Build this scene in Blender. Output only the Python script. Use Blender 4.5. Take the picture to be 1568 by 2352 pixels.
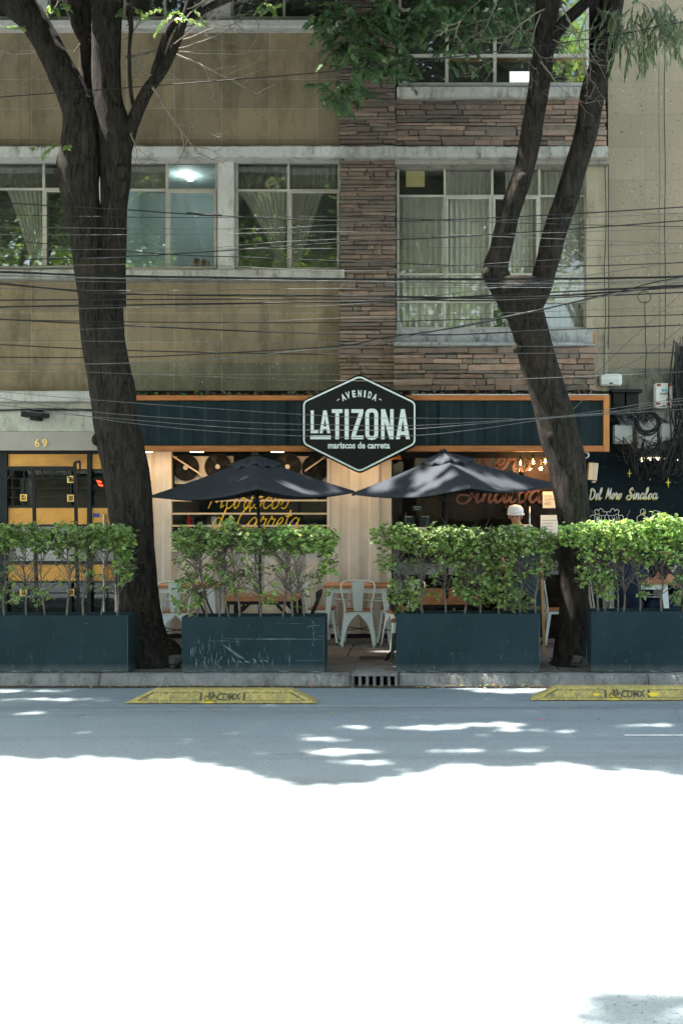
import bpy, bmesh, math, random
import numpy as np
from mathutils import Vector, Matrix, noise
for o in list(bpy.data.objects): bpy.data.objects.remove(o)
sc = bpy.context.scene
col = sc.collection
random.seed(7)
RNG = np.random.default_rng(7)
R = math.radians

# ------------------------------------------------------------------ camera, sky, sun, exposure
F, VX, VY, EZ = 2700.0, 1000.0, 1150.0, 1.97          # focal length and vanishing point in photo pixels (1568 wide), eye height
cam = bpy.data.cameras.new('camera'); co = bpy.data.objects.new('camera', cam); col.objects.link(co)
co.location = (0, 0, EZ); co.rotation_euler = (R(90), 0, 0)
cam.sensor_fit = 'HORIZONTAL'; cam.sensor_width = 36; cam.lens = 36*F/1568
cam.shift_x = (784-VX)/1568; cam.shift_y = -(1176-VY)/1568
cam.clip_start = .05; cam.clip_end = 600
sc.camera = co
SUN = Vector((-.44, .07, .885)).normalized()
el = math.asin(SUN.z); az = math.atan2(SUN.x, SUN.y)
w = bpy.data.worlds.new('World'); sc.world = w; w.use_nodes = True
nt = w.node_tree; nt.nodes.clear()
sky = nt.nodes.new('ShaderNodeTexSky'); sky.sky_type = 'NISHITA'; sky.sun_disc = False
sky.sun_elevation = el; sky.sun_rotation = az; sky.air_density = 1.3; sky.dust_density = 2.2; sky.ozone_density = 1.4
bg = nt.nodes.new('ShaderNodeBackground'); bg.inputs[1].default_value = .105
wo = nt.nodes.new('ShaderNodeOutputWorld'); tint = nt.nodes.new('ShaderNodeMix'); tint.data_type = 'RGBA'; tint.blend_type = 'MULTIPLY'; tint.inputs[0].default_value = 1; tint.inputs[7].default_value = (1.12, 1.04, .89, 1)
nt.links.new(sky.outputs[0], tint.inputs[6]); nt.links.new(tint.outputs[2], bg.inputs[0]); nt.links.new(bg.outputs[0], wo.inputs[0])
sl = bpy.data.lights.new('sun', 'SUN'); sl.energy = 5.0; sl.angle = R(.8); sl.color = (1, .95, .88)
so = bpy.data.objects.new('sun', sl); col.objects.link(so); so.rotation_euler = SUN.to_track_quat('Z', 'Y').to_euler(); so.location = (0, 0, 30)
sc.view_settings.view_transform = 'Standard'; sc.view_settings.look = 'None'
sc.view_settings.exposure = 2.72; sc.view_settings.gamma = 1
sc.render.engine = 'CYCLES'
sc.cycles.max_bounces = 8; sc.cycles.transparent_max_bounces = 16

def W(px, py, d): return Vector(((px-VX)*d/F, d, EZ+(VY-py)*d/F))
def X(px, d): return (px-VX)*d/F
def Z(py, d): return EZ+(VY-py)*d/F
SW = .12                                              # pavement level

# ------------------------------------------------------------------ materials
def srgb(r, g, b):
    return tuple(((c/255)/12.92 if c/255 <= .04045 else ((c/255+.055)/1.055)**2.4) for c in (r, g, b))
class NT:
    def __init__(s, name):
        s.m = bpy.data.materials.new(name); s.m.use_nodes = True
        s.t = s.m.node_tree; s.t.nodes.clear()
        s.out = s.n('ShaderNodeOutputMaterial'); s.b = s.n('ShaderNodeBsdfPrincipled')
        s.l(s.b.outputs[0], s.out.inputs[0]); s.tc = s.n('ShaderNodeTexCoord').outputs['Object']
    def n(s, k, **kw):
        x = s.t.nodes.new(k)
        for a, v in kw.items(): setattr(x, a, v)
        return x
    def l(s, a, b): s.t.links.new(a, b)
    def mp(s, scale, loc=(0, 0, 0)):
        m = s.n('ShaderNodeMapping'); m.inputs['Scale'].default_value = scale; m.inputs['Location'].default_value = loc
        s.l(s.tc, m.inputs[0]); return m.outputs[0]
    def noise(s, scale, vec=None, detail=5, rough=.6, dist=0):
        x = s.n('ShaderNodeTexNoise'); x.inputs['Scale'].default_value = scale; x.inputs['Detail'].default_value = detail
        x.inputs['Roughness'].default_value = rough; x.inputs['Distortion'].default_value = dist
        s.l(vec if vec else s.tc, x.inputs['Vector']); return x.outputs['Fac']
    def ramp(s, fac, stops):
        x = s.n('ShaderNodeValToRGB'); cr = x.color_ramp
        while len(cr.elements) < len(stops): cr.elements.new(.5)
        for e, (p, c) in zip(cr.elements, stops):
            e.position = p; e.color = (c, c, c, 1) if isinstance(c, (int, float)) else (*c, 1)
        s.l(fac, x.inputs[0]); return x.outputs[0]
    def mix(s, a, b, fac, mode='MIX'):
        x = s.n('ShaderNodeMix', data_type='RGBA', blend_type=mode)
        for i, v in ((6, a), (7, b)):
            if isinstance(v, tuple): x.inputs[i].default_value = (*v, 1)
            else: s.l(v, x.inputs[i])
        if isinstance(fac, (int, float)): x.inputs[0].default_value = fac
        else: s.l(fac, x.inputs[0])
        return x.outputs[2]
    def attr(s, name): x = s.n('ShaderNodeAttribute'); x.attribute_name = name; return x
    def bump(s, h, strength=.4, dist=.01):
        x = s.n('ShaderNodeBump'); x.inputs['Strength'].default_value = strength; x.inputs['Distance'].default_value = dist
        s.l(h, x.inputs['Height']); s.l(x.outputs[0], s.b.inputs['Normal'])
    def set(s, col=None, rough=.7, metal=0, spec=None, ior=None):
        if col is not None:
            if isinstance(col, tuple): s.b.inputs['Base Color'].default_value = (*col, 1)
            else: s.l(col, s.b.inputs['Base Color'])
        if isinstance(rough, (int, float)): s.b.inputs['Roughness'].default_value = rough
        else: s.l(rough, s.b.inputs['Roughness'])
        s.b.inputs['Metallic'].default_value = metal
        if spec is not None: s.b.inputs['Specular IOR Level'].default_value = spec
        return s.m

def mottled(name, c1, c2, scale=6, rough=.7, metal=0, bump=.2, bd=.004, spec=.3, c3=None, detail=6):
    s = NT(name); f = s.noise(scale, detail=detail, rough=.65)
    c = s.mix(c1, c2, s.ramp(f, [(.35, 0.), (.65, 1.)]))
    if c3: c = s.mix(c, c3, s.ramp(s.noise(scale*5.3), [(.6, 0.), (.72, 1.)]))
    if bump: s.bump(s.noise(scale*12), bump, bd)
    return s.set(c, rough, metal, spec)
def emis(name, c, st):
    s = NT(name); s.set(c, .5); s.b.inputs['Emission Color'].default_value = (*c, 1); s.b.inputs['Emission Strength'].default_value = st; return s.m

M = {}
def mk_asphalt():
    s = NT('asphalt')
    big = s.noise(.35, detail=3); fine = s.noise(140, detail=2); strk = s.noise(1.2, s.mp((.15, 1.6, 1)), detail=6)
    c = s.mix((.165, .197, .207), (.205, .24, .248), s.ramp(big, [(.3, 0.), (.7, 1.)]))
    c = s.mix(c, (.085, .09, .096), s.ramp(strk, [(.5, 0.), (.75, .55)]))
    c = s.mix(c, (.23, .23, .22), s.ramp(fine, [(.62, 0.), (.78, .6)]))
    c = s.mix(c, (.05, .052, .056), s.ramp(s.noise(95, detail=1), [(.62, 0.), (.75, .7)]))
    v = s.n('ShaderNodeTexVoronoi', feature='DISTANCE_TO_EDGE'); v.inputs['Scale'].default_value = .42
    mpn = s.n('ShaderNodeMix', data_type='RGBA'); mpn.inputs[0].default_value = .12
    nn = s.n('ShaderNodeTexNoise'); nn.inputs['Scale'].default_value = 3; s.l(s.tc, nn.inputs[0]); s.l(s.tc, mpn.inputs[6]); s.l(nn.outputs['Color'], mpn.inputs[7]); s.l(mpn.outputs[2], v.inputs['Vector'])
    crk = s.ramp(v.outputs['Distance'], [(0., 1.), (.0035, 0.)])
    msk = s.ramp(s.noise(.5, s.mp((1, 1, 1), (9, 3, 0))), [(.6, 0.), (.66, .5)])
    mm = s.n('ShaderNodeMath', operation='MULTIPLY'); s.l(crk, mm.inputs[0]); s.l(msk, mm.inputs[1])
    c = s.mix(c, (.07, .075, .078), mm.outputs[0])
    c = s.mix(c, (.045, .05, .05), s.ramp(s.noise(38, detail=3, rough=.7), [(.62, 0.), (.655, .95)]))
    c = s.mix(c, (.03, .03, .03), s.ramp(s.noise(11, s.mp((1, 3, 1), (2, 7, 0)), detail=5, rough=.8), [(.69, 0.), (.7, .9)]))
    c = s.mix(c, (.1, .1, .095), s.ramp(s.noise(1.9, s.mp((1, 1, 1), (5, 2, 0)), detail=7, rough=.7), [(.6, 0.), (.72, .45)]))
    s.bump(fine, .5, .004)
    return s.set(c, .9, 0, .15)
M['asphalt'] = mk_asphalt()
def mk_conc(name, a, b, dark, scale=2.5, bump=.5):
    s = NT(name)
    c = s.mix(a, b, s.ramp(s.noise(scale, detail=8), [(.3, 0.), (.7, 1.)]))
    c = s.mix(c, dark, s.ramp(s.noise(scale*2.3, s.mp((1, 1, .35)), detail=8, rough=.75), [(.5, 0.), (.68, .8)]))
    c = s.mix(c, dark, s.ramp(s.noise(scale*22, detail=3), [(.62, 0.), (.7, .7)]))
    s.bump(s.noise(scale*14, detail=8), bump, .012)
    return s.set(c, .9, 0, .2)
M['kerb'] = mk_conc('kerb_concrete', (.14, .135, .125), (.23, .225, .21), (.04, .038, .034), 4.5, .9)
M['pavement'] = mk_conc('pavement_concrete', (.12, .11, .098), (.17, .158, .14), (.045, .04, .036), 1.6, .5)
M['ledge'] = mk_conc('weathered_white_paint', (.46, .445, .41), (.57, .55, .51), (.15, .135, .105), 2.2, .5)
M['ledge_dark'] = mk_conc('weathered_grey_paint', (.3, .285, .25), (.45, .43, .38), (.07, .062, .048), 3, .8)
M['soffit'] = mk_conc('grey_render', (.24, .225, .19), (.32, .3, .26), (.1, .09, .075), 3, .5)
M['stucco'] = mk_conc('cream_stucco', (.5, .49, .42), (.6, .59, .52), (.22, .2, .15), 5, 1.0)
M['beige'] = mottled('beige_render', (.36, .33, .29), (.42, .385, .34), 3, .8, bump=.15)
M['mural'] = mottled('dark_blue_black_wall_paint', (.005, .010, .012), (.009, .016, .019), 2, .9, spec=.08, bump=.25, c3=(.02, .03, .035))
M['bare_concrete'] = mk_conc('bare_concrete', (.3, .3, .29), (.42, .42, .4), (.05, .05, .045), 4, .8)
def mk_stone(name, c1, c2, dark, bw, bh, ox=0, oz=0, mort=(.36, .34, .27), stain=.9):
    s = NT(name); m = s.n('ShaderNodeMapping'); s.l(s.tc, m.inputs[0])
    sx = s.n('ShaderNodeSeparateXYZ'); cx = s.n('ShaderNodeCombineXYZ'); s.l(s.tc, sx.inputs[0])
    ax = s.n('ShaderNodeMath', operation='ADD'); ax.inputs[1].default_value = ox; s.l(sx.outputs[0], ax.inputs[0])
    azn = s.n('ShaderNodeMath', operation='ADD'); azn.inputs[1].default_value = oz; s.l(sx.outputs[2], azn.inputs[0])
    s.l(ax.outputs[0], cx.inputs[0]); s.l(azn.outputs[0], cx.inputs[1])
    b = s.n('ShaderNodeTexBrick', offset=0, offset_frequency=1, squash=1); s.l(cx.outputs[0], b.inputs['Vector'])
    b.inputs['Scale'].default_value = 1; b.inputs['Brick Width'].default_value = bw; b.inputs['Row Height'].default_value = bh
    b.inputs['Mortar Size'].default_value = .0045; b.inputs['Mortar Smooth'].default_value = .3
    b.inputs['Color1'].default_value = (*c1, 1); b.inputs['Color2'].default_value = (*c2, 1); b.inputs['Mortar'].default_value = (*mort, 1)
    b.inputs['Bias'].default_value = -.1
    c = b.outputs['Color']
    c = s.mix(c, (c1[0]*1.15, c1[1]*1.15, c1[2]*1.2), s.ramp(s.noise(1.3, detail=6), [(.4, 0.), (.7, .6)]))
    c = s.mix(c, dark, s.ramp(s.noise(1.7, s.mp((1, 1, .4)), detail=10, rough=.72), [(.46, 0.), (.7, stain)]))
    c = s.mix(c, dark, s.ramp(s.noise(1.6, s.mp((5, 1, .16), (3, 0, 1)), detail=6, rough=.6), [(.58, 0.), (.72, .35)]))
    c = s.mix(c, (.09, .08, .05), s.ramp(s.noise(26, detail=3), [(.64, 0.), (.69, .85)]))
    c = s.mix(c, (.5, .48, .4), s.ramp(s.noise(31, s.mp((1, 1, 1), (3, 2, 7)), detail=2), [(.68, 0.), (.72, .6)]))
    inv = s.n('ShaderNodeMath', operation='SUBTRACT'); inv.inputs[0].default_value = 1; s.l(b.outputs['Fac'], inv.inputs[1])
    ad = s.n('ShaderNodeMath', operation='ADD'); s.l(inv.outputs[0], ad.inputs[0]); s.l(s.noise(40, detail=6), ad.inputs[1])
    s.bump(ad.outputs[0], .5, .006)
    return s.set(c, .85, 0, .2)
M['stone'] = mk_stone('olive_stone_cladding', (.215, .17, .108), (.31, .232, .138), (.085, .07, .042), .66, .405, .0, .0)
M['stone_pale'] = mk_stone('pale_stone_cladding', (.25, .205, .14), (.3, .245, .172), (.2, .18, .12), .82, .46, .12, .1, (.2, .18, .12), .6)
def mk_brick():
    s = NT('stacked_stone_brick'); a = s.attr('Col')
    c = s.mix(a.outputs[0], (.07, .06, .05), s.ramp(s.noise(9, detail=7), [(.48, 0.), (.75, .7)]))
    c = s.mix(c, (.3, .27, .23), s.ramp(s.noise(35, detail=3), [(.63, 0.), (.75, .5)]))
    s.bump(s.noise(45, detail=8), .8, .01)
    return s.set(c, .92, 0, .15)
M['brick'] = mk_brick()
M['mortar'] = mottled('dark_mortar', (.045, .04, .034), (.08, .072, .06), 8, .95, bump=.8, bd=.01)
def mk_bark():
    s = NT('bark')
    v = s.mp((1, 1, .2))
    r = s.noise(19, v, detail=12, rough=.78, dist=.9)
    c = s.mix((.012, .0105, .009), (.07, .059, .048), s.ramp(r, [(.4, 0.), (.64, 1.)]))
    c = s.mix(c, (.075, .055, .036), s.ramp(s.noise(1.7, detail=5), [(.56, 0.), (.72, .5)]))
    c = s.mix(c, (.1, .1, .095), s.ramp(s.noise(40, s.mp((1, 1, .5)), detail=3), [(.64, 0.), (.72, .6)]))
    s.bump(r, 1.0, .09)
    return s.set(c, .9, 0, .12)
M['bark'] = mk_bark()
M['twig'] = mottled('twig_bark', (.13, .11, .085), (.26, .23, .19), 30, .85, bump=.3)
M['shrub_twig'] = mottled('shrub_stem_bark', (.07, .058, .048), (.17, .145, .12), 30, .85, bump=.3)
def mk_leaf(name, base, edge=None, trans=.35, rough=.45):
    s = NT(name); a = s.attr('Col')
    c = s.mix(base, a.outputs[0], 1.0, 'MULTIPLY')
    if edge:
        e = s.attr('edge'); c = s.mix(c, edge, s.ramp(e.outputs['Fac'], [(.62, 0.), (.95, .75)]))
    s.set(c, rough, 0, .35)
    t = s.n('ShaderNodeBsdfTranslucent'); s.l(c, t.inputs[0])
    mx = s.n('ShaderNodeMixShader'); mx.inputs[0].default_value = trans
    s.l(s.b.outputs[0], mx.inputs[1]); s.l(t.outputs[0], mx.inputs[2]); s.l(mx.outputs[0], s.out.inputs[0])
    return s.m
M['leaf_tree'] = mk_leaf('tree_leaf', (.055, .1, .03))
M['leaf_teal'] = mk_leaf('dark_tree_leaf', (.1, .18, .075))
M['leaf_willow'] = mk_leaf('willow_leaf', (.15, .2, .1))
M['leaf_hedge'] = mk_leaf('variegated_leaf', (.15, .27, .055), (.48, .54, .28), .3)
M['leaf_far'] = mk_leaf('opposite_tree_leaf', (.2, .32, .06), None, .5)
M['dead_leaf'] = mk_leaf('fallen_leaf', (.28, .22, .12), None, .1, .8)
M['planter'] = None
def mk_planter(name, scr):
    s = NT(name)
    c = s.mix((.008, .022, .028), (.013, .031, .038), s.ramp(s.noise(2.5, detail=5), [(.35, 0.), (.65, 1.)]))
    sc1 = s.ramp(s.noise(7, s.mp((3.5, 1, .55)), detail=9, rough=.75), [(.62, 0.), (.68, .55)])
    sz = s.n('ShaderNodeSeparateXYZ'); s.l(s.tc, sz.inputs[0])
    low = s.ramp(sz.outputs[2], [(.03, 1.), (.42+scr, .0)])
    mm = s.n('ShaderNodeMath', operation='MULTIPLY'); s.l(sc1, mm.inputs[0]); s.l(low, mm.inputs[1])
    c = s.mix(c, (.42, .47, .48), mm.outputs[0])
    sc2 = s.ramp(s.noise(3, s.mp((.5, 1, 16)), detail=4), [(.73-scr*.6, 0.), (.76-scr*.6, .4)])
    c = s.mix(c, (.2, .25, .26), sc2)
    dust = s.ramp(sz.outputs[2], [(.0, .55), (.09, .0)])
    dm = s.n('ShaderNodeMath', operation='MULTIPLY'); s.l(dust, dm.inputs[0]); s.l(s.noise(9, detail=6), dm.inputs[1])
    c = s.mix(c, (.22, .21, .19), dm.outputs[0])
    s.bump(s.noise(5, detail=4), .15, .01)
    return s.set(c, .6, 0, .16)
M['planter'] = mk_planter('planter_paint', 0); M['planter_scratched'] = mk_planter('scratched_planter_paint', .11)
def mk_steelpaint(name, a, b, rough=.5, rust=.0, spec=.4):
    s = NT(name); c = s.mix(a, b, s.ramp(s.noise(4, detail=6), [(.35, 0.), (.65, 1.)]))
    if rust: c = s.mix(c, (.10, .05, .025), s.ramp(s.noise(11, detail=8, rough=.75), [(1-rust, 0.), (1-rust+.06, .9)]))
    s.bump(s.noise(30), .1, .003)
    return s.set(c, rough, 0, spec)
M['scuff'] = mottled('scraped_pale_marks', (.07, .12, .13), (.3, .35, .36), 30, .8, bump=0)
M['soil'] = mottled('potting_soil', (.03, .024, .018), (.07, .055, .04), 20, .95, bump=.8)
M['fascia'] = mk_steelpaint('dark_teal_corrugated_steel', (.007, .017, .021), (.012, .025, .03), .55, spec=.14)
def mk_wood(name, a, b, dark, sx=(1, 9, 9), rough=.45):
    s = NT(name); v = s.mp(sx)
    g = s.noise(5, v, detail=8, rough=.65, dist=.5)
    c = s.mix(a, b, s.ramp(g, [(.35, 0.), (.62, 1.)]))
    c = s.mix(c, dark, s.ramp(s.noise(2.4, v, detail=8, rough=.7), [(.56, 0.), (.72, .75)]))
    s.bump(g, .15, .003)
    return s.set(c, rough, 0, .35)
M['frame_wood'] = mk_wood('varnished_fascia_timber', (.34, .10, .022), (.44, .16, .04), (.12, .045, .02))
M['frame_wood_v'] = mk_wood('varnished_fascia_timber_upright', (.42, .15, .03), (.52, .21, .05), (.2, .08, .03), (9, 9, 1))
M['table_wood'] = mk_wood('table_top_timber', (.33, .13, .045), (.45, .2, .075), (.15, .055, .02), (1.5, 8, 8), .35)
M['seat_wood'] = mk_wood('seat_timber', (.2, .085, .035), (.3, .14, .06), (.08, .035, .018), (1.5, 8, 8), .45)
M['pale_wood'] = mk_wood('pale_slat_timber', (.42, .34, .22), (.52, .43, .29), (.2, .16, .1), (1, 10, 10), .6)
M['corr'] = mk_steelpaint('cream_corrugated_steel', (.43, .385, .33), (.5, .45, .39), .55, .27, spec=.2)
M['white_metal'] = mk_steelpaint('worn_white_chair_paint', (.55, .58, .55), (.64, .66, .63), .42, .2)
M['black_metal'] = mk_steelpaint('black_steel', (.006, .007, .008), (.013, .015, .016), .5, spec=.2)
M['dark_frame'] = mk_steelpaint('dark_green_black_frame', (.007, .014, .016), (.012, .02, .023), .5, spec=.2)
M['chrome'] = mottled('brushed_steel', (.5, .5, .5), (.6, .6, .6), 10, .3, metal=1, bump=.05)
M['win_frame'] = mk_steelpaint('peeling_cream_window_paint', (.33, .305, .25), (.46, .43, .36), .6, .36)
M['win_dark'] = mk_steelpaint('rusted_window_steel', (.2, .17, .12), (.3, .27, .2), .7, .5)
M['gold'] = None
def mk_gold():
    s = NT('aged_brass_sheet')
    c = s.mix((.5, .23, .04), (.62, .31, .065), s.ramp(s.noise(3, detail=6), [(.35, 0.), (.65, 1.)]))
    c = s.mix(c, (.14, .065, .018), s.ramp(s.noise(2.1, s.mp((.5, 1, 1.7)), detail=7), [(.52, 0.), (.75, .7)]))
    s.bump(s.noise(3), .1, .01)
    return s.set(c, .42, .35, .5)
M['gold'] = mk_gold()
M['brass'] = mottled('polished_brass', (.6, .4, .12), (.7, .5, .2), 10, .35, metal=.8, bump=.1)
M['canvas'] = None
def mk_canvas():
    s = NT('dark_umbrella_canvas'); 
    c = s.mix((.022, .026, .032), (.032, .037, .045), s.ramp(s.noise(2.5, detail=5), [(.3, 0.), (.7, 1.)]))
    c = s.mix(c, (.07, .07, .075), s.ramp(s.noise(14, detail=5), [(.66, 0.), (.8, .5)]))
    s.bump(s.noise(5, detail=3), .25, .02)
    return s.set(c, .85, 0, .2)
M['canvas'] = mk_canvas()
def mk_yellow():
    s = NT('worn_yellow_rubber')
    c = s.mix((.34, .265, .075), (.44, .34, .1), s.ramp(s.noise(4, detail=5), [(.3, 0.), (.7, 1.)]))
    c = s.mix(c, (.10, .095, .07), s.ramp(s.noise(18, detail=10, rough=.8, dist=1.5), [(.46, 0.), (.6, .85)]))
    c = s.mix(c, (.66, .48, .02), s.ramp(s.noise(2.2, s.mp((1, 1, 1), (4, 1, 2)), detail=4), [(.62, 0.), (.68, .8)]))
    s.bump(s.noise(22, detail=10, rough=.8, dist=1.5), .6, .012)
    return s.set(c, .8, 0, .3)
M['yellow'] = mk_yellow()
M['fresh_yellow'] = mottled('fresh_yellow', (.55, .38, .02), (.62, .44, .03), 6, .7, bump=.3)
M['yellow_dark'] = mottled('grimy_recess_rubber', (.05, .045, .03), (.1, .09, .055), 12, .9, bump=.5)
def mk_glass(name, tint=(.85, .9, .88), refl=1.0, base=.03, dirt=.0):
    s = NT(name); s.t.nodes.remove(s.b)
    tr = s.n('ShaderNodeBsdfTransparent'); tr.inputs[0].default_value = (*tint, 1)
    gl = s.n('ShaderNodeBsdfGlossy'); gl.inputs['Roughness'].default_value = .015; gl.inputs[0].default_value = (.95*refl, .95*refl, .95*refl, 1)
    bp = s.n('ShaderNodeBump'); bp.inputs['Strength'].default_value = .07; bp.inputs['Distance'].default_value = .01
    s.l(s.noise(1.8, detail=2), bp.inputs['Height']); s.l(bp.outputs[0], gl.inputs['Normal'])
    fr = s.n('ShaderNodeFresnel'); fr.inputs[0].default_value = 1.5
    ad = s.n('ShaderNodeMath', operation='ADD'); ad.inputs[1].default_value = base; s.l(fr.outputs[0], ad.inputs[0])
    mx = s.n('ShaderNodeMixShader'); s.l(ad.outputs[0], mx.inputs[0]); s.l(tr.outputs[0], mx.inputs[1]); s.l(gl.outputs[0], mx.inputs[2])
    last = mx.outputs[0]
    if dirt:
        df = s.n('ShaderNodeBsdfDiffuse'); df.inputs[0].default_value = (.4, .39, .34, 1)
        m2 = s.n('ShaderNodeMixShader'); s.l(s.ramp(s.noise(5, s.mp((1, 1, .4)), detail=8), [(.3, 0.), (.8, dirt)]), m2.inputs[0])
        s.l(last, m2.inputs[1]); s.l(df.outputs[0], m2.inputs[2]); last = m2.outputs[0]
    s.l(last, s.out.inputs[0]); return s.m
M['glass'] = mk_glass('dusty_window_glass', (.86, .9, .87), .95, .085, .1)
M['glass_green'] = mk_glass('reflecting_window_glass', (.8, .84, .8), .95, .2, .12)
M['glass_shop'] = mk_glass('shop_glass', (.75, .8, .8), .8, .0, .015)
M['curtain'] = mottled('grey_white_curtain', (.5, .465, .4), (.58, .54, .47), 8, .9, bump=.1)
M['curtain_dim'] = mottled('olive_grey_curtain', (.2, .19, .15), (.25, .24, .19), 8, .9, bump=.1)
M['room_teal'] = mottled('teal_room_paint', (.25, .31, .3), (.3, .36, .35), 1.5, .8, bump=0)
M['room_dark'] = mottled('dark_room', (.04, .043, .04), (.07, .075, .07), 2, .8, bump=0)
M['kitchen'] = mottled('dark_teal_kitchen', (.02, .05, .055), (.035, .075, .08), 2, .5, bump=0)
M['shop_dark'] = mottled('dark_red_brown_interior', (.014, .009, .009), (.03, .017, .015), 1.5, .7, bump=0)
M['sign_black'] = None
def mk_sign():
    s = NT('glossy_black_sign_face')
    c = s.mix((.003, .006, .007), (.04, .044, .044), s.ramp(s.noise(5, s.mp((1, 1, 2.2)), detail=9, rough=.7, dist=2), [(.66, 0.), (.74, .45)]))
    return s.set(c, .2, 0, .1)
M['sign_black'] = mk_sign()
M['sign_white'] = mottled('sign_white_vinyl', (.62, .68, .66), (.7, .76, .74), 4, .5, bump=0)
M['text_white'] = mottled('white_wall_paint', (.6, .6, .56), (.7, .7, .66), 20, .8, bump=0)
M['chalk'] = mottled('dim_gold_chalk', (.2, .17, .05), (.28, .24, .08), 20, .9, bump=0)
M['text_yellow'] = mottled('yellow_wall_paint', (.6, .5, .06), (.7, .6, .1), 20, .8, bump=0)
M['neon'] = mottled('yellow_neon_tube', (.72, .45, .02), (.8, .52, .03), 4, .35, bump=0)
M['copper'] = mottled('copper_vinyl', (.085, .036, .024), (.11, .048, .032), 4, .5, bump=0)
M['plastic_grey'] = mk_steelpaint('weathered_grey_plastic', (.4, .4, .37), (.5, .5, .47), .6, .28)
M['plastic_white'] = mk_steelpaint('weathered_white_plastic', (.62, .62, .58), (.72, .72, .68), .5, .24)
M['plastic_cream'] = mk_steelpaint('aged_cream_housing', (.48, .44, .33), (.58, .54, .42), .5, .26)
M['cable'] = mottled('black_cable_sheath', (.01, .01, .011), (.024, .024, .025), 20, .45, bump=0, spec=.25)
M['cable_grey'] = mottled('grey_cable_sheath', (.07, .07, .07), (.14, .14, .14), 20, .45, bump=0, spec=.4)
M['red_label'] = mottled('orange_red_label', (.55, .09, .04), (.62, .13, .06), 10, .6, bump=0)
M['blue_label'] = mottled('blue_label', (.04, .28, .45), (.06, .33, .5), 10, .6, bump=0)
M['black_ink'] = mottled('black_ink', (.015, .015, .015), (.02, .02, .02), 10, .6, bump=0)
M['paper'] = mottled('notice_paper', (.6, .54, .4), (.68, .62, .48), 6, .7, bump=0)
M['chalkboard'] = mottled('teal_chalkboard', (.01, .03, .038), (.018, .042, .052), 3, .6, bump=0)
M['bulb'] = emis('warm_filament_bulb', (1, .55, .18), 14)
M['bulb_glass'] = emis('warm_bulb_glow', (1, .45, .12), 1.6)
M['tube'] = emis('warm_lamp_diffuser', (1, .72, .42), 3)
M['room_bulb'] = emis('white_ceiling_bulb', (.85, .97, 1), 16)
M['tail'] = emis('taillight_reflection_glow', (1, .04, .01), 1.0)
M['skin'] = mottled('skin', (.42, .2, .12), (.48, .24, .15), 8, .55, bump=.05)
M['navy'] = mottled('navy_cloth', (.006, .012, .028), (.01, .018, .038), 8, .9, bump=.3)
M['grey_cloth'] = mottled('pale_grey_cloth', (.45, .44, .45), (.55, .54, .55), 8, .9, bump=.3)
M['white_cloth'] = mottled('white_cloth', (.68, .68, .68), (.76, .76, .76), 8, .9, bump=.3)
M['hair'] = mottled('dark_hair', (.012, .009, .007), (.025, .018, .013), 40, .6, bump=.6)
M['rock'] = mk_conc('rubble_concrete', (.07, .068, .06), (.12, .115, .1), (.03, .028, .025), 7, 1)
M['line'] = mk_conc('worn_road_paint', (.42, .42, .4), (.55, .55, .52), (.16, .165, .17), 6, .2)
M['black_hole'] = mottled('drain_darkness', (.004, .004, .004), (.006, .006, .006), 5, .9, bump=0)
M['red_thing'] = mottled('red_plastic', (.5, .02, .03), (.6, .03, .04), 5, .4, bump=0)
M['blue_thing'] = mottled('blue_plastic', (.03, .06, .3), (.04, .08, .36), 5, .4, bump=0)

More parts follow.
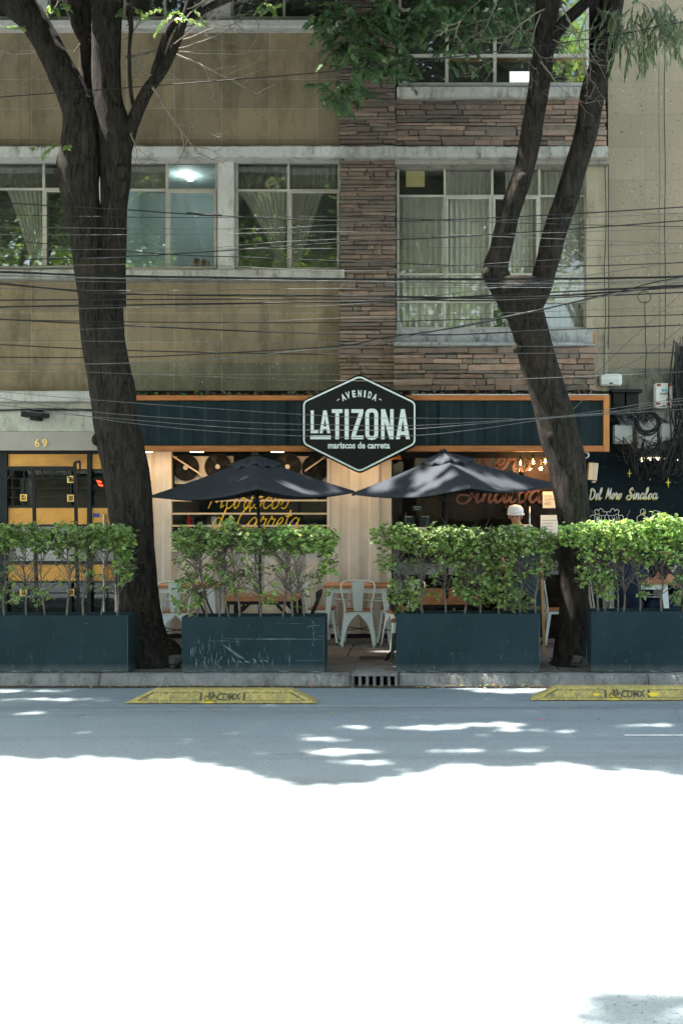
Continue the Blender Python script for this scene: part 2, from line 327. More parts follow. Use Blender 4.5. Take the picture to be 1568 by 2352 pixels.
# ------------------------------------------------------------------ mesh helpers
ORG = {}
class MB:
    def __init__(s): s.v = []; s.f = []; s.m = []; s.c = []
    def add(s, vs, fs, mi=0, c=None):
        k = len(s.v); s.v += [tuple(v) for v in vs]
        for f in fs: s.f.append([i+k for i in f]); s.m.append(mi); s.c.append(c or (1, 1, 1))
        return s
    def box(s, x0, x1, y0, y1, z0, z1, mi=0, c=None, j=0):
        vs = [(x, y, z) for x in (x0, x1) for y in (y0, y1) for z in (z0, z1)]
        if j: vs = [(a+random.uniform(-j, j), b+random.uniform(-j, j)*(1 if b == y0 else 0), d+random.uniform(-j, j)) for a, b, d in vs]
        return s.add(vs, [(0, 1, 3, 2), (4, 6, 7, 5), (0, 4, 5, 1), (2, 3, 7, 6), (0, 2, 6, 4), (1, 5, 7, 3)], mi, c)
    def beam(s, a, b, w, h, mi=0, up=(0, 0, 1), w2=None, h2=None):
        a = Vector(a); b = Vector(b); t = (b-a).normalized(); u = Vector(up)
        if abs(t.dot(u)) > .98: u = Vector((0, 1, 0))
        r = t.cross(u).normalized(); u = r.cross(t)
        w2 = w2 or w; h2 = h2 or h
        vs = [p+r*sx*ww/2+u*sz*hh/2 for p, ww, hh in ((a, w, h), (b, w2, h2)) for sx in (-1, 1) for sz in (-1, 1)]
        return s.add(vs, [(0, 1, 3, 2), (4, 6, 7, 5), (0, 4, 5, 1), (2, 3, 7, 6), (0, 2, 6, 4), (1, 5, 7, 3)], mi)
    def tube(s, pts, rad, n=8, mi=0, cap=True, closed=False):
        pts = [Vector(p) for p in pts]
        if isinstance(rad, (int, float)): rad = [rad]*len(pts)
        L = len(pts); up = Vector((.13, .31, .94)); vs = []
        for i, p in enumerate(pts):
            t = (pts[(i+1) % L if closed else min(i+1, L-1)]-pts[i-1 if (closed or i) else 0])
            t = t.normalized() if t.length > 1e-9 else Vector((0, 0, 1))
            r = t.cross(up)
            if r.length < 1e-3: r = t.cross(Vector((1, 0, 0)))
            r.normalize(); up = r.cross(t).normalized()
            for k in range(n):
                a = 2*math.pi*k/n; vs.append(p+(r*math.cos(a)+up*math.sin(a))*rad[i])
        fs = [(i*n+k, i*n+(k+1) % n, (i+1) % L*n+(k+1) % n, (i+1) % L*n+k) for i in range(L if closed else L-1) for k in range(n)]
        if cap and not closed: fs += [tuple(range(n))[::-1], tuple((L-1)*n+k for k in range(n))]
        return s.add(vs, fs, mi)
    def prism(s, poly, y0, y1, mi=0, c=None):           # polygon in x,z pulled along y
        n = len(poly); vs = [(x, y0, z) for x, z in poly]+[(x, y1, z) for x, z in poly]
        return s.add(vs, [tuple(range(n))[::-1], tuple(range(n, 2*n))]+[(i, (i+1) % n, n+(i+1) % n, n+i) for i in range(n)], mi, c)
    def ring(s, outer, inner, y0, y1, mi=0):
        n = len(outer); vs = [(x, y0, z) for x, z in outer]+[(x, y0, z) for x, z in inner]+[(x, y1, z) for x, z in outer]+[(x, y1, z) for x, z in inner]
        fs = []
        for i in range(n):
            j = (i+1) % n; fs += [(i, j, n+j, n+i), (i, 2*n+i, 2*n+j, j), (n+i, n+j, 3*n+j, 3*n+i)]
        return s.add(vs, fs, mi)
    def disc(s, c, r, y0, y1, n=20, mi=0):
        return s.prism([(c[0]+r*math.cos(2*math.pi*k/n), c[1]+r*math.sin(2*math.pi*k/n)) for k in range(n)], y0, y1, mi)
    def ball(s, c, r, n=10, sc3=(1, 1, 1), mi=0):
        m = n//2; vs = [(c[0], c[1], c[2]-r*sc3[2])]
        for i in range(1, m):
            a = math.pi*i/m-math.pi/2
            for k in range(n):
                b = 2*math.pi*k/n; vs.append((c[0]+r*sc3[0]*math.cos(a)*math.cos(b), c[1]+r*sc3[1]*math.cos(a)*math.sin(b), c[2]+r*sc3[2]*math.sin(a)))
        vs.append((c[0], c[1], c[2]+r*sc3[2])); q = len(vs)-1
        fs = [(0, 1+(k+1) % n, 1+k) for k in range(n)]+[(1+i*n+k, 1+i*n+(k+1) % n, 1+(i+1)*n+(k+1) % n, 1+(i+1)*n+k) for i in range(m-2) for k in range(n)]
        fs += [(q, 1+(m-2)*n+k, 1+(m-2)*n+(k+1) % n) for k in range(n)]
        return s.add(vs, fs, mi)
    def build(s, name, mats, parent=None, smooth=False, bevel=0):
        mats = mats if isinstance(mats, (list, tuple)) else [mats]
        if parent: off = ORG[parent.name]
        else:
            xs = [v[0] for v in s.v]; ys = [v[1] for v in s.v]; zs = [v[2] for v in s.v]
            off = Vector(((min(xs)+max(xs))/2, (min(ys)+max(ys))/2, min(zs)))
        me = bpy.data.meshes.new(name); me.from_pydata([(v[0]-off[0], v[1]-off[1], v[2]-off[2]) for v in s.v], [], s.f)
        for m in mats: me.materials.append(m)
        me.polygons.foreach_set('material_index', s.m)
        if any(c != (1, 1, 1) for c in s.c):
            a = me.attributes.new('Col', 'FLOAT_COLOR', 'FACE'); a.data.foreach_set('color', [q for c in s.c for q in (*c, 1)])
        if smooth: me.polygons.foreach_set('use_smooth', [True]*len(me.polygons))
        me.validate(); me.update()
        bm = bmesh.new(); bm.from_mesh(me); bmesh.ops.recalc_face_normals(bm, faces=bm.faces)
        bm.to_mesh(me); bm.free()
        o = bpy.data.objects.new(name, me); col.objects.link(o)
        if parent: o.parent = parent; ORG[o.name] = off
        else: o.location = off; ORG[o.name] = off
        if bevel:
            b = o.modifiers.new('bevel', 'BEVEL'); b.width = bevel; b.segments = 2; b.limit_method = 'ANGLE'
        return o
def tag(o, label=None, cat=None, group=None, kind=None):
    for k, v in (('label', label), ('category', cat), ('group', group), ('kind', kind)):
        if v: o[k] = v
    return o
def empty(name, loc, label=None, cat=None, group=None, rz=0):
    o = bpy.data.objects.new(name, None); col.objects.link(o); o.location = loc; o.rotation_euler.z = rz; o.empty_display_size = .1
    ORG[o.name] = Vector(loc); tag(o, label, cat, group); return o
def copy_tree(o, parent=None):
    c = o.copy(); col.objects.link(c)
    if parent: c.parent = parent
    for ch in [k for k in col.objects if k.parent == o]: copy_tree(ch, c)
    return c
def cr(pts, k=6, closed=False):                        # Catmull-Rom through points
    P = [Vector(p) for p in pts]; n = len(P); out = []
    if n < 3: return P
    for i in range(n if closed else n-1):
        a, b, c, d = (P[(i-1) % n] if (closed or i) else P[0]*2-P[1]), P[i], P[(i+1) % n], (P[(i+2) % n] if (closed or i < n-2) else P[n-1]*2-P[n-2])
        for j in range(k):
            t = j/k; out.append(.5*((2*b)+(c-a)*t+(2*a-5*b+4*c-d)*t*t+(3*b-a-3*c+d)*t**3))
    if not closed: out.append(P[-1])
    return out
def crr(vals, k=6):                                    # same sampling for scalars
    return [v.x for v in cr([Vector((v, 0, 0)) for v in vals], k)] if len(vals) > 2 else list(vals)

# leaves: numpy generator; centres C (n,3), size s (n), colours
def leaf_object(name, C, size, mat, parent=None, aspect=.5, droop=.3, cols=None, fold=True, dirs=None, flat=.6):
    C = np.asarray(C, float); n = len(C)
    size = np.broadcast_to(size, (n,)).astype(float)
    if dirs is None:
        a = RNG.uniform(0, 2*math.pi, n); dz = RNG.normal(-droop, .45, n)
        D = np.stack([np.cos(a), np.sin(a), dz], 1)
    else: D = np.asarray(dirs, float)+RNG.normal(0, .12, (n, 3))
    D /= np.linalg.norm(D, axis=1, keepdims=True)
    U = RNG.normal(0, flat, (n, 3))+np.array([0, -.35, 1.0]); S = np.cross(D, U); S /= np.linalg.norm(S, axis=1, keepdims=True)+1e-9
    N = np.cross(S, D)
    L = size[:, None]; Wd = L*aspect
    if fold:
        V = np.stack([C, C+D*L*.3+S*Wd*.42+N*Wd*.16, C+D*L*.65+S*Wd*.4+N*Wd*.12, C+D*L-N*L*.08, C+D*L*.65-S*Wd*.4+N*Wd*.12, C+D*L*.3-S*Wd*.42+N*Wd*.16, C+D*L*.45], 1)
        k = 7; q = np.array([[0, 1, 2, 6], [6, 2, 3, 4], [0, 6, 4, 5]]); e = [0, 1, 1, .9, 1, 1, 0]
    else:
        V = np.stack([C, C+D*L*.45+S*Wd*.5, C+D*L, C+D*L*.45-S*Wd*.5], 1); k = 4; q = np.array([[0, 1, 2, 3]]); e = [0, 1, 1, 1]
    off = ORG[parent.name] if parent else Vector((0, 0, 0))
    V = V.reshape(-1, 3)-np.array(off[:])
    Fc = (q[None]+(np.arange(n)*k)[:, None, None]).reshape(-1, 4)
    me = bpy.data.meshes.new(name); me.vertices.add(len(V)); me.vertices.foreach_set('co', V.ravel())
    me.loops.add(Fc.size); me.loops.foreach_set('vertex_index', Fc.ravel().astype(np.int32))
    me.polygons.add(len(Fc)); me.polygons.foreach_set('loop_start', (np.arange(len(Fc))*4).astype(np.int32))
    me.update(calc_edges=True)
    if cols is None:
        b = RNG.uniform(.65, 1.45, (n, 1)); hue = RNG.uniform(.85, 1.25, (n, 1)); cols = np.concatenate([b*hue, b, b*RNG.uniform(.7, 1.3, (n, 1))], 1)
    cc = np.concatenate([cols, np.ones((n, 1))], 1); cc = np.repeat(cc, len(q), 0)
    at = me.attributes.new('Col', 'FLOAT_COLOR', 'FACE'); at.data.foreach_set('color', cc.ravel())
    at = me.attributes.new('edge', 'FLOAT', 'POINT'); at.data.foreach_set('value', np.tile(e, n).astype(float))
    me.materials.append(mat)
    o = bpy.data.objects.new(name, me); col.objects.link(o)
    if parent: o.parent = parent; ORG[o.name] = off
    else: ORG[o.name] = off
    return o
# text from the built-in font as flat prisms fitted to a box (x0,x1,z0,z1)
def text_mb(mb, txt, x0, x1, z0, z1, y, th=.002, bold=.0, mi=0, rot=0, fitw=True):
    cu = bpy.data.curves.new('t', 'FONT'); cu.body = txt; cu.offset = bold; cu.extrude = 0; cu.resolution_u = 3
    o = bpy.data.objects.new('t', cu); col.objects.link(o)
    me = bpy.data.meshes.new_from_object(o.evaluated_get(bpy.context.evaluated_depsgraph_get()))
    bpy.data.objects.remove(o)
    vs = [v.co.copy() for v in me.vertices]; fs = [tuple(p.vertices) for p in me.polygons]; bpy.data.meshes.remove(me)
    ax, bx = min(v.x for v in vs), max(v.x for v in vs); ay, by = min(v.y for v in vs), max(v.y for v in vs)
    sx = (x1-x0)/(bx-ax); sz = (z1-z0)/(by-ay)
    if not fitw: sx = sz
    cx, cz = (x0+x1)/2, (z0+z1)/2; c, s_ = math.cos(rot), math.sin(rot); P = []
    for v in vs:
        lx = (v.x-(ax+bx)/2)*sx; lz = (v.y-(ay+by)/2)*sz
        P.append((cx+lx*c-lz*s_, y, cz+lx*s_+lz*c))
    # front faces only, with a thin skirt of thickness th
    mb.add(P, fs, mi)
    return mb
SCR = {
 'a': ([[(.85, .8), (.5, 1.02), (.1, .5), (.35, 0), (.75, .4), (.92, .98), (.86, .3), (1.02, 0), (1.3, .3)]], 1.2),
 'r': ([[(0, .3), (.25, 1.15), (.35, .85), (.68, .9), (.58, .3), (.75, 0), (1, .3)]], .92),
 'i': ([[(0, .3), (.22, 1), (.2, .25), (.38, 0), (.62, .3)], [(.28, 1.42), (.32, 1.5)]], .58),
 's': ([[(0, .3), (.42, 1.15), (.62, .5), (.45, .02), (.1, .08)]], .72),
 'c': ([[(.75, .8), (.5, 1.0), (.12, .5), (.4, 0), (.85, .35)]], .8),
 'o': ([[(.5, 1), (.14, .6), (.32, 0), (.72, .25), (.7, .85), (.5, 1), (.75, .8), (1.02, .95)]], .98),
 'd': ([[(.85, .8), (.5, 1.02), (.1, .5), (.35, 0), (.75, .4), (1.05, 1.9), (.9, .4), (1.05, 0), (1.3, .3)]], 1.25),
 'e': ([[(.05, .4), (.5, .5), (.62, .85), (.38, 1.02), (.1, .5), (.35, 0), (.85, .35)]], .8),
 't': ([[(.38, 1.75), (.25, .4), (.42, 0), (.7, .3)], [(0, 1.15), (.65, 1.22)]], .65),
 'n': ([[(0, .9), (.15, 1.02), (.12, 0)], [(.12, .1), (.3, .75), (.58, 1), (.66, .6), (.62, .2), (.8, 0), (1.02, .3)]], .98),
 'l': ([[(0, .3), (.42, 1.3), (.5, 1.9), (.3, 2.05), (.15, 1.1), (.2, .2), (.42, 0), (.68, .3)]], .65),
 'D': ([[(.3, 1.85), (.2, .9), (.15, .02)], [(-.05, 1.7), (.4, 1.95), (1.1, 1.5), (1.1, .6), (.6, .05), (.0, .05)]], 1.4),
 'M': ([[(.0, 0), (.2, 1.1), (.35, 2.0), (.5, 1.2), (.62, .5), (.9, 1.3), (1.1, 1.95), (1.1, .9), (1.15, .1), (1.4, .3)]], 1.5),
 'S': ([[(1.15, 1.6), (.9, 2.02), (.45, 1.7), (.6, 1.2), (.95, .7), (.8, .1), (.3, -.1), (-.15, .2), (.1, .6), (1.15, .5)]], 1.25),
 'C': ([[(1.05, 1.5), (.85, 2.02), (.35, 1.6), (.1, .8), (.35, .05), (.8, .05), (1.25, .45)]], 1.2), ' ': ([], .6)}
def script_mb(mb, txt, x0, z0, h, y, wd, slant=.25, sx=1, mi=0, contrast=.7, rise=0, dots=True):
    """brush lettering: ribbon strokes, thick going down and thin going up; h = x-height"""
    cx = x0; k = 0
    for ch in txt:
        st, adv = SCR[ch]
        for pts in st:
            P = cr([Vector((p[0], p[1], 0)) for p in pts], 6); vs = []; n = len(P)
            for i, p in enumerate(P):
                t = (P[min(i+1, n-1)]-P[max(i-1, 0)]).normalized()
                ww = wd*((1-contrast)+contrast*(1 if t.y < -.2 else .35)*min(1, .4+abs(t.y)))
                if i in (0, n-1): ww *= .5
                q = Vector((-t.y, t.x)); gx = cx+(p.x*sx+p.y*slant)*h; gz = z0+p.y*h+(cx-x0)*rise
                vs += [(gx+q.x*ww/2, y-k*.0004, gz+q.y*ww/2), (gx-q.x*ww/2, y-k*.0004, gz-q.y*ww/2)]
            mb.add(vs, [(2*i, 2*i+1, 2*i+3, 2*i+2) for i in range(n-1)], mi); k += 1
        cx += adv*h*sx
    return cx

# ------------------------------------------------------------------ setting: ground, road, pavement, kerb
KY = 12.5
tag(MB().add([(-150, -150, 0), (150, -150, 0), (150, 150, 0), (-150, 150, 0)], [(0, 1, 2, 3)]).build('road', M['asphalt']), kind='structure')
p = MB()
for i in range(-14, 12):                                # pavement slabs with open joints
    for j, (a, b) in enumerate(((KY+.2, 13.9), (13.9, 15.2), (15.2, 18.5))):
        x = i*1.35+.3*j; zz = SW+random.uniform(-.003, .003)
        p.box(x+.006, x+1.344, a+.006, b-.006, -.1, zz)
tag(p.build('pavement', M['pavement'], bevel=.006), kind='structure')
k = MB(); xs = np.arange(-16, 16.01, .08)
nxt = []; GAPX = (X(806, 12.5), X(914, 12.5))
def kerbseg(x0, x1):
    n = max(2, int((x1-x0)/.07)); vs = []
    for i in range(n+1):
        x = x0+(x1-x0)*i/n; q = lambda s_: noise.noise(Vector((x*2.1, s_*3.7, 1)))*.012+noise.noise(Vector((x*9, s_*5, 4)))*.006
        vs += [(x, KY+.22, -.05), (x, KY+.22, SW+.003), (x, KY+.05+q(1), SW+.003+q(2)*.5), (x, KY+.012+q(3), SW-.02+q(4)), (x, KY-.012+q(5), .03), (x, KY-.03+q(6), -.05)]
    k.add(vs, [(6*i+j, 6*i+j+1, 6*i+j+7, 6*i+j+6) for i in range(n) for j in range(5)]+[(0, 1, 2, 3, 4, 5), tuple(6*n+j for j in range(6))])
for a, b in ((-16, -9.1), (-9.09, -6), (-5.98, X(228, 12.5)), (X(230, 12.5), GAPX[0]), (GAPX[1], X(1488, 12.5)), (X(1490, 12.5), 4.9), (4.92, 8), (8.01, 16)): kerbseg(a, b)
tag(k.build('kerb', M['kerb'], smooth=True), kind='structure')
g = MB(); vs = []; n = 300                               # dusty gutter strip
for i in range(n+1):
    x = -12+24*i/n; vs += [(x, KY-.02, .004), (x, KY-.16+.05*noise.noise(Vector((x*1.3, 0, 0)))+.02*noise.noise(Vector((x*8, 0, 0))), .004)]
g.add(vs, [(2*i, 2*i+1, 2*i+3, 2*i+2) for i in range(n)])
tag(g.build('gutter_dirt', M['soil']), kind='structure')
d = F*EZ/(1690-VY); g = MB()
tag(MB().add([(X(1436, d), d-.035, .004), (X(1436, d)+2.2, d-.02, .004), (X(1436, d)+2.2, d+.03, .004), (X(1436, d)-.02, d+.03, .004)], [(0, 1, 2, 3)]).build('lane_marking', M['line']), kind='structure')
tag(MB().add([(-14, 11.16, .004), (14, 11.16, .004), (14, 11.18, .004), (-14, 11.185, .004)], [(0, 1, 2, 3)]).build('faded_edge_marking', mk_conc('faded_line', (.2, .2, .2), (.28, .28, .28), (.12, .125, .13), 9, .2)), kind='structure')

# storm drain inlet with manhole cover
dr = empty('storm_drain', (X(860, 12.5), 12.5, 0), 'concrete storm drain inlet with six square slots set in the kerb', 'drain')
x0, x1 = GAPX; m = MB(); m.box(x0+.004, x1-.004, KY-.04, KY+.2, .105, SW+.014); m.box(x0+.004, x1-.004, KY+.1, KY+.2, -.04, .105)
n = 6; bw = (x1-x0-.008)/(n*1.7+.7)
for i in range(n+1):
    xa = x0+.004+i*bw*1.7; m.box(xa, xa+bw*.7, KY-.038, KY+.1, -.02, .105)
m.build('frame', M['kerb'], dr, bevel=.005)
m = MB(); m.box(x0+.03, x1-.03, KY+.085, KY+.099, .0, .104); m.build('opening', M['black_hole'], dr)
mc = MB(); cx = (x0+x1)/2
for r, h in ((.235, .006), (.2, .010), (.14, .013), (.07, .016)): mc.add([(cx+r*math.cos(a), 12.94+r*.9*math.sin(a), z) for z in (SW-.005, SW+h) for a in np.linspace(0, 2*math.pi, 33)[:-1]], [tuple(range(32, 64))]+[(i, (i+1) % 32, 32+(i+1) % 32, 32+i) for i in range(32)])
tag(mc.build('manhole_cover', M['kerb']), 'round concrete manhole cover behind the drain slots', 'manhole cover')
m = MB(); gx0, gx1 = X(828, 13.9), X(905, 13.9)
for i in range(15):
    xa = gx0+(gx1-gx0)*i/15
    for j in range(3): m.box(xa, xa+.019, 13.72+j*.075, 13.78+j*.075, SW, SW+.008)
m.box(gx0-.02, gx1+.02, 13.69, 13.95, SW-.01, SW+.002)
tag(m.build('floor_grate', M['black_metal']), 'long dark metal grate set in the pavement before the table', 'grate')

# ------------------------------------------------------------------ apartment building
WY = 16.3
bl = empty('apartment_building', (X(400, WY), WY, SW), 'old apartment building with olive stone cladding, brick pilaster and wide windows', 'building')
def zb(py, d=WY): return Z(py, d)
TOPZ = 9.25
def wallbox(x0, x1, y0, y1, py0, py1, mat, name='wall', **k):   # px range across, depth range, py range (top, bottom)
    m = MB(); m.box(X(x0, y0), X(x1, y0), y0, y1, Z(py1, y0), Z(py0, y0)); return m.build(name, mat, bl, **k)
wallbox(-700, 781, WY, WY+.3, 64, 333, M['stone'], 'stone_wall')
wallbox(-700, 781, WY, WY+.3, 641, 897, M['stone'], 'stone_wall')
m = MB(); m.box(X(352, WY), X(461, WY), WY-.004, WY, Z(888, WY), Z(836, WY)); m.build('dark_stone_slab', mottled('dark_slab', (.085, .08, .055), (.12, .11, .08), 8, .9, bump=.4), bl)
m = MB(); m.box(X(352-60, WY), X(781, WY), WY-.012, WY-.002, Z(897, WY), Z(833, WY)); 
tag(m.build('lower_stone_course', mk_stone('stained_course', (.16, .145, .095), (.21, .185, .125), (.06, .055, .038), .66, .9, 0, 0), bl))
# ledges
def ledge(x0, x1, py0, py1, d, mat, name='ledge', jag=.006):
    m = MB(); n = int((x1-x0)/12); vs = []
    for i in range(n+1):
        px = x0+(x1-x0)*i/n; x = X(px, d); q = lambda s_: noise.noise(Vector((x*3, s_*7.3, 2)))*jag+noise.noise(Vector((x*14, s_*3, 5)))*jag*.7
        zt, z0_ = Z(py0, d), Z(py1, d)
        vs += [(x, WY+.05, zt+.01), (x, d+.02+q(1), zt+q(2)), (x, d+q(3), zt-.02+q(2)), (x, d+q(4), z0_+.015+q(5)), (x, d+.03, z0_+q(5)), (x, WY+.05, z0_)]
    m.add(vs, [(6*i+j, 6*i+j+1, 6*i+j+7, 6*i+j+6) for i in range(n) for j in range(5)]+[(0, 1, 2, 3, 4, 5), tuple(6*n+j for j in range(6))])
    return m.build(name, mat, bl)
ledge(-700, 790, 333, 359, 16.02, M['ledge'])
ledge(790, 1396, 334, 361, 15.98, M['ledge_dark'], jag=.014)
ledge(-700, 786, 42, 60, 16.08, M['ledge'])
ledge(-700, 790, 617, 640, 16.1, M['ledge_dark'], 'window_sill', jag=.008)
m = MB(); m.box(X(905, 16.2), X(1395, 16.2), 16.12, WY+.2, Z(380, 16.2), Z(361, 16.2)); m.build('lintel', M['soffit'], bl)
m = MB(); m.box(X(-700, 16.2), X(781, 16.2), 16.16, WY+.2, Z(364, 16.2), Z(359, 16.2)); m.build('lintel', M['soffit'], bl)
# stacked stone
def bricks(x0, x1, py0, py1, yf, name, dark=lambda px, py: 0, side=True, rh=(.04, .07), parent=None, cut=None):
    m = MB(); z = Z(py1, yf); zt = Z(py0, yf); xa, xb = X(x0, yf), X(x1, yf)
    m.box(xa+.01, xb-.01, yf+.03, WY+.22, z, zt, 1)
    while z < zt-.02:
        h = min(random.uniform(*rh), zt-z); x = xa-random.uniform(0, .02)
        while x < xb-.03:
            L = random.choice((.12, .2, .28, .36, .5, .6))*random.uniform(.85, 1.2)
            if x+L > xb-.08: L = xb-x+random.uniform(-.01, .015)
            px = VX+x*F/yf; py = VY-(z-EZ)*F/yf
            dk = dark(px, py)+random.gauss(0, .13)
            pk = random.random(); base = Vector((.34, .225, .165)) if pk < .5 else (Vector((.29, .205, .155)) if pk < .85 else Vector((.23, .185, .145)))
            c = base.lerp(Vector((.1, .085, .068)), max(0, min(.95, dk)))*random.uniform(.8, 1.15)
            pr = random.uniform(-.018, .02)
            m.box(x+.004, x+L-.005, yf+pr, yf+.06, z+.005, z+h-.005, 0, tuple(c), j=.009)
            x += L
        z += h
    return m.build(name, [M['brick'], M['mortar']], parent or bl, bevel=.006)
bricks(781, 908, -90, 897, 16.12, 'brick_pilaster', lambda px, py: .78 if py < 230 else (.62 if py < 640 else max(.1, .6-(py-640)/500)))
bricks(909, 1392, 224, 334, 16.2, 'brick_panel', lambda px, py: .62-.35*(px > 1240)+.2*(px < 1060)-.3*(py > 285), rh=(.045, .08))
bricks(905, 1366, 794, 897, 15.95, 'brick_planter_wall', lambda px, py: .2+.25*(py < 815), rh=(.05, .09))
ledge(905, 1366, 785, 795, 15.93, M['bare_concrete'], 'wall_coping', jag=.012)
m = MB(); m.box(X(909, 16.25), X(1360, 16.25), 16.24, WY+.3, Z(800, 16.25), Z(756, 16.25)); m.build('window_apron', M['bare_concrete'], bl)
m = MB(); m.box(X(1346, 16.26), X(1396, 16.26), 16.26, WY+.4, Z(897, 16.26), Z(378, 16.26)); m.build('wall', mk_conc('stained_beige_render', (.3, .26, .18), (.38, .33, .23), (.13, .11, .08), 2.5, .5), bl)
ledge(911, 1362, 196, 223, 16.1, M['ledge_dark'], 'window_sill', jag=.006)
# the roof slab and upper wall above the picture
m = MB(); m.box(X(-700, 16.4), X(1396, 16.4), 16.12, 26, TOPZ, TOPZ+.15); m.build('roof', M['soffit'], bl)
m = MB(); m.box(X(-700, 16.4), X(1396, 16.4), 25.8, 26, 0, TOPZ); m.box(X(-700, 16.4), X(-690, 16.4), 16.5, 25.8, 0, TOPZ); m.box(X(1390, 16.6), X(1396, 16.6), 16.75, 25.8, 3.2, TOPZ); m.build('wall', M['stone'], bl)

def wbars(m, x0, x1, z0, z1, xs_, zs_, y, t, dp=.05, mi=0):
    m.box(x0, x0+t, y, y+dp, z0, z1, mi); m.box(x1-t, x1, y, y+dp, z0, z1, mi)
    m.box(x0+t, x1-t, y, y+dp, z0, z0+t, mi); m.box(x0+t, x1-t, y, y+dp, z1-t, z1, mi)
    for x in xs_: m.box(x-t*.5, x+t*.5, y-.002, y+dp-.004, z0+t, z1-t, mi)
    for z in zs_: m.box(x0+t, x1-t, y+.003, y+dp-.002, z-t*.45, z+t*.45, mi)
def window(px0, px1, py0, py1, cols, rows, y=16.42, t=.032, mat='win_frame', panes=None, glass='glass', parent=bl, sash=(), deep=.0):
    x0, x1, z0, z1 = X(px0, y), X(px1, y), Z(py1, y), Z(py0, y)
    m = MB(); wbars(m, x0, x1, z0, z1, [X(c, y) for c in cols], [Z(r, y) for r in rows], y, t)
    f = m.build('window', [M[mat]], parent)
    if sash:
        m = MB()
        for (a, b, c_, d_) in sash: wbars(m, X(a, y), X(b, y), Z(d_, y), Z(c_, y), [], [], y-.022, .03, .03)
        m.build('sash', M['win_frame'], f)
    m = MB(); cx = [px0]+list(cols)+[px1]; cz = [py0]+list(rows)+[py1]
    for i in range(len(cx)-1):
        for j in range(len(cz)-1):
            a, b = X(cx[i], y)+.01, X(cx[i+1], y)-.01; c_, d_ = Z(cz[j+1], y)+.01, Z(cz[j], y)-.01
            tl = random.uniform(-.012, .012); tz = random.uniform(-.01, .014)
            m.add([(a, y+.03, c_), (b, y+.03+tl, c_), (b, y+.03+tl+tz, d_), (a, y+.03+tz, d_)], [(0, 1, 2, 3)])
    m.build('pane', M[glass], f)
    return f
def curtain(f, px0t, px1t, px0b, px1b, py0, py1, y=16.56, mat='curtain', folds=9, pinch=None, amp=.03, name='curtain'):
    m = MB(); nx, nz = folds*8, 14; vs = []
    for j in range(nz+1):
        t = j/nz; py = py0+(py1-py0)*t
        if pinch:                                      # gathered at one height
            s_ = t/pinch[0] if t < pinch[0] else 1; e = s_**.9
            a = px0t+(pinch[1]-px0t)*e; b = px1t+(pinch[2]-px1t)*e
            if t > pinch[0]: u = (t-pinch[0])/(1-pinch[0]); a -= 9*u; b += 9*u
        else: a = px0t+(px0b-px0t)*t; b = px1t+(px1b-px1t)*t
        for i in range(nx+1):
            u = i/nx; ph = u*folds*2*math.pi+noise.noise(Vector((u*3, t*.7, folds)))*1.5
            vs.append((X(a+(b-a)*u, y), y+amp*math.sin(ph)*(1 if not pinch else max(.35, 1-.4*t)), Z(py, y)))
    m.add(vs, [(j*(nx+1)+i, j*(nx+1)+i+1, (j+1)*(nx+1)+i+1, (j+1)*(nx+1)+i) for j in range(nz) for i in range(nx)])
    return m.build(name, M[mat], f, smooth=True)
# middle floor, left: three two-by-two windows with pillars between
W1 = window(-30, 213, 362, 616, [100], [433], glass='glass_green', sash=[(103, 210, 436, 615)])
W2 = window(257, 499, 364, 618, [383], [435], glass='glass_green', sash=[(386, 497, 438, 617)])
W3 = window(541, 781, 366, 620, [662], [436], glass='glass_green', sash=[(665, 779, 439, 619)])
window(-280, -70, 362, 616, [-170], [433])
for a, b in ((-70, -30), (213, 257), (499, 541)):
    m = MB(); m.box(X(a, 16.3)+.006, X(b, 16.3)-.03, 16.3, 16.6, Z(618, 16.3), Z(362, 16.3)); m.build('window_pillar', M['ledge'], bl)
m = MB(); m.box(X(-700, 16.3), X(-280, 16.3), 16.3, 16.6, Z(618, 16.3), Z(362, 16.3)); m.build('wall', M['stone'], bl)
curtain(W1, -60, 97, -60, 97, 362, 436, folds=8, mat='curtain_dim'); curtain(W1, 15, 108, 0, 0, 436, 616, folds=8, pinch=(.98, 75, 100))
curtain(W2, 257, 383, 257, 383, 364, 434, folds=3, mat='curtain_dim', amp=.01); 
curtain(W3, 545, 660, 545, 660, 366, 436, folds=8, mat='curtain_dim'); curtain(W3, 660, 790, 660, 790, 366, 438, folds=8, mat='curtain_dim')
curtain(W3, 545, 668, 0, 0, 438, 620, folds=10, pinch=(.78, 632, 650)); curtain(W3, 664, 745, 0, 0, 438, 620, folds=7, pinch=(.9, 668, 690))
# rooms
def room(px0, px1, py0, py1, depth, mat, y=16.62, name='room'):
    x0, x1, z0, z1 = X(px0, y), X(px1, y), Z(py1, y), Z(py0, y); y1 = y+depth
    m = MB(); m.add([(x0, y, z0), (x1, y, z0), (x1, y, z1), (x0, y, z1), (x0, y1, z0), (x1, y1, z0), (x1, y1, z1), (x0, y1, z1)], [(4, 5, 6, 7), (0, 1, 5, 4), (3, 7, 6, 2), (0, 4, 7, 3), (1, 2, 6, 5)])
    return m.build(name, M[mat], bl)
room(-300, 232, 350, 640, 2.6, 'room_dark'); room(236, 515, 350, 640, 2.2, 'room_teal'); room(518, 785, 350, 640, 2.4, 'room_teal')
m = MB(); c = W(436, 408, 18.0); m.ball(c, .05, 10); m.tube([c+Vector((0, 0, .05)), c+Vector((0, 0, .6))], .008, 5)
tag(m.build('ceiling_lamp', M['room_bulb']), 'bright white ceiling lamp glowing behind the window beside the left tree', 'lamp')
lt = bpy.data.lights.new('ceiling_lamp_light', 'POINT'); lt.energy = 4; lt.shadow_soft_size = .08; lt.color = (.85, .97, 1)
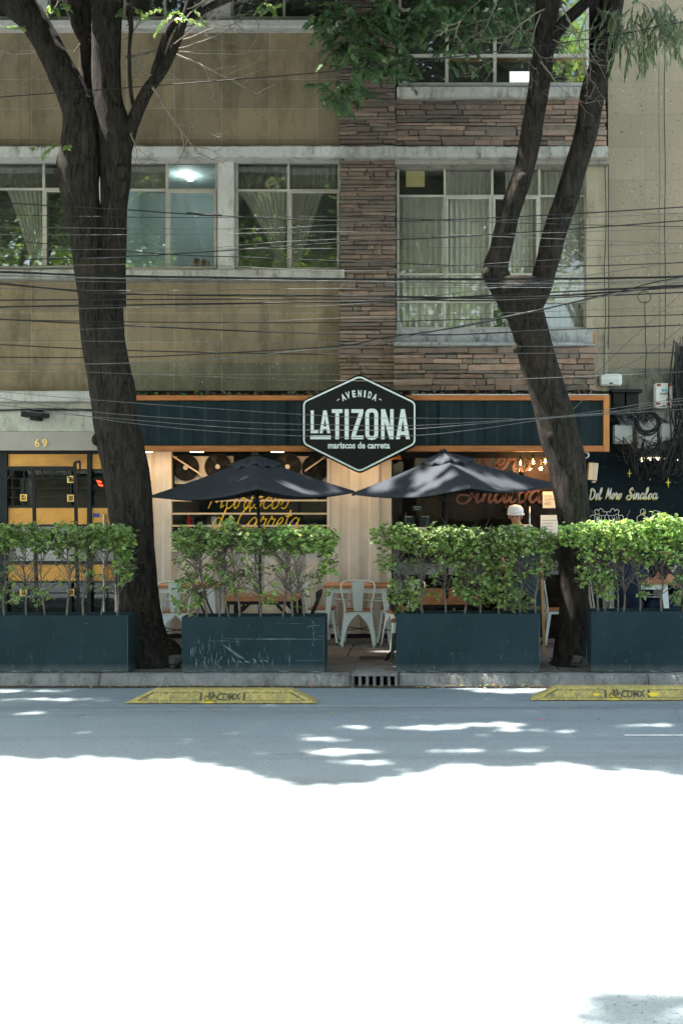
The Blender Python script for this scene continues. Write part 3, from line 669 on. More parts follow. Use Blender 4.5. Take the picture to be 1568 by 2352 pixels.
lo = bpy.data.objects.new('ceiling_lamp_light', lt); col.objects.link(lo); lo.location = c+Vector((0, -.25, -.1)); 
# things on the sill in the rooms
m = MB(); c0 = W(347, 603, 16.75); m.tube([c0+Vector((.085*math.cos(a), 0, .085*math.sin(a))) for a in np.linspace(0, 2*math.pi, 25)[:-1]], .006, 6, closed=True)
tag(m.build('round_mirror', M['plastic_white']), 'thin white ring standing on the sill inside the teal room', 'ring')
m = MB(); a = W(440, 616, 17.0)
for k_ in range(5): m.box(a.x+k_*.05, a.x+.04+k_*.05, 17.0, 17.15, a.z-.1, a.z+.1+random.uniform(0, .05), k_ % 2)
tag(m.build('book_stack', [M['paper'], M['seat_wood']]), 'row of books and boxes on the sill inside the teal room', 'books')
# top floor, left
for a, b, cs in ((-170, 80, [-40]), (110, 470, [190, 285, 378]), (530, 775, [652])):
    window(a, b, -105, 42, cs, [], parent=bl, mat='win_frame')
for a, b in ((80, 110), (470, 530)):
    m = MB(); m.box(X(a, 16.3)+.006, X(b, 16.3)-.006, 16.3, 16.6, Z(42, 16.3), TOPZ); m.build('window_pillar', M['ledge'], bl)
m = MB(); m.box(X(-700, 16.3), X(-170, 16.3), 16.3, 16.6, Z(42, 16.3), TOPZ); m.build('wall', M['stone'], bl)
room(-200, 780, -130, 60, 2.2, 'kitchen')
# right bay windows
W4 = window(911, 1346, 377, 756, [1021, 1130, 1238], [449, 629, 693], y=16.36, sash=[(1024, 1128, 452, 692), (1132, 1236, 452, 692)])
curtain(W4, 913, 1018, 913, 1018, 449, 756, y=16.5, folds=7, amp=.025); curtain(W4, 1023, 1128, 1023, 1128, 380, 756, y=16.5, folds=8, amp=.025)
curtain(W4, 1160, 1236, 1160, 1236, 380, 756, y=16.5, folds=7, amp=.025); curtain(W4, 1240, 1343, 1240, 1343, 380, 756, y=16.5, folds=8, amp=.025)
m = MB(); m.box(X(932, 16.46), X(975, 16.46), 16.45, 16.46, Z(429, 16.46), Z(381, 16.46)); m.build('yellowed_card', mottled('yellow_card', (.45, .36, .16), (.52, .42, .2), 3, .8, bump=0), W4)
room(905, 1350, 365, 775, 2.4, 'room_dark')
W5 = window(914, 1352, -110, 196, [1026, 1136, 1245], [126, 20], y=16.36, t=.045, glass='glass_green')
m = MB(); m.box(X(1030, 16.5), X(1340, 16.5), 16.5, 16.53, Z(140, 16.5), Z(122, 16.5)); m.box(X(1030, 16.5), X(1340, 16.5), 16.5, 16.53, Z(72, 16.5), Z(62, 16.5)); m.build('timber_rail', M['frame_wood'], W5)
room(905, 1355, -130, 215, 2.4, 'room_dark')
m = MB(); a = W(1170, 187, 17.2); b = W(1215, 163, 17.2); m.box(a.x, b.x, 17.2, 17.22, a.z, b.z)
tag(m.build('lit_panel', emis('white_screen', (.9, .95, 1), .3)), 'bright white rectangle glowing inside the upper right window', 'lamp')
# entrance surround, lower left
m = MB(); m.box(X(-700, 16.15), X(262, 16.15), 16.15, 16.6, Z(991, 16.15), Z(925, 16.15)); m.build('stucco_lintel', M['stucco'], bl)
ledge(-700, 262, 897, 923, 15.95, M['ledge'], jag=.008)
m = MB(); m.box(X(-700, 16.12), X(262, 16.12), 16.12, 16.6, Z(1034, 16.12), Z(991.5, 16.12)); hdr = m.build('door_header', M['beige'], bl)
m = MB(); text_mb(m, '6', X(79.5, 16.1), X(91, 16.1), Z(1026.5, 16.1), Z(1008, 16.1), 16.1, bold=.01); text_mb(m, '9', X(97, 16.1), X(108.5, 16.1), Z(1026.5, 16.1), Z(1008, 16.1), 16.1, bold=.01)
m.build('house_number', M['brass'], hdr)
en = MB(); DY = 16.35
def dbox(m, x0, x1, py0, py1, y0, y1, mi=0): m.box(X(x0, DY), X(x1, DY), y0, y1, Z(py1, DY), Z(py0, DY), mi)
ent = empty('entrance_door', (X(110, DY), DY, SW), 'black framed street entrance with horizontal brass panels under number 69', 'door')
zf = 1150+(EZ-SW)*F/DY
m = MB()
for a, b in ((-10, 7), (7.2, 18), (201, 210.5)): dbox(m, a+.2, b, 1036, zf, DY-.03, DY+.05)
dbox(m, -200, 262, 1034, 1042.5, DY-.02, DY+.06)
for y0, y1 in ((1077, 1081), (1161, 1166.5), (1204.5, 1209), (1289, 1296.5), (1334.5, 1339), (1455, zf)): dbox(m, -200, 262, y0, y1, DY-.012, DY+.04)
m.build('frame', M['dark_frame'], ent)
m = MB()
for y in (1098, 1120, 1141.5, 1362, 1385, 1410): dbox(m, -200, 262, y, y+2, DY-.006, DY+.03)
for x in (54, 162): dbox(m, x, x+3, 1081, 1161, DY-.009, DY+.028); dbox(m, x, x+3, 1339, 1455, DY-.009, DY+.028)
m.build('bar', M['dark_frame'], ent)
for y0, y1 in ((1043, 1077), (1166.5, 1204.5), (1296.5, 1334.5)):
    for a, b in ((-120, -11), (18.5, 200.5), (211, 262)):
        m = MB(); dbox(m, a, b, y0, y1, DY+.005, DY+.03); m.build('brass_panel', M['gold'], ent)
m = MB(); dbox(m, -200, 262, 1209, 1289, DY+.055, DY+.07); m.build('pale_reflection', mottled('pale_reflection', (.36, .34, .34), (.44, .42, .42), 2, .4, bump=0), ent)  # pale sheet stands in for a reflection in the door glass
m = MB(); dbox(m, -200, 262, 1079, 1163, DY+.045, DY+.05); dbox(m, -200, 262, 1336, 1458, DY+.045, DY+.05); m.build('pane', M['glass_shop'], ent)
for x, y in ((54.5, 1143), (162.5, 1101), (162.5, 1144), (163, 1361), (54, 1361)):
    m = MB(); c = W(x, y, DY-.02); h = .047
    m.box(c.x-h, c.x+h, DY-.03, DY-.005, c.z-h, c.z+h)
    m.add([(c.x-h*.75, DY-.031, c.z-h*.75), (c.x+h*.75, DY-.031, c.z-h*.75), (c.x+h*.75, DY-.031, c.z+h*.75), (c.x-h*.75, DY-.031, c.z+h*.75), (c.x, DY-.065, c.z)], [(0, 1, 4), (1, 2, 4), (2, 3, 4), (3, 0, 4)])
    m.build('stud', M['brass'], ent)
m = MB(); dbox(m, 213.5, 228, 1179, 1188, DY-.004, DY+.004); m.build('blue_sticker', M['blue_thing'], ent)
m = MB(); dbox(m, 239, 242, 1180, 1412, DY-.06, DY-.03); m.build('pull_bar', M['plastic_white'], ent)
m = MB(); dbox(m, 24, 53, 1098, 1160, DY+.4, DY+.42); m.build('pale_notice', M['plastic_grey'], ent)
for yy in (1106, 1114):  # glowing slivers paint red taillights reflected in the door
    c = W(226+(yy-1106)*.4, yy, DY+.02); m = MB(); m.add([(c.x-.03, DY+.02, c.z+.02), (c.x+.04, DY+.02, c.z+.005), (c.x+.045, DY+.02, c.z-.02), (c.x-.01, DY+.02, c.z-.01)], [(0, 1, 2, 3)]); m.build('taillight_reflection', M['tail'], ent)
m = MB(); x0, x1 = X(-210, DY), X(268, DY); y0 = DY+.08; y1 = 19; z0, z1 = SW, Z(1036, DY)
m.add([(x0, y0, z0), (x1, y0, z0), (x1, y0, z1), (x0, y0, z1), (x0, y1, z0), (x1, y1, z0), (x1, y1, z1), (x0, y1, z1)], [(4, 5, 6, 7), (0, 1, 5, 4), (3, 7, 6, 2), (0, 4, 7, 3), (1, 2, 6, 5)])
m.build('hallway', M['kitchen'], ent)
m = MB(); m.box(X(-700, DY), X(-120, DY), DY-.05, DY+.1, SW, Z(1034, DY)); m.build('wall', M['stucco'], bl)
# security lamp and conduit on the stucco
m = MB(); c = W(78, 952, 15.95); m.box(c.x-.15, c.x+.15, 15.86, 16.14, c.z-.035, c.z+.035); m.box(c.x-.04, c.x+.06, 15.9, 16.14, c.z-.08, c.z+.08); m.build
tag(m.build('wall_lamp', M['black_metal'], bevel=.01), 'small black wall lamp under the white ledge above number 69', 'lamp')
m = MB(); m.tube(cr([W(-200, 937, 16.1), W(0, 942, 16.1), W(90, 940, 16.1), W(215, 942, 16.1), W(270, 943, 16.1)], 6), .016, 8)
tag(m.build('wall_conduit', M['cable']), 'black conduit running along the cream stucco above number 69', 'conduit')

# neighbouring building on the right
nb = empty('neighbouring_building', (X(1500, 16.5), 16.5, SW), 'neighbouring building clad in large pale beige stone slabs at right', 'building')
m = MB(); m.box(X(1396, 16.45), X(2300, 16.45), 16.45, 24, Z(846, 16.45), TOPZ+1.2); m.build('stone_wall', M['stone_pale'], nb)
m = MB(); m.box(X(1396, 16.4), X(2300, 16.4), 16.4, 17, Z(945, 16.4), Z(846, 16.4)); m.build('stained_wall', mk_conc('stained_concrete', (.16, .15, .11), (.24, .225, .17), (.05, .048, .04), 2, .6), nb)
m = MB(); m.box(X(1290, 16.38), X(2300, 16.38), 16.38, 17, Z(1046, 16.38), Z(945, 16.38)); m.build('bare_wall', M['bare_concrete'], nb)
# dark mural wall in front, with a ragged upper edge
m = MB(); x0, x1 = X(1292, 16.3), X(2300, 16.3); n = 120; vs = []
for i in range(n+1):
    px = 1292+(2300-1292)*(i/n)**1.6; t = min(1, max(0, (px-1398)/70)); edge = 940+t*t*(3-2*t)*110 if px > 1398 else 940
    if px > 1470: edge = 1058+noise.noise(Vector((px*.05, 0, 0)))*12
    edge += noise.noise(Vector((px*.3, 0, 0)))*8
    vs += [(X(px, 16.3), 16.3, SW), (X(px, 16.3), 16.3, Z(edge, 16.3)), (X(px, 16.3), 16.37, Z(edge, 16.3)), (X(px, 16.3), 16.37, SW)]
m.add(vs, [(4*i+j, 4*i+(j+1) % 4, 4*i+4+(j+1) % 4, 4*i+4+j) for i in range(n) for j in range(3)])
mw = m.build('mural_wall', M['mural'], nb)
m = MB(); y = 16.29
sz = lambda px: X(px, y)
def ptz(px, py): return (X(px, y), Z(py, y))
c0 = ptz(1357, 1144); h = .105
for (txt, px, py, sx1) in (('Del', 1353, 1146, .8), ('Mero', 1391, 1145, .7), ('Sinaloa', 1440, 1145, .83)):
    a = ptz(px-1.5, py+2.5); script_mb(m, txt, a[0], a[1], .074, y+.001, .015, .12, sx1, 1, rise=.0)
    a = ptz(px, py); script_mb(m, txt, a[0], a[1], .074, y-.008, .0135, .12, sx1, 0, contrast=.4)
m.build('mural_lettering', [M['text_white'], M['text_yellow']], mw)
m = MB()
for px, py, r in ((1445, 1087, 11), (1343, 1108, 9), (1554-20, 1108, 13), (1478-0, 1151+28, 10), (1492, 1101, 4), (1375, 1180, 5), (1551, 1108, 2)):
    c = ptz(px, py); r = r*y/F; q = r*.13
    m = MB(); m.add([(c[0]+a_, y-.004, c[1]+b_) for a_, b_ in ((0, r), (q, q), (r*.55, 0), (q, -q), (0, -r), (-q, -q), (-r*.55, 0), (-q, q))], [(0, 1, 2, 3, 4, 5, 6, 7)]); m.build('painted_star', M['text_yellow'], mw)
def line2(m, pts, wdt=.008, closed=False, k=4):
    P = cr([Vector((X(a, y), Z(b, y), 0)) for a, b in pts], k, closed); n = len(P); vs = []
    for i, q in enumerate(P):
        t = (P[(i+1) % n if closed else min(i+1, n-1)]-P[i-1 if (closed or i) else 0]).normalized()
        vs += [(q.x-t.y*wdt/2, y-.004, q.y+t.x*wdt/2), (q.x+t.y*wdt/2, y-.004, q.y-t.x*wdt/2)]
    m.add(vs, [(2*i, 2*i+1, 2*((i+1) % n)+1, 2*((i+1) % n)) for i in range(n if closed else n-1)])
m = MB()                                                 # two clinking mugs and two cocktails in white outline
for s_, cx in ((1, 1376), (-1, 1410)):
    Pm = lambda a, b: (cx+s_*a, b)
    line2(m, [Pm(-9, 1180), Pm(-13, 1200), Pm(-15, 1214)], .007); line2(m, [Pm(14, 1183), Pm(9, 1203), Pm(5, 1216)], .007); line2(m, [Pm(-15, 1214), Pm(-5, 1218), Pm(5, 1217)], .007)
    line2(m, [Pm(-9, 1180), Pm(2, 1184), Pm(14, 1184)], .006)
    for q in (-5, 0, 5): line2(m, [Pm(q, 1186), Pm(q-3, 1200), Pm(q-6, 1212)], .005)
    line2(m, [Pm(-10, 1184), Pm(-19, 1184), Pm(-22, 1198), Pm(-17, 1206), Pm(-14, 1204)], .008)
    line2(m, [Pm(-9, 1180), Pm(-11, 1173), Pm(-5, 1170), Pm(-2, 1174), Pm(2, 1168), Pm(8, 1171), Pm(9, 1176), Pm(15, 1175), Pm(17, 1181), Pm(14, 1184)], .007)
line2(m, [(1462, 1188), (1464, 1200), (1470, 1210)], .006); line2(m, [(1462, 1188), (1470, 1183), (1480, 1183), (1487, 1205)], .006)
line2(m, [(1470+6*math.cos(a)+6, 1176+7*math.sin(a)) for a in np.linspace(0, 6.28, 9)[:-1]], .006, True)
line2(m, [(1500, 1174), (1496, 1190), (1500, 1200), (1512, 1200), (1520, 1190), (1518, 1178), (1510, 1174)], .006, True); line2(m, [(1506, 1200), (1504, 1212), (1500, 1218)], .006)
m.build('mural_drawings', M['text_white'], mw)

# ------------------------------------------------------------------ container restaurant
CY = 15.8
rs = empty('container_restaurant', (X(850, CY), CY, SW), 'cream corrugated container restaurant with dark fascia framed in orange timber', 'restaurant')
zc = SW+.06; zt = Z(1030, CY)
def corr(x0, x1, z0, z1, y, name, mat, parent, pitch=.278, dep=.036, ph=0):
    xs_ = [x0]; k_ = math.floor((x0-ph)/pitch); prof = []
    pts = []
    q = ph+k_*pitch
    while q < x1+pitch:
        for dx, dy in ((0, 0), (.07/.278*pitch, 0), (.11/.278*pitch, dep), (.2/.278*pitch, dep), (.24/.278*pitch, 0)): pts.append((q+dx, dy))
        q += pitch
    def dyat(x):
        for (a, da), (b, db) in zip(pts, pts[1:]):
            if a <= x <= b: return da+(db-da)*(x-a)/(b-a+1e-9)
        return 0
    P = [(x0, dyat(x0))]+[p_ for p_ in pts if x0 < p_[0] < x1]+[(x1, dyat(x1))]
    m = MB(); vs = []
    for x, dy in P: vs += [(x, y+dy, z0), (x, y+dy, z1)]
    m.add(vs, [(2*i, 2*i+1, 2*i+3, 2*i+2) for i in range(len(P)-1)])
    return m.build(name, mat, parent)
corr(X(262, CY), X(385, CY), zc, zt, CY, 'corrugated_wall', M['corr'], rs)
corr(X(385, CY), X(754, CY), zc, Z(1262, CY), CY, 'corrugated_wall', M['corr'], rs)
corr(X(754, CY), X(893, CY), zc, zt, CY, 'corrugated_wall', M['corr'], rs)
m = MB(); zm = Z(1262, CY)
m.box(X(384, CY), X(394, CY), CY-.02, CY+.06, zc, zt); m.box(X(751, CY), X(757, CY), CY-.02, CY+.06, zm, zt); m.box(X(394.2, CY), X(750.8, CY), CY-.03, CY+.1, zm-.03, zm+.035)
m.box(X(889, CY), X(899, CY), CY-.03, CY+.08, zc, zt)
m.build('opening_frame', M['corr'], rs)
m = MB(); m.box(X(262, CY), X(900, CY), CY-.01, CY+.1, SW, zc-.002); m.build('base_rail', M['black_metal'], rs)
for py in (1149.5, 1179.8, 1207.6, 1236.3):
    m = MB(); m.box(X(395, CY), X(751, CY), CY-.012, CY+.02, Z(py+2, CY), Z(py-2, CY)); m.build('security_bar', M['pale_wood'], rs)
m = MB(); m.add([(X(395, CY), CY+.1, zm+.03), (X(751, CY), CY+.1, zm+.03), (X(751, CY), CY+.1, Z(1112, CY)), (X(395, CY), CY+.1, Z(1112, CY))], [(0, 1, 2, 3)]); m.build('pane', M['glass_shop'], rs)
for a, b in ((396, 532), (640, 751)): m = MB(); m.box(X(a, CY), X(b, CY), CY+.12, CY+.14, Z(1111, CY), Z(1047, CY)); m.build('cream_vent_panel', M['corr'], rs)
# kitchen and shop interior boxes
def rbox(px0, px1, z0, z1, y0, y1, mat, name):
    m = MB(); x0, x1 = X(px0, CY), X(px1, CY)
    m.add([(x0, y0, z0), (x1, y0, z0), (x1, y0, z1), (x0, y0, z1), (x0, y1, z0), (x1, y1, z0), (x1, y1, z1), (x0, y1, z1)], [(4, 5, 6, 7), (0, 1, 5, 4), (3, 7, 6, 2), (0, 4, 7, 3), (1, 2, 6, 5)]); return m.build(name, mat, rs)
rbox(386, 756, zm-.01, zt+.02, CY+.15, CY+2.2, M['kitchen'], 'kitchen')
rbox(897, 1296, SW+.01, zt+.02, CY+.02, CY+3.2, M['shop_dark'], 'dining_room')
# things in the kitchen
m = MB(); zs = Z(1222, 16.6); m.box(X(398, 16.6), X(748, 16.6), 16.55, 16.95, zs-.03, zs); m.build('counter', M['chrome'], rs)
for i, (px, c_, h_, r_, nm, lb) in enumerate(((402, 'red_thing', .2, .03, 'bottle', 'red sauce bottle at the left end of the kitchen counter'), (434, 'red_thing', .3, .035, 'bottle', 'taller red bottle second from left on the kitchen counter'),
    (458, 'chrome', .14, .07, 'cooking_pot', 'steel pot on the kitchen counter beside the red bottles'), (490, 'chrome', .22, .09, 'cooking_pot', 'large steel pot on the kitchen counter behind the neon lettering'), (672, 'blue_thing', .13, .08, 'bowl', 'blue plastic bowl at the right of the kitchen counter'))):
    m = MB(); c = W(px, 1222, 16.65); c.z = zs
    pr = [(0, r_), (h_*.6, r_), (h_*.75, r_*.45), (h_, r_*.4)] if nm == 'bottle' else [(0, r_*.85), (.02, r_), (h_, r_), (h_+.012, r_*1.08)]
    m.tube([c+Vector((0, 0, a)) for a, b in pr], [b for a, b in pr], 14)
    tag(m.build(nm, M[c_], smooth=False), lb, nm.replace('_', ' '))
m = MB(); m.box(X(520, 17.9), X(730, 17.9), 17.85, 17.88, Z(1150, 17.9), Z(1115, 17.9)); m.build('back_shelf', M['plastic_grey'], rs)
for i_ in range(9):
    m = MB(); c = W(560+i_*19, 1140, 17.7); hh = random.uniform(.12, .22)
    m.tube([c, c+Vector((0, 0, hh)), c+Vector((0, 0, hh+.02))], [.04, .04, .03], 10)
    tag(m.build('jar', M[random.choice(('plastic_white', 'chrome', 'plastic_grey'))]), 'small jar standing in the row at the back of the kitchen', 'jar', 'jars at the back of the kitchen')
# fans
def fan(px, py, label, hub):
    c = W(px, py, CY+.1); o = empty('wall_fan', (c.x, c.y, c.z-.175), label, 'fan', 'black grille fans in the kitchen opening')
    m = MB(); m.disc((c.x, c.z), .172, CY+.085, CY+.118, 28); m.build('backplate', M['black_hole'], o)
    m = MB()
    for r in (.176, .155, .134, .113, .092, .071, .05): m.tube([Vector((c.x+r*math.cos(a), CY+.07, c.z+r*math.sin(a))) for a in np.linspace(0, 2*math.pi, 33)[:-1]], .0022 if r < .17 else .006, 5, closed=True)
    for a in np.linspace(0, math.pi, 5)[:-1]+.3: m.tube([Vector((c.x-.175*math.cos(a), CY+.072, c.z-.175*math.sin(a))), Vector((c.x+.175*math.cos(a), CY+.072, c.z+.175*math.sin(a)))], .003, 5)
    m.build('grille', M['black_metal'], o)
    m = MB(); m.disc((c.x, c.z), .032, CY+.055, CY+.075, 16); m.build('hub', M['corr'] if hub != 'dark' else M['black_metal'], o)
    for k_ in range(4):
        m = MB(); a = k_*math.pi/2+.4; P = [(c.x+.03*math.cos(a), c.z+.03*math.sin(a)), (c.x+.15*math.cos(a-.25), c.z+.15*math.sin(a-.25)), (c.x+.16*math.cos(a+.3), c.z+.16*math.sin(a+.3))]
        m.prism(P, CY+.078, CY+.083); m.build('blade', M['black_metal'], o)
fan(427.5, 1074, 'black grille fan with cream hub at the far left of the opening', 'c'); fan(501, 1072, 'black grille fan with pale hub second from left in the opening', 'c')
fan(661, 1072, 'black grille fan third from left, half hidden by the left umbrella', 'c'); fan(724, 1076, 'dark grille fan under the hexagonal sign, crossed by a slat', 'dark')
for (a, b, c_, d_, lb) in ((396, 1047, 462, 1090, 'pale timber slat nailed diagonally across the leftmost fan'), (748, 1048, 700, 1082, 'pale timber slat slanting across the fan under the hexagonal sign')):
    m = MB(); m.beam(W(a, b, CY+.03), W(c_, d_, CY+.03), .02, .02); tag(m.build('timber_slat', M['pale_wood']), lb, 'slat')
# neon lettering hanging behind the bars
ng = MB(); yN = CY+.06
def neonline(txt, px, py, hh, sx):
    cx = X(px, yN); k_ = 0
    for ch in txt:
        st, adv = SCR[ch]
        for pts in st:
            P = cr([Vector((cx+(p_[0]*sx+p_[1]*.3)*hh, yN, Z(py, yN)+p_[1]*hh)) for p_ in pts], 5)
            ng.tube(P, .008, 6)
        cx += adv*hh*sx
neonline('Mariscos', 478, 1168, .155, .93); neonline('de Carreta', 484, 1214, .145, .86)
tag(ng.build('neon_lettering', M['neon'], smooth=True), 'yellow script lettering reading Mariscos de Carreta behind the window bars', 'sign')
# shop front
SY = CY
m = MB(); m.add([(X(899, SY), SY+.02, SW), (X(1296, SY), SY+.02, SW), (X(1296, SY), SY+.02, zt), (X(899, SY), SY+.02, zt)], [(0, 1, 2, 3)]); gl = m.build('shop_window', M['glass_shop'], rs)
m = MB()
for a, b in ((899, 903), (1186, 1191), (1203, 1206), (1286, 1296)): m.box(X(a, SY), X(b, SY), SY-.015, SY+.035, SW+.03, zt)
m.box(X(899, SY), X(1296, SY), SY-.018, SY+.04, SW, SW+.03); m.box(X(899, SY), X(1296, SY), SY-.02, SY+.04, Z(1052, SY), zt)
m.build('shopfront_frame', M['black_metal'], rs)
m = MB(); m.box(X(1206.5, SY), X(1286, SY), SY+.07, SY+.09, SW, zt); m.build('inner_wall', mottled('brown_red_wall', (.07, .035, .028), (.1, .05, .04), 2, .6, bump=0), rs)
m = MB(); a = (X(1052, SY), Z(1154, SY)); script_mb(m, 'Sinaloa', a[0], a[1], .165, SY+.004, .038, .2, 1.0, 0, contrast=.3)
a = (X(1085, SY), Z(1082, SY)); script_mb(m, 'Mero', a[0], a[1], .18, SY+.004, .042, .2, 1.05, 0, contrast=.3)
m.build('window_lettering', M['copper'], rs)
for px in (1193, 1216):
    m = MB(); m.tube([W(px, 1163, SY-.07), W(px, 1240, SY-.07)], .011, 10)
    for q in (1172, 1232): m.tube([W(px, q, SY-.07), W(px, q, SY)], .007, 8)
    m.build('door_handle', M['chrome'], rs, smooth=True)
def notice(px0, px1, py0, py1, y, mat, lb, lines=0, text=None, ink='black_ink'):
    m = MB(); m.box(X(px0, y), X(px1, y), y, y+.006, Z(py1, y), Z(py0, y), 0)
    for i_ in range(lines):
        q = py0+(py1-py0)*(.22+.65*i_/max(1, lines)); m.box(X(px0+3, y), X(px1-3-random.uniform(0, 12), y), y-.001, y, Z(q+.8, y), Z(q, y), 1)
    if text:
        for (t, a, b, c_, d_) in text: text_mb(m, t, X(a, y), X(b, y), Z(d_, y), Z(c_, y), y-.001, mi=1)
    return tag(m.build('notice', [M[mat], M[ink]]), lb, 'notice')
notice(1246, 1278, 1129, 1167, SY-.03, 'paper', 'cream printed notice on the brown wall beside the right tree, upper one', 8)
notice(1241, 1281, 1183, 1236, SY-.03, 'plastic_white', 'framed white notice below the cream one beside the right tree', 5)
notice(945, 972, 1161, 1174, SY-.01, 'dark_frame', 'small dark capacity card on the shop glass above the two squares', 0, [('Capacidad de aforo', 950, 967, 1163, 1166), ('37 personas', 952, 965, 1168, 1171)], 'text_white')
notice(926, 952, 1184, 1210, SY-.01, 'dark_frame', 'left dark square menu card with a pale patch on the shop glass', 0, [('Menu', 932, 946, 1185.5, 1188)], 'text_white')
notice(963, 989, 1184, 1210, SY-.01, 'dark_frame', 'right dark square menu card with a pale patch on the shop glass', 0, [('Menu Digital', 968, 984, 1185.5, 1188)], 'text_white')
notice(950, 979, 1211, 1224, SY-.01, 'paper', 'cream box below the two dark menu cards on the shop glass', 1)
# white counter at the back of the shop
m = MB(); m.box(X(905, 18), X(1120, 18), 18, 18.05, Z(1320, 18), Z(1295, 18)); m.build('white_counter', M['plastic_white'], rs)
# fascia
FY = 15.05
fx0, fx1 = X(268, FY), X(1399, FY); fz0, fz1 = Z(1037, FY), Z(907, FY); bt = .075
corr(fx0+.02, fx1-bt-.002, fz0+bt*.6, fz1-.04, FY+.035, 'fascia_panel', M['fascia'], rs, pitch=.3, dep=.03, ph=.1)
m = MB(); m.box(fx0, fx1-bt-.002, FY, FY+.09, fz1-.068, fz1-.004, 0); m.build('timber_frame', M['frame_wood'], rs, bevel=.004)
m = MB(); m.box(fx0, fx1-bt-.002, FY, FY+.09, fz0, fz0+.075, 0); m.build('timber_frame', M['frame_wood'], rs, bevel=.004)
m = MB(); m.box(fx1-bt, fx1, FY-.004, FY+.094, fz0-.002, fz1-.004, 0); m.build('timber_frame', M['frame_wood_v'], rs, bevel=.004)
m = MB(); m.box(fx0, fx1, FY+.1, CY+.6, fz1-.03, fz1-.004); m.box(fx0, fx1, FY+.1, CY-.05, fz0+.06, fz0+.08); m.box(fx0, fx0+.02, FY+.1, CY, fz0+.08, fz1-.03); m.box(fx1-.02, fx1, FY+.1, CY+.3, fz0+.08, fz1-.03); m.build('fascia_box', M['fascia'], rs)
m = MB(); m.box(X(945, FY), fx1-.01, FY-.005, FY+.2, fz1-.002, fz1+.012); m.build('cap_flashing', M['ledge'], rs)
m = MB(); m.box(X(262, CY), X(1300, CY), CY, WY+.3, zt+.001, zt+.04); m.box(fx0, fx1, CY-.05, CY, fz0+.082, zt+.5); m.build('container_roof', M['fascia'], rs)
# lamps under the fascia
for px, lb, e in ((452, 'warm lit lamp under the fascia above the left umbrella', 1), (637, 'warm lit lamp under the fascia left of the hexagonal sign', 1), (822, 'warm lit lamp under the fascia hidden behind the hexagonal sign', 1), (335, 'warm lit lamp under the fascia beside the left tree trunk', 1)):
    y_ = 15.35; m = MB(); a = X(px, y_); m.box(a-.09, a+.09, y_-.05, y_+.05, fz0+.012, fz0+.055, 0); m.box(a-.08, a+.08, y_-.04, y_+.04, fz0+.004, fz0+.012, 1)
    o = m.build('soffit_lamp', [M['plastic_white'], M['tube']]); tag(o, lb, 'lamp', 'lamps under the fascia')
    L = bpy.data.lights.new('soffit_lamp_light', 'AREA'); L.energy = 1.0; L.size = .16; L.color = (1, .62, .3); lo = bpy.data.objects.new('soffit_lamp_light', L); col.objects.link(lo); lo.location = (a, y_, fz0-.002); lo.rotation_euler = (R(18), 0, 0)
for px, py, lb in ((1195, 1063, 'left pendant filament bulb glowing in its wire cage by the shop door'), (1224, 1060, 'middle pendant filament bulb glowing in its wire cage by the shop door'), (1252, 1059, 'right pendant filament bulb glowing beside the right tree trunk')):
    c = W(px, py, 15.5); o = empty('pendant_lamp', (c.x, c.y, c.z-.07), lb, 'lamp', 'caged pendant lamps by the shop door')
    m = MB(); m.ball(c, .011, 8, (1, 1, 2.6)); m.build('filament', M['bulb'], o, smooth=True)
    m = MB(); m.tube([c+Vector((0, 0, q)) for q in (-.045, -.035, -.005, .02, .05)], [.01, .028, .034, .026, .013], 12); m.build('bulb', M['bulb_glass'] if False else mk_glass('bulb_glass_'+str(px), (1, .8, .5), 1, .02), o, smooth=True)
    m = MB(); m.tube([c+Vector((0, 0, .05)), c+Vector((0, 0, .09))], .018, 10); m.tube([c+Vector((0, 0, .09)), Vector((c.x, c.y, fz0+.06))], .004, 6); m.build('socket', M['black_metal'], o)
    m = MB()
    for z_, r_ in ((.055, .03), (.02, .055), (-.02, .062), (-.06, .055)): m.tube([c+Vector((r_*math.cos(a), r_*math.sin(a), z_)) for a in np.linspace(0, 2*math.pi, 17)[:-1]], .0022, 4, closed=True)
    for a in np.linspace(0, 2*math.pi, 9)[:-1]: m.tube([c+Vector((r_*math.cos(a), r_*math.sin(a), z_)) for z_, r_ in ((.055, .03), (.02, .055), (-.02, .062), (-.06, .055))], .0022, 4)
    m.build('cage', M['black_metal'], o)
    L = bpy.data.lights.new('pendant_light', 'POINT'); L.energy = 1.6; L.shadow_soft_size = .03; L.color = (1, .55, .22); lo = bpy.data.objects.new('pendant_light', L); col.objects.link(lo); lo.location = (c.x, c.y-.02, c.z-.08)
m = MB(); c = W(910, 1045, 15.5); m.tube([c+Vector((0, 0, q)) for q in (-.06, -.02, .03)], [.07, .06, .02], 14)
tag(m.build('orange_lamp_shade', mottled('orange_glass', (.5, .14, .03), (.6, .2, .04), 4, .3, bump=0)), 'small orange shade hanging under the fascia right of the sign', 'lamp')

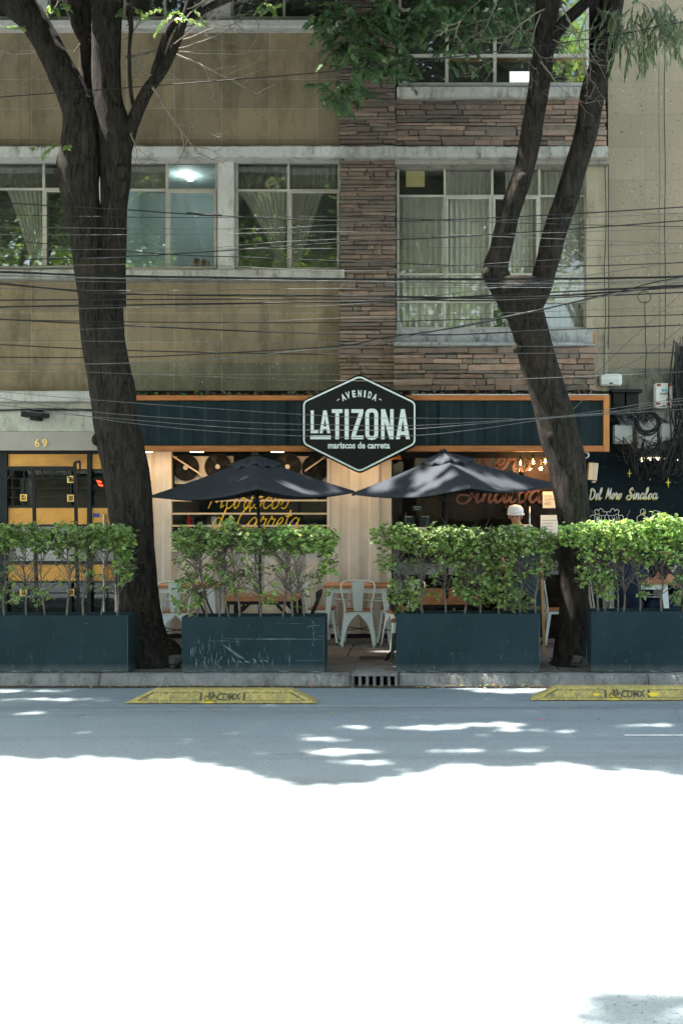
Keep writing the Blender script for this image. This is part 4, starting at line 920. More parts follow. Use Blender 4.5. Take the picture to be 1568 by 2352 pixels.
# ------------------------------------------------------------------ hexagonal sign
GY = 14.82
def SP(zx, zy, y=GY): return (X(677.5+zx/5.252, y), Z(849.8+zy/5.252, y))
def rounded(poly, r, n=7):
    out = []; L = len(poly)
    for i in range(L):
        p0, p1, p2 = Vector(poly[i-1]), Vector(poly[i]), Vector(poly[(i+1) % L]); a = p1+(p0-p1).normalized()*r; b = p1+(p2-p1).normalized()*r
        for k_ in range(n+1):
            t = k_/n; out.append(tuple(a*(1-t)**2+p1*2*t*(1-t)+b*t*t))
    return out
sg = empty('hexagonal_sign', (SP(777, 1247)[0], GY, SP(777, 1247)[1]), 'black hexagonal sign reading Avenida La Tizona mariscos de carreta', 'sign')
hx = [(777, 44), (1468, 372), (1468, 908), (777, 1252), (84, 908), (84, 368)]
def hexa(pts, r): return rounded([SP(*p_) for p_ in pts], r*GY/F/5.252)
ou = hexa(hx, 55)
m = MB(); m.prism(ou, GY, GY+.13, 0); m.build('panel', M['sign_black'], sg, bevel=.006)
m = MB(); m.ring(hexa([(777, 66), (1450, 388), (1450, 893), (777, 1231), (97, 893), (97, 380)], 55), hexa([(777, 88), (1431, 400), (1431, 881), (777, 1208), (116, 881), (116, 392)], 45), GY-.003, GY-.0005); m.build('border', M['sign_white'], sg)
m = MB(); kk = [0]
def lp(*pts):
    kk[0] += 1; q = GY-.004-kk[0]*.0003; m.prism([SP(*p_) for p_ in pts][::-1], q, GY-.001)
def rb(x0, x1, y0, y1): lp((x0, y0), (x1, y0), (x1, y1), (x0, y1))
rb(188, 226, 487, 763); rb(226, 277, 729, 763)
lp((340, 487), (361, 487), (366, 545), (333, 763), (295, 763)); lp((361, 487), (381, 487), (425, 763), (388, 763), (356, 545)); rb(338, 383, 681, 713)
rb(183, 432, 790, 835)
rb(443, 572, 472, 517); rb(485, 531, 517, 835); rb(598, 647, 472, 835)
rb(678, 823, 472, 517); rb(678, 823, 790, 835); lp((770, 517), (823, 517), (731, 790), (678, 790))
rb(1037, 1079, 472, 835); rb(1146, 1188, 472, 835); lp((1037, 472), (1086, 472), (1188, 835), (1139, 835))
lp((1277, 472), (1300, 472), (1306, 560), (1262, 835), (1215, 835)); lp((1300, 472), (1322, 472), (1383, 835), (1336, 835), (1294, 560)); rb(1262, 1338, 740, 784)
def rr(x0, x1, y0, y1, r): return [SP(*p_) for p_ in rounded([(x0, y0), (x1, y0), (x1, y1), (x0, y1)], r, 8)]
m.ring(rr(846, 1002, 465, 842, 76), rr(893, 955, 510, 796, 30), GY-.004, GY-.001)
m.build('large_lettering', M['sign_white'], sg)
m = MB(); a, b = SP(397, 948), SP(1143, 868)
text_mb(m, 'mariscos de carreta', a[0], b[0], a[1], b[1], GY-.003, bold=.03)
m.build('small_lettering', M['sign_white'], sg); m = MB()
for ch, cx, cy, rt in (('A', 583, 328, 22), ('V', 638, 303, 14), ('E', 710, 287, 7), ('N', 780, 283, 0), ('I', 841, 287, -6), ('D', 902, 300, -13), ('A', 962, 327, -21)):
    hw = 10 if ch == 'I' else (26 if ch in 'AV' else 21); c = SP(cx, cy); s_ = GY/F/5.252
    text_mb(m, ch, c[0]-hw*s_, c[0]+hw*s_, c[1]-42*s_, c[1]+42*s_, GY-.003, bold=.04, rot=R(rt))
for cx, cy, rt in ((520, 358, 32), (1027, 355, -32)):
    c = SP(cx, cy); s_ = GY/F/5.252; cc, ss = math.cos(R(rt)), math.sin(R(rt))
    m.add([(c[0]+(u*cc-v*ss)*s_, GY-.003, c[1]+(u*ss+v*cc)*s_) for u, v in ((-17, -5), (17, -5), (17, 5), (-17, 5))], [(0, 1, 2, 3)])
m.build('arched_lettering', M['sign_white'], sg)
m = MB(); m.box(X(760, GY), X(775, GY), GY+.13, FY+.03, Z(960, GY), Z(950, GY)); m.box(X(880, GY), X(895, GY), GY+.13, FY+.03, Z(960, GY), Z(950, GY)); m.build('bracket', M['black_metal'], sg)

# ------------------------------------------------------------------ planters and shrubs
PY0, PDP = 12.62, .40
def planter(px0, px1, pyt, pyb, label, y0=PY0, dep=PDP, mat='planter'):
    x0, x1 = X(px0, y0), X(px1, y0); z1 = Z(pyt, y0); z0 = SW+.012
    o = empty('planter', ((x0+x1)/2, y0+dep/2, z0), label, 'planter', 'dark steel planters along the kerb')
    m = MB(); t = .008
    m.box(x0, x1, y0, y0+t, z0, z1); m.box(x0, x1, y0+dep-t, y0+dep, z0, z1); m.box(x0, x0+t, y0+t, y0+dep-t, z0, z1-.001); m.box(x1-t, x1, y0+t, y0+dep-t, z0, z1-.001)
    m.box(x0+t, x1-t, y0+t, y0+dep-t, z0, z0+.02)
    m.build('box', M[mat], o, bevel=.003)
    m = MB(); m.box(x0+t, x1-t, y0+t, y0+dep-t, z0+.3, z1-.055); m.build('soil', M['soil'], o)
    rn = random.Random(int(px0)); m = MB(); nk = 0
    def scuff(a, b, w_):
        nonlocal nk
        nk += 1; a = Vector((a[0], 0, a[1])); b = Vector((b[0], 0, b[1])); q = (b-a).normalized(); q = Vector((-q.z, 0, q.x))*w_/2; yy = y0-.0008-nk*1e-6
        c_ = a.lerp(b, .5)+q*rn.uniform(-2, 2)
        m.add([(p_.x, yy, p_.z) for p_ in (a-q*.3, c_-q, b-q*.3, b+q*.3, c_+q, a+q*.3)], [(0, 1, 4, 5), (1, 2, 3, 4)])
    for _ in range(14): x_ = rn.uniform(x0+.02, x1-.02); scuff((x_, z0+.004), (x_+rn.uniform(.02, .12), z0+.006), rn.uniform(.003, .008))
    for _ in range(10): x_ = rn.uniform(x0, x1-.1); z_ = rn.uniform(z0, z1); scuff((x_, z_), (x_+rn.uniform(-.02, .04), z_+rn.uniform(-.04, .01)), .0022)
    scuff((x1-.004, z0), (x1-.004, z1), .002)
    if mat != 'planter':
        for _ in range(75):
            x_ = x0+.1+abs(rn.gauss(.0, .45)); z_ = z0+.02+abs(rn.gauss(0, .12))
            if x_ < x1-.05: scuff((x_, z_), (x_+rn.uniform(-.006, .006), z_+rn.uniform(.02, .11)), rn.uniform(.0015, .005))
        for q in range(12): scuff((x0+.42+q*.015, z0+.3-q*.012), (x0+.5+q*.017, z0+.265-q*.012), .004)
        for q in range(6): scuff((x0+.58+q*.07, z0+.1), (x0+.53+q*.07+rn.uniform(0, .04), z0+.135+rn.uniform(-.02, .02)), .012)
        scuff((x0+.45, z0+.355), (x1-.01, z0+.35), .004); scuff((x0+.75, z0+.352), (x1-.3, z0+.356), .003)
        for q in range(5): scuff((x1-.12+rn.uniform(-.02, .02), z1-.03-q*.06), (x1-.11+rn.uniform(-.02, .02), z1-.09-q*.06), .004)
        scuff((x1-.2, z0+.48), (x1-.05, z0+.5), .004)
    m.build('scuff_marks', M['scuff'], o)
    return o
planter(-80, 294, 1414, 1546, 'dark teal steel planter at the left edge beside the left tree')
planter(417, 744, 1417, 1548, 'dark teal planter with white scratches and drips, right of the left tree', mat='planter_scratched')
planter(909, 1239, 1410, 1543, 'clean dark teal planter right of the storm drain')
planter(1357, 1690, 1405, 1537, 'dark teal steel planter at the right edge beside the right tree')
# shrubs: foliage blobs per planter in photo pixels, each leaf goes to its nearest stem
def shrubs(stems, blobs, label_fn, base_py, top_py, lit=1.0, y0=12.82, seed=1, twn=34):
    rnd = random.Random(seed); rg = np.random.default_rng(seed)
    C = []; cl = []
    for (cx, cy, rx, ry, n, b) in blobs:
        # leaves grow in small sprigs
        ns = max(1, int(n*1.2)//7)
        for _ in range(ns):
            while True:
                u, v, t = rg.uniform(-1, 1, 3)
                if abs(u)**4+abs(v)**2.5 < 1: break
            c = W(cx+u*rx, cy+v*ry, y0+t*.19); c.z += .045*noise.noise(Vector((c.x*4.3, seed, 0)))+(.05*rg.uniform(.3, 1) if rg.random() < .02 and v < -.3 else 0); br = b*rg.uniform(.55, 1.35)
            for _k in range(7):
                C.append(c+Vector(rg.normal(0, .017, 3))); hh = rg.uniform(.85, 1.2); q = br*rg.uniform(.7, 1.25); dd_ = rg.random() < .035; cl.append((q*2.4, q*1.5, q*.6) if dd_ else (q*hh, q, q*rg.uniform(.6, 1.2)))
    C = np.array([tuple(c) for c in C]); cl = np.array(cl); sx_ = np.array([X(s_, y0) for s_ in stems]); own = np.argmin(np.abs(C[:, 0:1]+rg.normal(0, .03, (len(C), 1))-sx_[None]), 1)
    for i, s_ in enumerate(stems):
        base = W(s_, base_py, y0); base.z = Z(base_py, PY0)-.06
        o = empty('shrub', base, label_fn(i), 'shrub', 'clipped shrubs growing in the planters')
        m = MB(); zt_ = Z(top_py+25, y0); lean = rnd.uniform(-.13, .13); P = [base+Vector((0, 0, -.02))]
        h = zt_-base.z
        for k_ in range(1, 6): P.append(base+Vector((lean*k_/5+rnd.uniform(-.026, .026), rnd.uniform(-.02, .02), h*k_/5)))
        m.tube(cr(P, 4), crr([.013*(q_:=rnd.uniform(.7, 1.15)), .012*q_, .010*q_, .008*q_, .006, .004], 4), 6)
        for _ in range(twn):                            # branching bare twigs
            t0 = rnd.uniform(.25, .95); k_ = t0*5; a = P[int(k_)].lerp(P[min(5, int(k_)+1)], k_ % 1)
            an = rnd.uniform(0, 6.28); L = rnd.uniform(.12, .34)*(1.15-t0*.4); up_ = rnd.uniform(.5, 1.1)
            pt = [a]; dr_ = Vector((math.cos(an), math.sin(an)*.6, up_)).normalized()
            for q in range(4):
                dr_ = (dr_+Vector((rnd.uniform(-.35, .35), rnd.uniform(-.3, .3), rnd.uniform(-.15, .3)))).normalized(); pt.append(pt[-1]+dr_*L/4)
                if q > 0 and rnd.random() < .75:
                    d2 = (dr_+Vector((rnd.uniform(-1, 1), rnd.uniform(-.6, .6), rnd.uniform(-.5, .6)))).normalized(); l2 = rnd.uniform(.05, .13)
                    m.tube([pt[-1], pt[-1]+d2*l2*.5, pt[-1]+(d2+Vector((rnd.uniform(-.4, .4), 0, rnd.uniform(-.2, .4))))*l2], [.0022, .0018, .001], 3, cap=False)
            m.tube(pt, [.005, .0042, .0034, .0026, .0015], 4, cap=False)
        m.build('stem', M['shrub_twig'], o, smooth=True)
        s2 = own == i
        if s2.sum(): leaf_object('foliage', C[s2], rg.uniform(.024, .074, s2.sum()), M['leaf_hedge'], o, aspect=.62, cols=cl[s2], droop=.1)
def lab(words, kind='variegated'):
    return lambda i: words[i]
ordw = ['first', 'second', 'third', 'fourth', 'fifth', 'sixth', 'seventh', 'eighth', 'ninth', 'tenth']
def mklab(where, n): return lambda i: f'{ordw[i]} variegated shrub from the left in the planter {where}'
shrubs([-40, 11, 61, 105, 151, 193, 230, 268], [(120, 1233, 185, 24, 2500, .85), (120, 1250, 180, 18, 500, .8), (255, 1235, 48, 30, 600, 1.1), (283, 1290, 22, 50, 260, 1.15), (170, 1270, 60, 30, 120, .9), (50, 1300, 90, 60, 130, .8), (190, 1340, 60, 30, 60, .9), (55, 1365, 60, 20, 80, .9), (20, 1370, 25, 30, 60, .8)], mklab('at the left edge', 8), 1414, 1212, seed=11)
shrubs([452, 478, 502, 528, 549, 600, 647, 672, 699], [(450, 1240, 50, 30, 700, .9), (540, 1235, 60, 26, 700, .85), (425, 1290, 24, 60, 180, .8), (500, 1290, 36, 60, 260, .75), (600, 1245, 45, 28, 560, .8), (700, 1240, 72, 30, 1250, 1.15), (752, 1280, 20, 40, 220, 1.0), (550, 1340, 45, 30, 150, .9), (430, 1370, 30, 40, 200, .9), (530, 1205, 18, 10, 60, .9), (700, 1350, 60, 40, 80, .9), (615, 1370, 20, 25, 60, 1.3), (600, 1300, 60, 30, 90, .8)], mklab('with white scratches', 9), 1417, 1212, seed=12, twn=40)
shrubs([925, 971, 1024, 1065, 1103, 1148, 1195, 1232], [(905, 1232, 50, 26, 520, .95), (1000, 1240, 90, 30, 900, .8), (1110, 1246, 110, 33, 1900, .85), (1215, 1240, 60, 30, 900, .95), (1110, 1290, 70, 40, 900, .75), (1120, 1350, 80, 34, 900, .8), (925, 1370, 38, 34, 280, .9), (890, 1280, 22, 40, 110, .9), (975, 1345, 40, 40, 130, .85), (1180, 1385, 60, 18, 140, .7), (1235, 1300, 34, 34, 160, .8), (1000, 1290, 60, 20, 120, .75)], mklab('right of the storm drain', 8), 1410, 1208, seed=13)
shrubs([1374, 1392, 1418, 1430, 1469, 1519, 1566, 1610], [(1330, 1228, 46, 24, 520, 1.5), (1430, 1228, 95, 30, 1700, 1.45), (1530, 1222, 75, 34, 1500, 1.6), (1620, 1230, 60, 30, 500, 1.5), (1400, 1265, 70, 20, 420, 1.2), (1510, 1270, 70, 24, 460, 1.3), (1360, 1320, 34, 30, 260, 1.0), (1390, 1350, 24, 40, 220, 1.1), (1560, 1340, 20, 50, 130, .8), (1475, 1340, 20, 30, 40, 1)], mklab('at the right edge', 8), 1405, 1200, seed=14)  # leaf colours brightened to paint in the sun on this hedge

# ------------------------------------------------------------------ road separators
def separator(px0, px1, pyb, label, spots=()):
    d0 = F*EZ/(pyb-VY); x0 = X(px0, d0); L = X(px1, d0)-x0
    o = empty('lane_separator', (x0+L/2, d0+.13, 0), label, 'lane separator', 'yellow lane separators in the road')
    dep, h = .27, .13; e = .27; m = MB()
    fr = lambda x, t: (x, d0+t*.085, t*h)               # inclined front
    V = [(x0, d0, .006), (x0+L, d0, .006), (x0+L-e, d0+.085, h), (x0+e, d0+.085, h), (x0+.03, d0+dep, .006), (x0+L-.03, d0+dep, .006), (x0+L-e, d0+dep-.06, h), (x0+e, d0+dep-.06, h)]
    m.add(V, [(0, 1, 2, 3), (5, 4, 7, 6), (3, 2, 6, 7), (0, 3, 7, 4), (1, 5, 6, 2), (0, 4, 5, 1)])
    m.build('body', M['yellow'], o, bevel=.012)
    nrm = Vector((0, -h, .085)).normalized()
    def fp(u, v, off=.003): p_ = Vector((x0+u, d0+v*.085, .006+v*(h-.006)))+nrm*off; return p_
    cxs = L*.405, L*.605
    m = MB()
    for a0, a1, b0, b1 in ((.125, cxs[0]-.012, .26, cxs[0]-.012), (cxs[1]+.012, L-.125, cxs[1]+.012, L-.26)):
        P = [fp(a0, .2), fp(a1, .2), fp(b1, .78), fp(b0, .78)]; c_ = sum(P, Vector())/4
        Q = [p_+(c_-p_).normalized()*.02 for p_ in P]; m = MB()
        m.add(P+Q, [(0, 1, 5, 4), (1, 2, 6, 5), (2, 3, 7, 6), (3, 0, 4, 7)])
        m.build('panel_groove', M['yellow_dark'], o)
    m = MB(); t = MB(); text_mb(t, 'CDMX', cxs[0]+.135, cxs[1]-.015, .22, .74, 0, bold=.02)
    m.add([fp(v[0], v[2], .004) for v in t.v], t.f)
    for uc in (cxs[0]+.045, cxs[0]+.105):               # bicycle symbol
        rr_ = .03; pts = [fp(uc+rr_*math.cos(a), .36+rr_*6*math.sin(a)/1.0*1.0, .006) for a in np.linspace(0, 2*math.pi, 17)[:-1]]; m.tube(pts, .0035, 5, closed=True)
    for a, b in (((.045, .36), (.06, .68)), ((.06, .68), (.1, .7)), ((.06, .68), (.08, .36)), ((.08, .36), (.1, .7)), ((.105, .36), (.093, .8)), ((.093, .8), (.082, .8)), ((.045, .36), (.08, .36)), ((.052, .76), (.068, .76))):
        m.tube([fp(cxs[0]+a[0], a[1], .006), fp(cxs[0]+b[0], b[1], .006)], .0035, 5)
    m.build('lettering', M['yellow_dark'], o)
    for u, s_ in spots:
        m = MB(); m.add([fp(u+s_*math.cos(a)*(1+.15*math.sin(3*a)), .42+s_*3.2*math.sin(a), .0045) for a in np.linspace(0, 2*math.pi, 15)[:-1]], [tuple(range(14))])
        m.build('bright_paint_patch', M['fresh_yellow'], o)
    return o
separator(284, 730, 1618, 'worn yellow CDMX lane separator in the road before the scratched planter')
separator(1216, 1662, 1611, 'worn yellow CDMX lane separator with bright paint patches, cut off at right', ((.66, .035), (1.22, .05), (.42, .012)))

# ------------------------------------------------------------------ umbrellas
def umbrella(cx, cy, pole_x, apex, corners, label):
    """corners: left, front, right, back as (x,y,z)"""
    o = empty('patio_umbrella', (pole_x, cy, SW), label, 'umbrella', 'dark square umbrellas outside the restaurant')
    A = Vector(apex); Cn = [Vector(c) for c in corners]; m = MB(); N = 14
    for q in range(4):
        a, b = Cn[q], Cn[(q+1) % 4]; vs = []; idx = {}
        for i in range(N+1):
            t = i/N
            for j in range(N+1):
                u = j/N; e = a.lerp(b, u); p_ = A.lerp(e, t)
                sag = math.sin(u*math.pi)*t*(.045+.02*t)+.02*math.sin(t*math.pi)
                cin = (Vector((A.x, A.y, e.z))-e)*(.045*math.sin(u*math.pi)*t)
                p_ = p_+cin-Vector((0, 0, sag))+Vector((0, 0, .05*t*(1-t)*math.cos(u*2*math.pi)*.6))+Vector((0, 0, noise.noise(p_*3)*.008*t))
                vs.append(p_)
        # short valance hem
        for j in range(N+1): vs.append(vs[N*(N+1)+j]+Vector((0, 0, -.02)))
        m.add(vs, [(i*(N+1)+j, i*(N+1)+j+1, (i+1)*(N+1)+j+1, (i+1)*(N+1)+j) for i in range(N+1) for j in range(N)])
    can = m.build('canopy', M['canvas'], o, smooth=True)
    m = MB(); N = 8; Vt = A+Vector((0, 0, .03)); Cv = [A.lerp(c, .26)+Vector((0, 0, .03)) for c in Cn]
    for q in range(4):
        a, b = Cv[q], Cv[(q+1) % 4]; vs = []
        for i in range(N+1):
            for j in range(N+1):
                t, u = i/N, j/N; p_ = Vt.lerp(a.lerp(b, u), t); p_ = p_-Vector((0, 0, .02*math.sin(u*math.pi)*t))+Vector((0, 0, .022*math.sin(u*15+q)*t)); vs.append(p_)
        for j in range(N+1): vs.append(vs[N*(N+1)+j]+Vector((0, 0, -.03)))
        m.add(vs, [(i*(N+1)+j, i*(N+1)+j+1, (i+1)*(N+1)+j+1, (i+1)*(N+1)+j) for i in range(N+1) for j in range(N)])
    m.build('vent_flap', M['canvas'], o, smooth=True)
    m = MB(); m.tube([Vt+Vector((0, 0, -.01)), Vt+Vector((0, 0, .02)), Vt+Vector((0, 0, .035))], [.05, .04, .01], 12); m.build('finial', M['black_metal'], o, smooth=True)
    P0 = Vector((pole_x, cy, SW)); m = MB(); m.tube([P0, Vector((pole_x, cy, A.z*.6)), A+Vector((0, 0, -.02))], .019, 12); m.build('pole', M['black_metal'], o, smooth=True)
    hub = P0.lerp(A, .78)
    for q in range(4):
        m = MB(); m.beam(A+Vector((0, 0, -.045)), Cn[q]+Vector((0, 0, -.025)), .016, .02); m.build('rib', M['black_metal'], o)
        m = MB(); m.beam(hub, A.lerp(Cn[q], .5)+Vector((0, 0, -.06)), .012, .012); m.build('strut', M['black_metal'], o)
    m = MB(); m.tube([hub+Vector((0, 0, -.03)), hub+Vector((0, 0, .03))], .035, 12); m.build('runner', M['black_metal'], o)
    m = MB(); m.box(pole_x-.22, pole_x+.22, cy-.22, cy+.22, SW+.001, SW+.05); m.tube([P0+Vector((0, 0, .05)), P0+Vector((0, 0, .3))], .028, 10); m.build('base', M['black_metal'], o, bevel=.01)
    return o
UY = 13.78
umbrella(X(588, UY), UY, X(597, UY), W(586, 1050, UY), [W(345, 1138, 13.8), W(592, 1119, 12.6), W(815, 1128, 13.75), Vector((X(585, 14.98), 14.98, 2.06))], 'dark canvas umbrella in shade in front of the kitchen opening, left one')
u2x = X(1026, UY)
umbrella(u2x, UY, u2x, W(1018, 1043, UY), [W(808, 1133, 13.55), W(1078, 1117, 12.62), W(1282, 1111, 14.0), Vector((.12, 14.95, 2.12))], 'dark canvas umbrella with sunlit patches in front of the shop glass, right one')

# ------------------------------------------------------------------ tables and chairs
def low_table(cx, y0, w_, dep, ztop, label):
    o = empty('wooden_table', (cx, y0+dep/2, SW), label, 'table', 'wooden tables under the umbrellas'); n = 5
    m = MB()
    for i in range(n): m.box(cx-w_/2+w_*i/n+.001, cx-w_/2+w_*(i+1)/n-.001, y0, y0+dep, ztop-.045, ztop)
    m.build('tabletop', M['table_wood'], o, bevel=.003)
    m = MB(); m.box(cx-w_/2+.01, cx+w_/2-.01, y0+.03, y0+.07, ztop-.085, ztop-.046); m.build('apron', M['black_metal'], o); m = MB(); m.box(cx-w_/2+.01, cx+w_/2-.01, y0+dep-.07, y0+dep-.03, ztop-.085, ztop-.046); m.build('apron', M['black_metal'], o)
    for sx_ in (-1, 1):
        for yy in (y0+.03, y0+dep-.07):
            m = MB(); a = cx+sx_*(w_/2-.03); m.box(a-.022, a+.022, yy, yy+.04, SW, ztop-.086); m.beam((a-sx_*.02, yy+.02, ztop-.27), (a-sx_*.2, yy+.02, ztop-.09), .03, .03); m.build('leg', M['black_metal'], o)
    return o
TZ = Z(1372.5, 13.42)
low_table(X(597.5, 13.42), 13.42, .83, .68, TZ, 'wooden table on black legs under the left umbrella')
low_table(X(1033, 13.42), 13.42, .8, .68, Z(1384, 13.42)+.02, 'wooden table on black legs under the right umbrella')
m = MB(); m.box(X(975, 14.6), X(1055, 14.6), 14.6, 14.63, Z(1385, 14.6), Z(1352, 14.6)); m.box(X(985, 14.6), X(990, 14.6), 14.6, 14.63, SW, Z(1385, 14.6)); m.box(X(1040, 14.6), X(1045, 14.6), 14.6, 14.63, SW, Z(1385, 14.6))
tag(m.build('bench_back', M['table_wood']), 'short orange wooden bench back behind the table under the right umbrella', 'bench')
def white_table(cx, cy, label, ztop=Z(1345, 15.05), w_=.87, dep=.62):
    o = empty('white_leg_table', (cx, cy, SW), label, 'table', 'wooden tables with white metal legs')
    m = MB()
    for i in range(4): m.box(cx-w_/2, cx+w_/2, cy-dep/2+dep*i/4+.001, cy-dep/2+dep*(i+1)/4-.001, ztop-.035, ztop)
    m.build('tabletop', M['table_wood'], o, bevel=.003)
    m = MB(); m.box(cx-w_/2+.05, cx+w_/2-.05, cy-dep/2+.03, cy-dep/2+.045, ztop-.1, ztop-.036); m.box(cx-w_/2+.05, cx+w_/2-.05, cy+dep/2-.045, cy+dep/2-.03, ztop-.1, ztop-.036)
    m.tube([(cx-w_/2+.1, cy-dep/2+.05, ztop-.22), (cx+w_/2-.1, cy+dep/2-.05, ztop-.2)], .008, 6); m.tube([(cx+w_/2-.1, cy-dep/2+.05, ztop-.2), (cx-w_/2+.1, cy+dep/2-.05, ztop-.22)], .008, 6)
    m.build('apron', M['white_metal'], o)
    for sx_ in (-1, 1):
        for sy in (-1, 1):
            m = MB(); m.beam((cx+sx_*(w_/2-.09), cy+sy*(dep/2-.05), ztop-.036), (cx+sx_*(w_/2-.015), cy+sy*(dep/2-.01), SW), .085, .05, 0, (0, 1, 0), .035, .03); m.build('leg', M['white_metal'], o, bevel=.004)
    return o
white_table(X(820, 15.05), 15.36, 'wooden topped white table in the middle gap beside the corrugated wall')
white_table(X(420, 15.05), 15.36, 'wooden topped white table partly behind the left tree trunk')
tt = white_table(X(1462, 14.9), 15.0, 'wooden topped white table where the people sit at the right edge', Z(1336, 14.7), .8)
m = MB(); c = W(872, 1342, 15.3); m.box(c.x-.12, c.x+.1, 15.25, 15.45, Z(1345, 15.05)+.001, Z(1345, 15.05)+.014); tag(m.build('menu_card', M['seat_wood']), 'thin brown menu lying on the middle white table', 'menu')

def metal_chair(name='metal_chair'):                   # back towards -y, seat height .45, total .84
    o = empty(name, (0, 0, 0)); H = .45
    for sx_ in (-1, 1):                                  # sheet-metal legs with curved inner edge
        for sy in (-1, 1):
            m = MB(); y = sy*.165; yb = sy*.225; n = 9; vs = []
            for i in range(n+1):
                t = i/n; z = H-.03-(H-.03)*t; xo = .175+.055*t; wd = .042+.17*math.exp(-t*5.2); yy = y+(yb-y)*t
                xi = max(.0, xo-wd); vs += [(sx_*xo, yy-.002*sy, z), (sx_*xi, yy, z), (sx_*xo, yy-.035*sy*(1-.3*t), z)]
            m.add(vs, [(3*i, 3*i+1, 3*i+4, 3*i+3) for i in range(n)]+[(3*i, 3*i+3, 3*i+5, 3*i+2) for i in range(n)])
            lg = m.build('leg', M['white_metal'], o, smooth=False)
            sol = lg.modifiers.new('thickness', 'SOLIDIFY'); sol.thickness = .006; sol.offset = 0
            m = MB(); m.box(sx_*.2 if sx_ > 0 else -.235, .235 if sx_ > 0 else -.2, min(yb, yb-.03*sy), max(yb, yb-.03*sy), 0, .02); m.build('foot_cap', M['black_metal'], o)
    m = MB(); m.prism([(-.18, H-.045), (.18, H-.045), (.18, H-.012), (-.18, H-.012)], -.17, .17); m.build('seat_pan', M['white_metal'], o, bevel=.01)
    m = MB(); m.box(-.178, .178, -.172, .172, H-.011, H+.012); m.build('seat', M['seat_wood'], o, bevel=.01)
    m = MB(); P = [(-.165, -.17, H-.02), (-.175, -.185, H+.1), (-.212, -.215, H+.28), (-.2, -.225, H+.355), (-.15, -.228, H+.383), (0, -.232, H+.39), (.15, -.228, H+.383), (.2, -.225, H+.355), (.212, -.215, H+.28), (.175, -.185, H+.1), (.165, -.17, H-.02)]
    m.tube(cr(P, 5), .011, 8); m.build('back_frame', M['white_metal'], o, smooth=True)
    m = MB(); n = 8; vs = []
    for i in range(n+1):
        t = i/n; z = H+.385-.385*t; hw = .083-.03*t; yy = -.23+.05*t-.008*math.sin(t*math.pi)
        vs += [(-hw, yy, z), (-hw*.5, yy-.004, z), (hw*.5, yy-.004, z), (hw, yy, z)]
    m.add(vs, [(4*i+j, 4*i+j+1, 4*i+4+j+1, 4*i+4+j) for i in range(n) for j in range(3)])
    sp = m.build('back_splat', M['white_metal'], o); q = sp.modifiers.new('thickness', 'SOLIDIFY'); q.thickness = .004
    m = MB(); m.tube([(-.2, -.19, .2), (.2, .19, .22)], .006, 6); m.tube([(.2, -.19, .2), (-.2, .19, .22)], .006, 6); m.build('stretcher', M['black_metal'], o)
    return o
ch0 = metal_chair(); G1 = 'white metal chairs with wooden seats'
first = [True]
def put_chair(x, y, rz, lb, z=SW):
    o = ch0 if first[0] else copy_tree(ch0); first[0] = False
    o.location = (x, y, z); o.rotation_euler.z = R(rz); tag(o, lb, 'chair', G1); return o
put_chair(X(823.5, 15.0), 15.06, 0, 'white metal chair with wooden seat seen from behind at the middle table')
put_chair(X(738, 15.2), 15.3, -90, 'white metal chair at the left side of the middle table')
put_chair(X(905, 15.2), 15.3, 90, 'white metal chair at the right side of the middle table')
put_chair(X(405, 14.85), 14.9, 4, 'white metal chair seen from behind beside the left tree trunk')
put_chair(X(335, 15.3), 15.35, -90, 'white metal chair mostly hidden behind the left tree trunk')
put_chair(X(1285, 15.1), 15.1, -88, 'white metal chair in profile just left of the right tree')
put_chair(X(925, 14.9), 14.75, 110, 'white metal chair leaning by the left end of the third planter')
put_chair(X(1392, 15.0), 15.0, -90, 'white metal chair left of the table where people sit')
put_chair(X(1580, 15.0), 15.0, 90, 'white metal chair cut off at the right edge of the photo')
def folding_chair():
    o = empty('folding_chair', (0, 0, 0)); H = .44
    for s_ in (-1, 1):
        m = MB(); m.tube(cr([(-.2, s_*.19, 0), (.02, s_*.19, .4), (.16, s_*.19, .72), (.17, s_*.17, .8)], 4), .011, 8); m.build('back_leg', M['black_metal'], o, smooth=True)
        m = MB(); m.tube([(.2, s_*.17, 0), (-.17, s_*.17, H)], .011, 8); m.build('front_leg', M['black_metal'], o, smooth=True)
    m = MB(); m.box(-.2, .14, -.17, .17, H, H+.02); m.build('seat', M['seat_wood'], o, bevel=.004)
    m = MB(); m.box(.14, .16, -.17, .17, .68, .79); m.tube([(-.19, -.19, .02), (-.19, .19, .02)], .009, 6); m.build('backrest', M['black_metal'], o)
    return o
fc = folding_chair(); fs_ = [(X(500, 13.9), 13.75, 180, 'black folding chair left of the table under the left umbrella'), (X(704, 13.9), 13.75, 0, 'black folding chair at the right end of the table under the left umbrella'),
      (X(926, 13.9), 13.72, 180, 'black folding chair at the gap beside the third planter'), (X(1170, 13.9), 13.75, 0, 'black folding chair at the right of the table under the right umbrella')]
for i, (x, y, rz, lb) in enumerate(fs_):
    o = fc if i == 0 else copy_tree(fc); o.location = (x, y, SW); o.rotation_euler.z = R(rz); tag(o, lb, 'chair', 'black folding chairs')

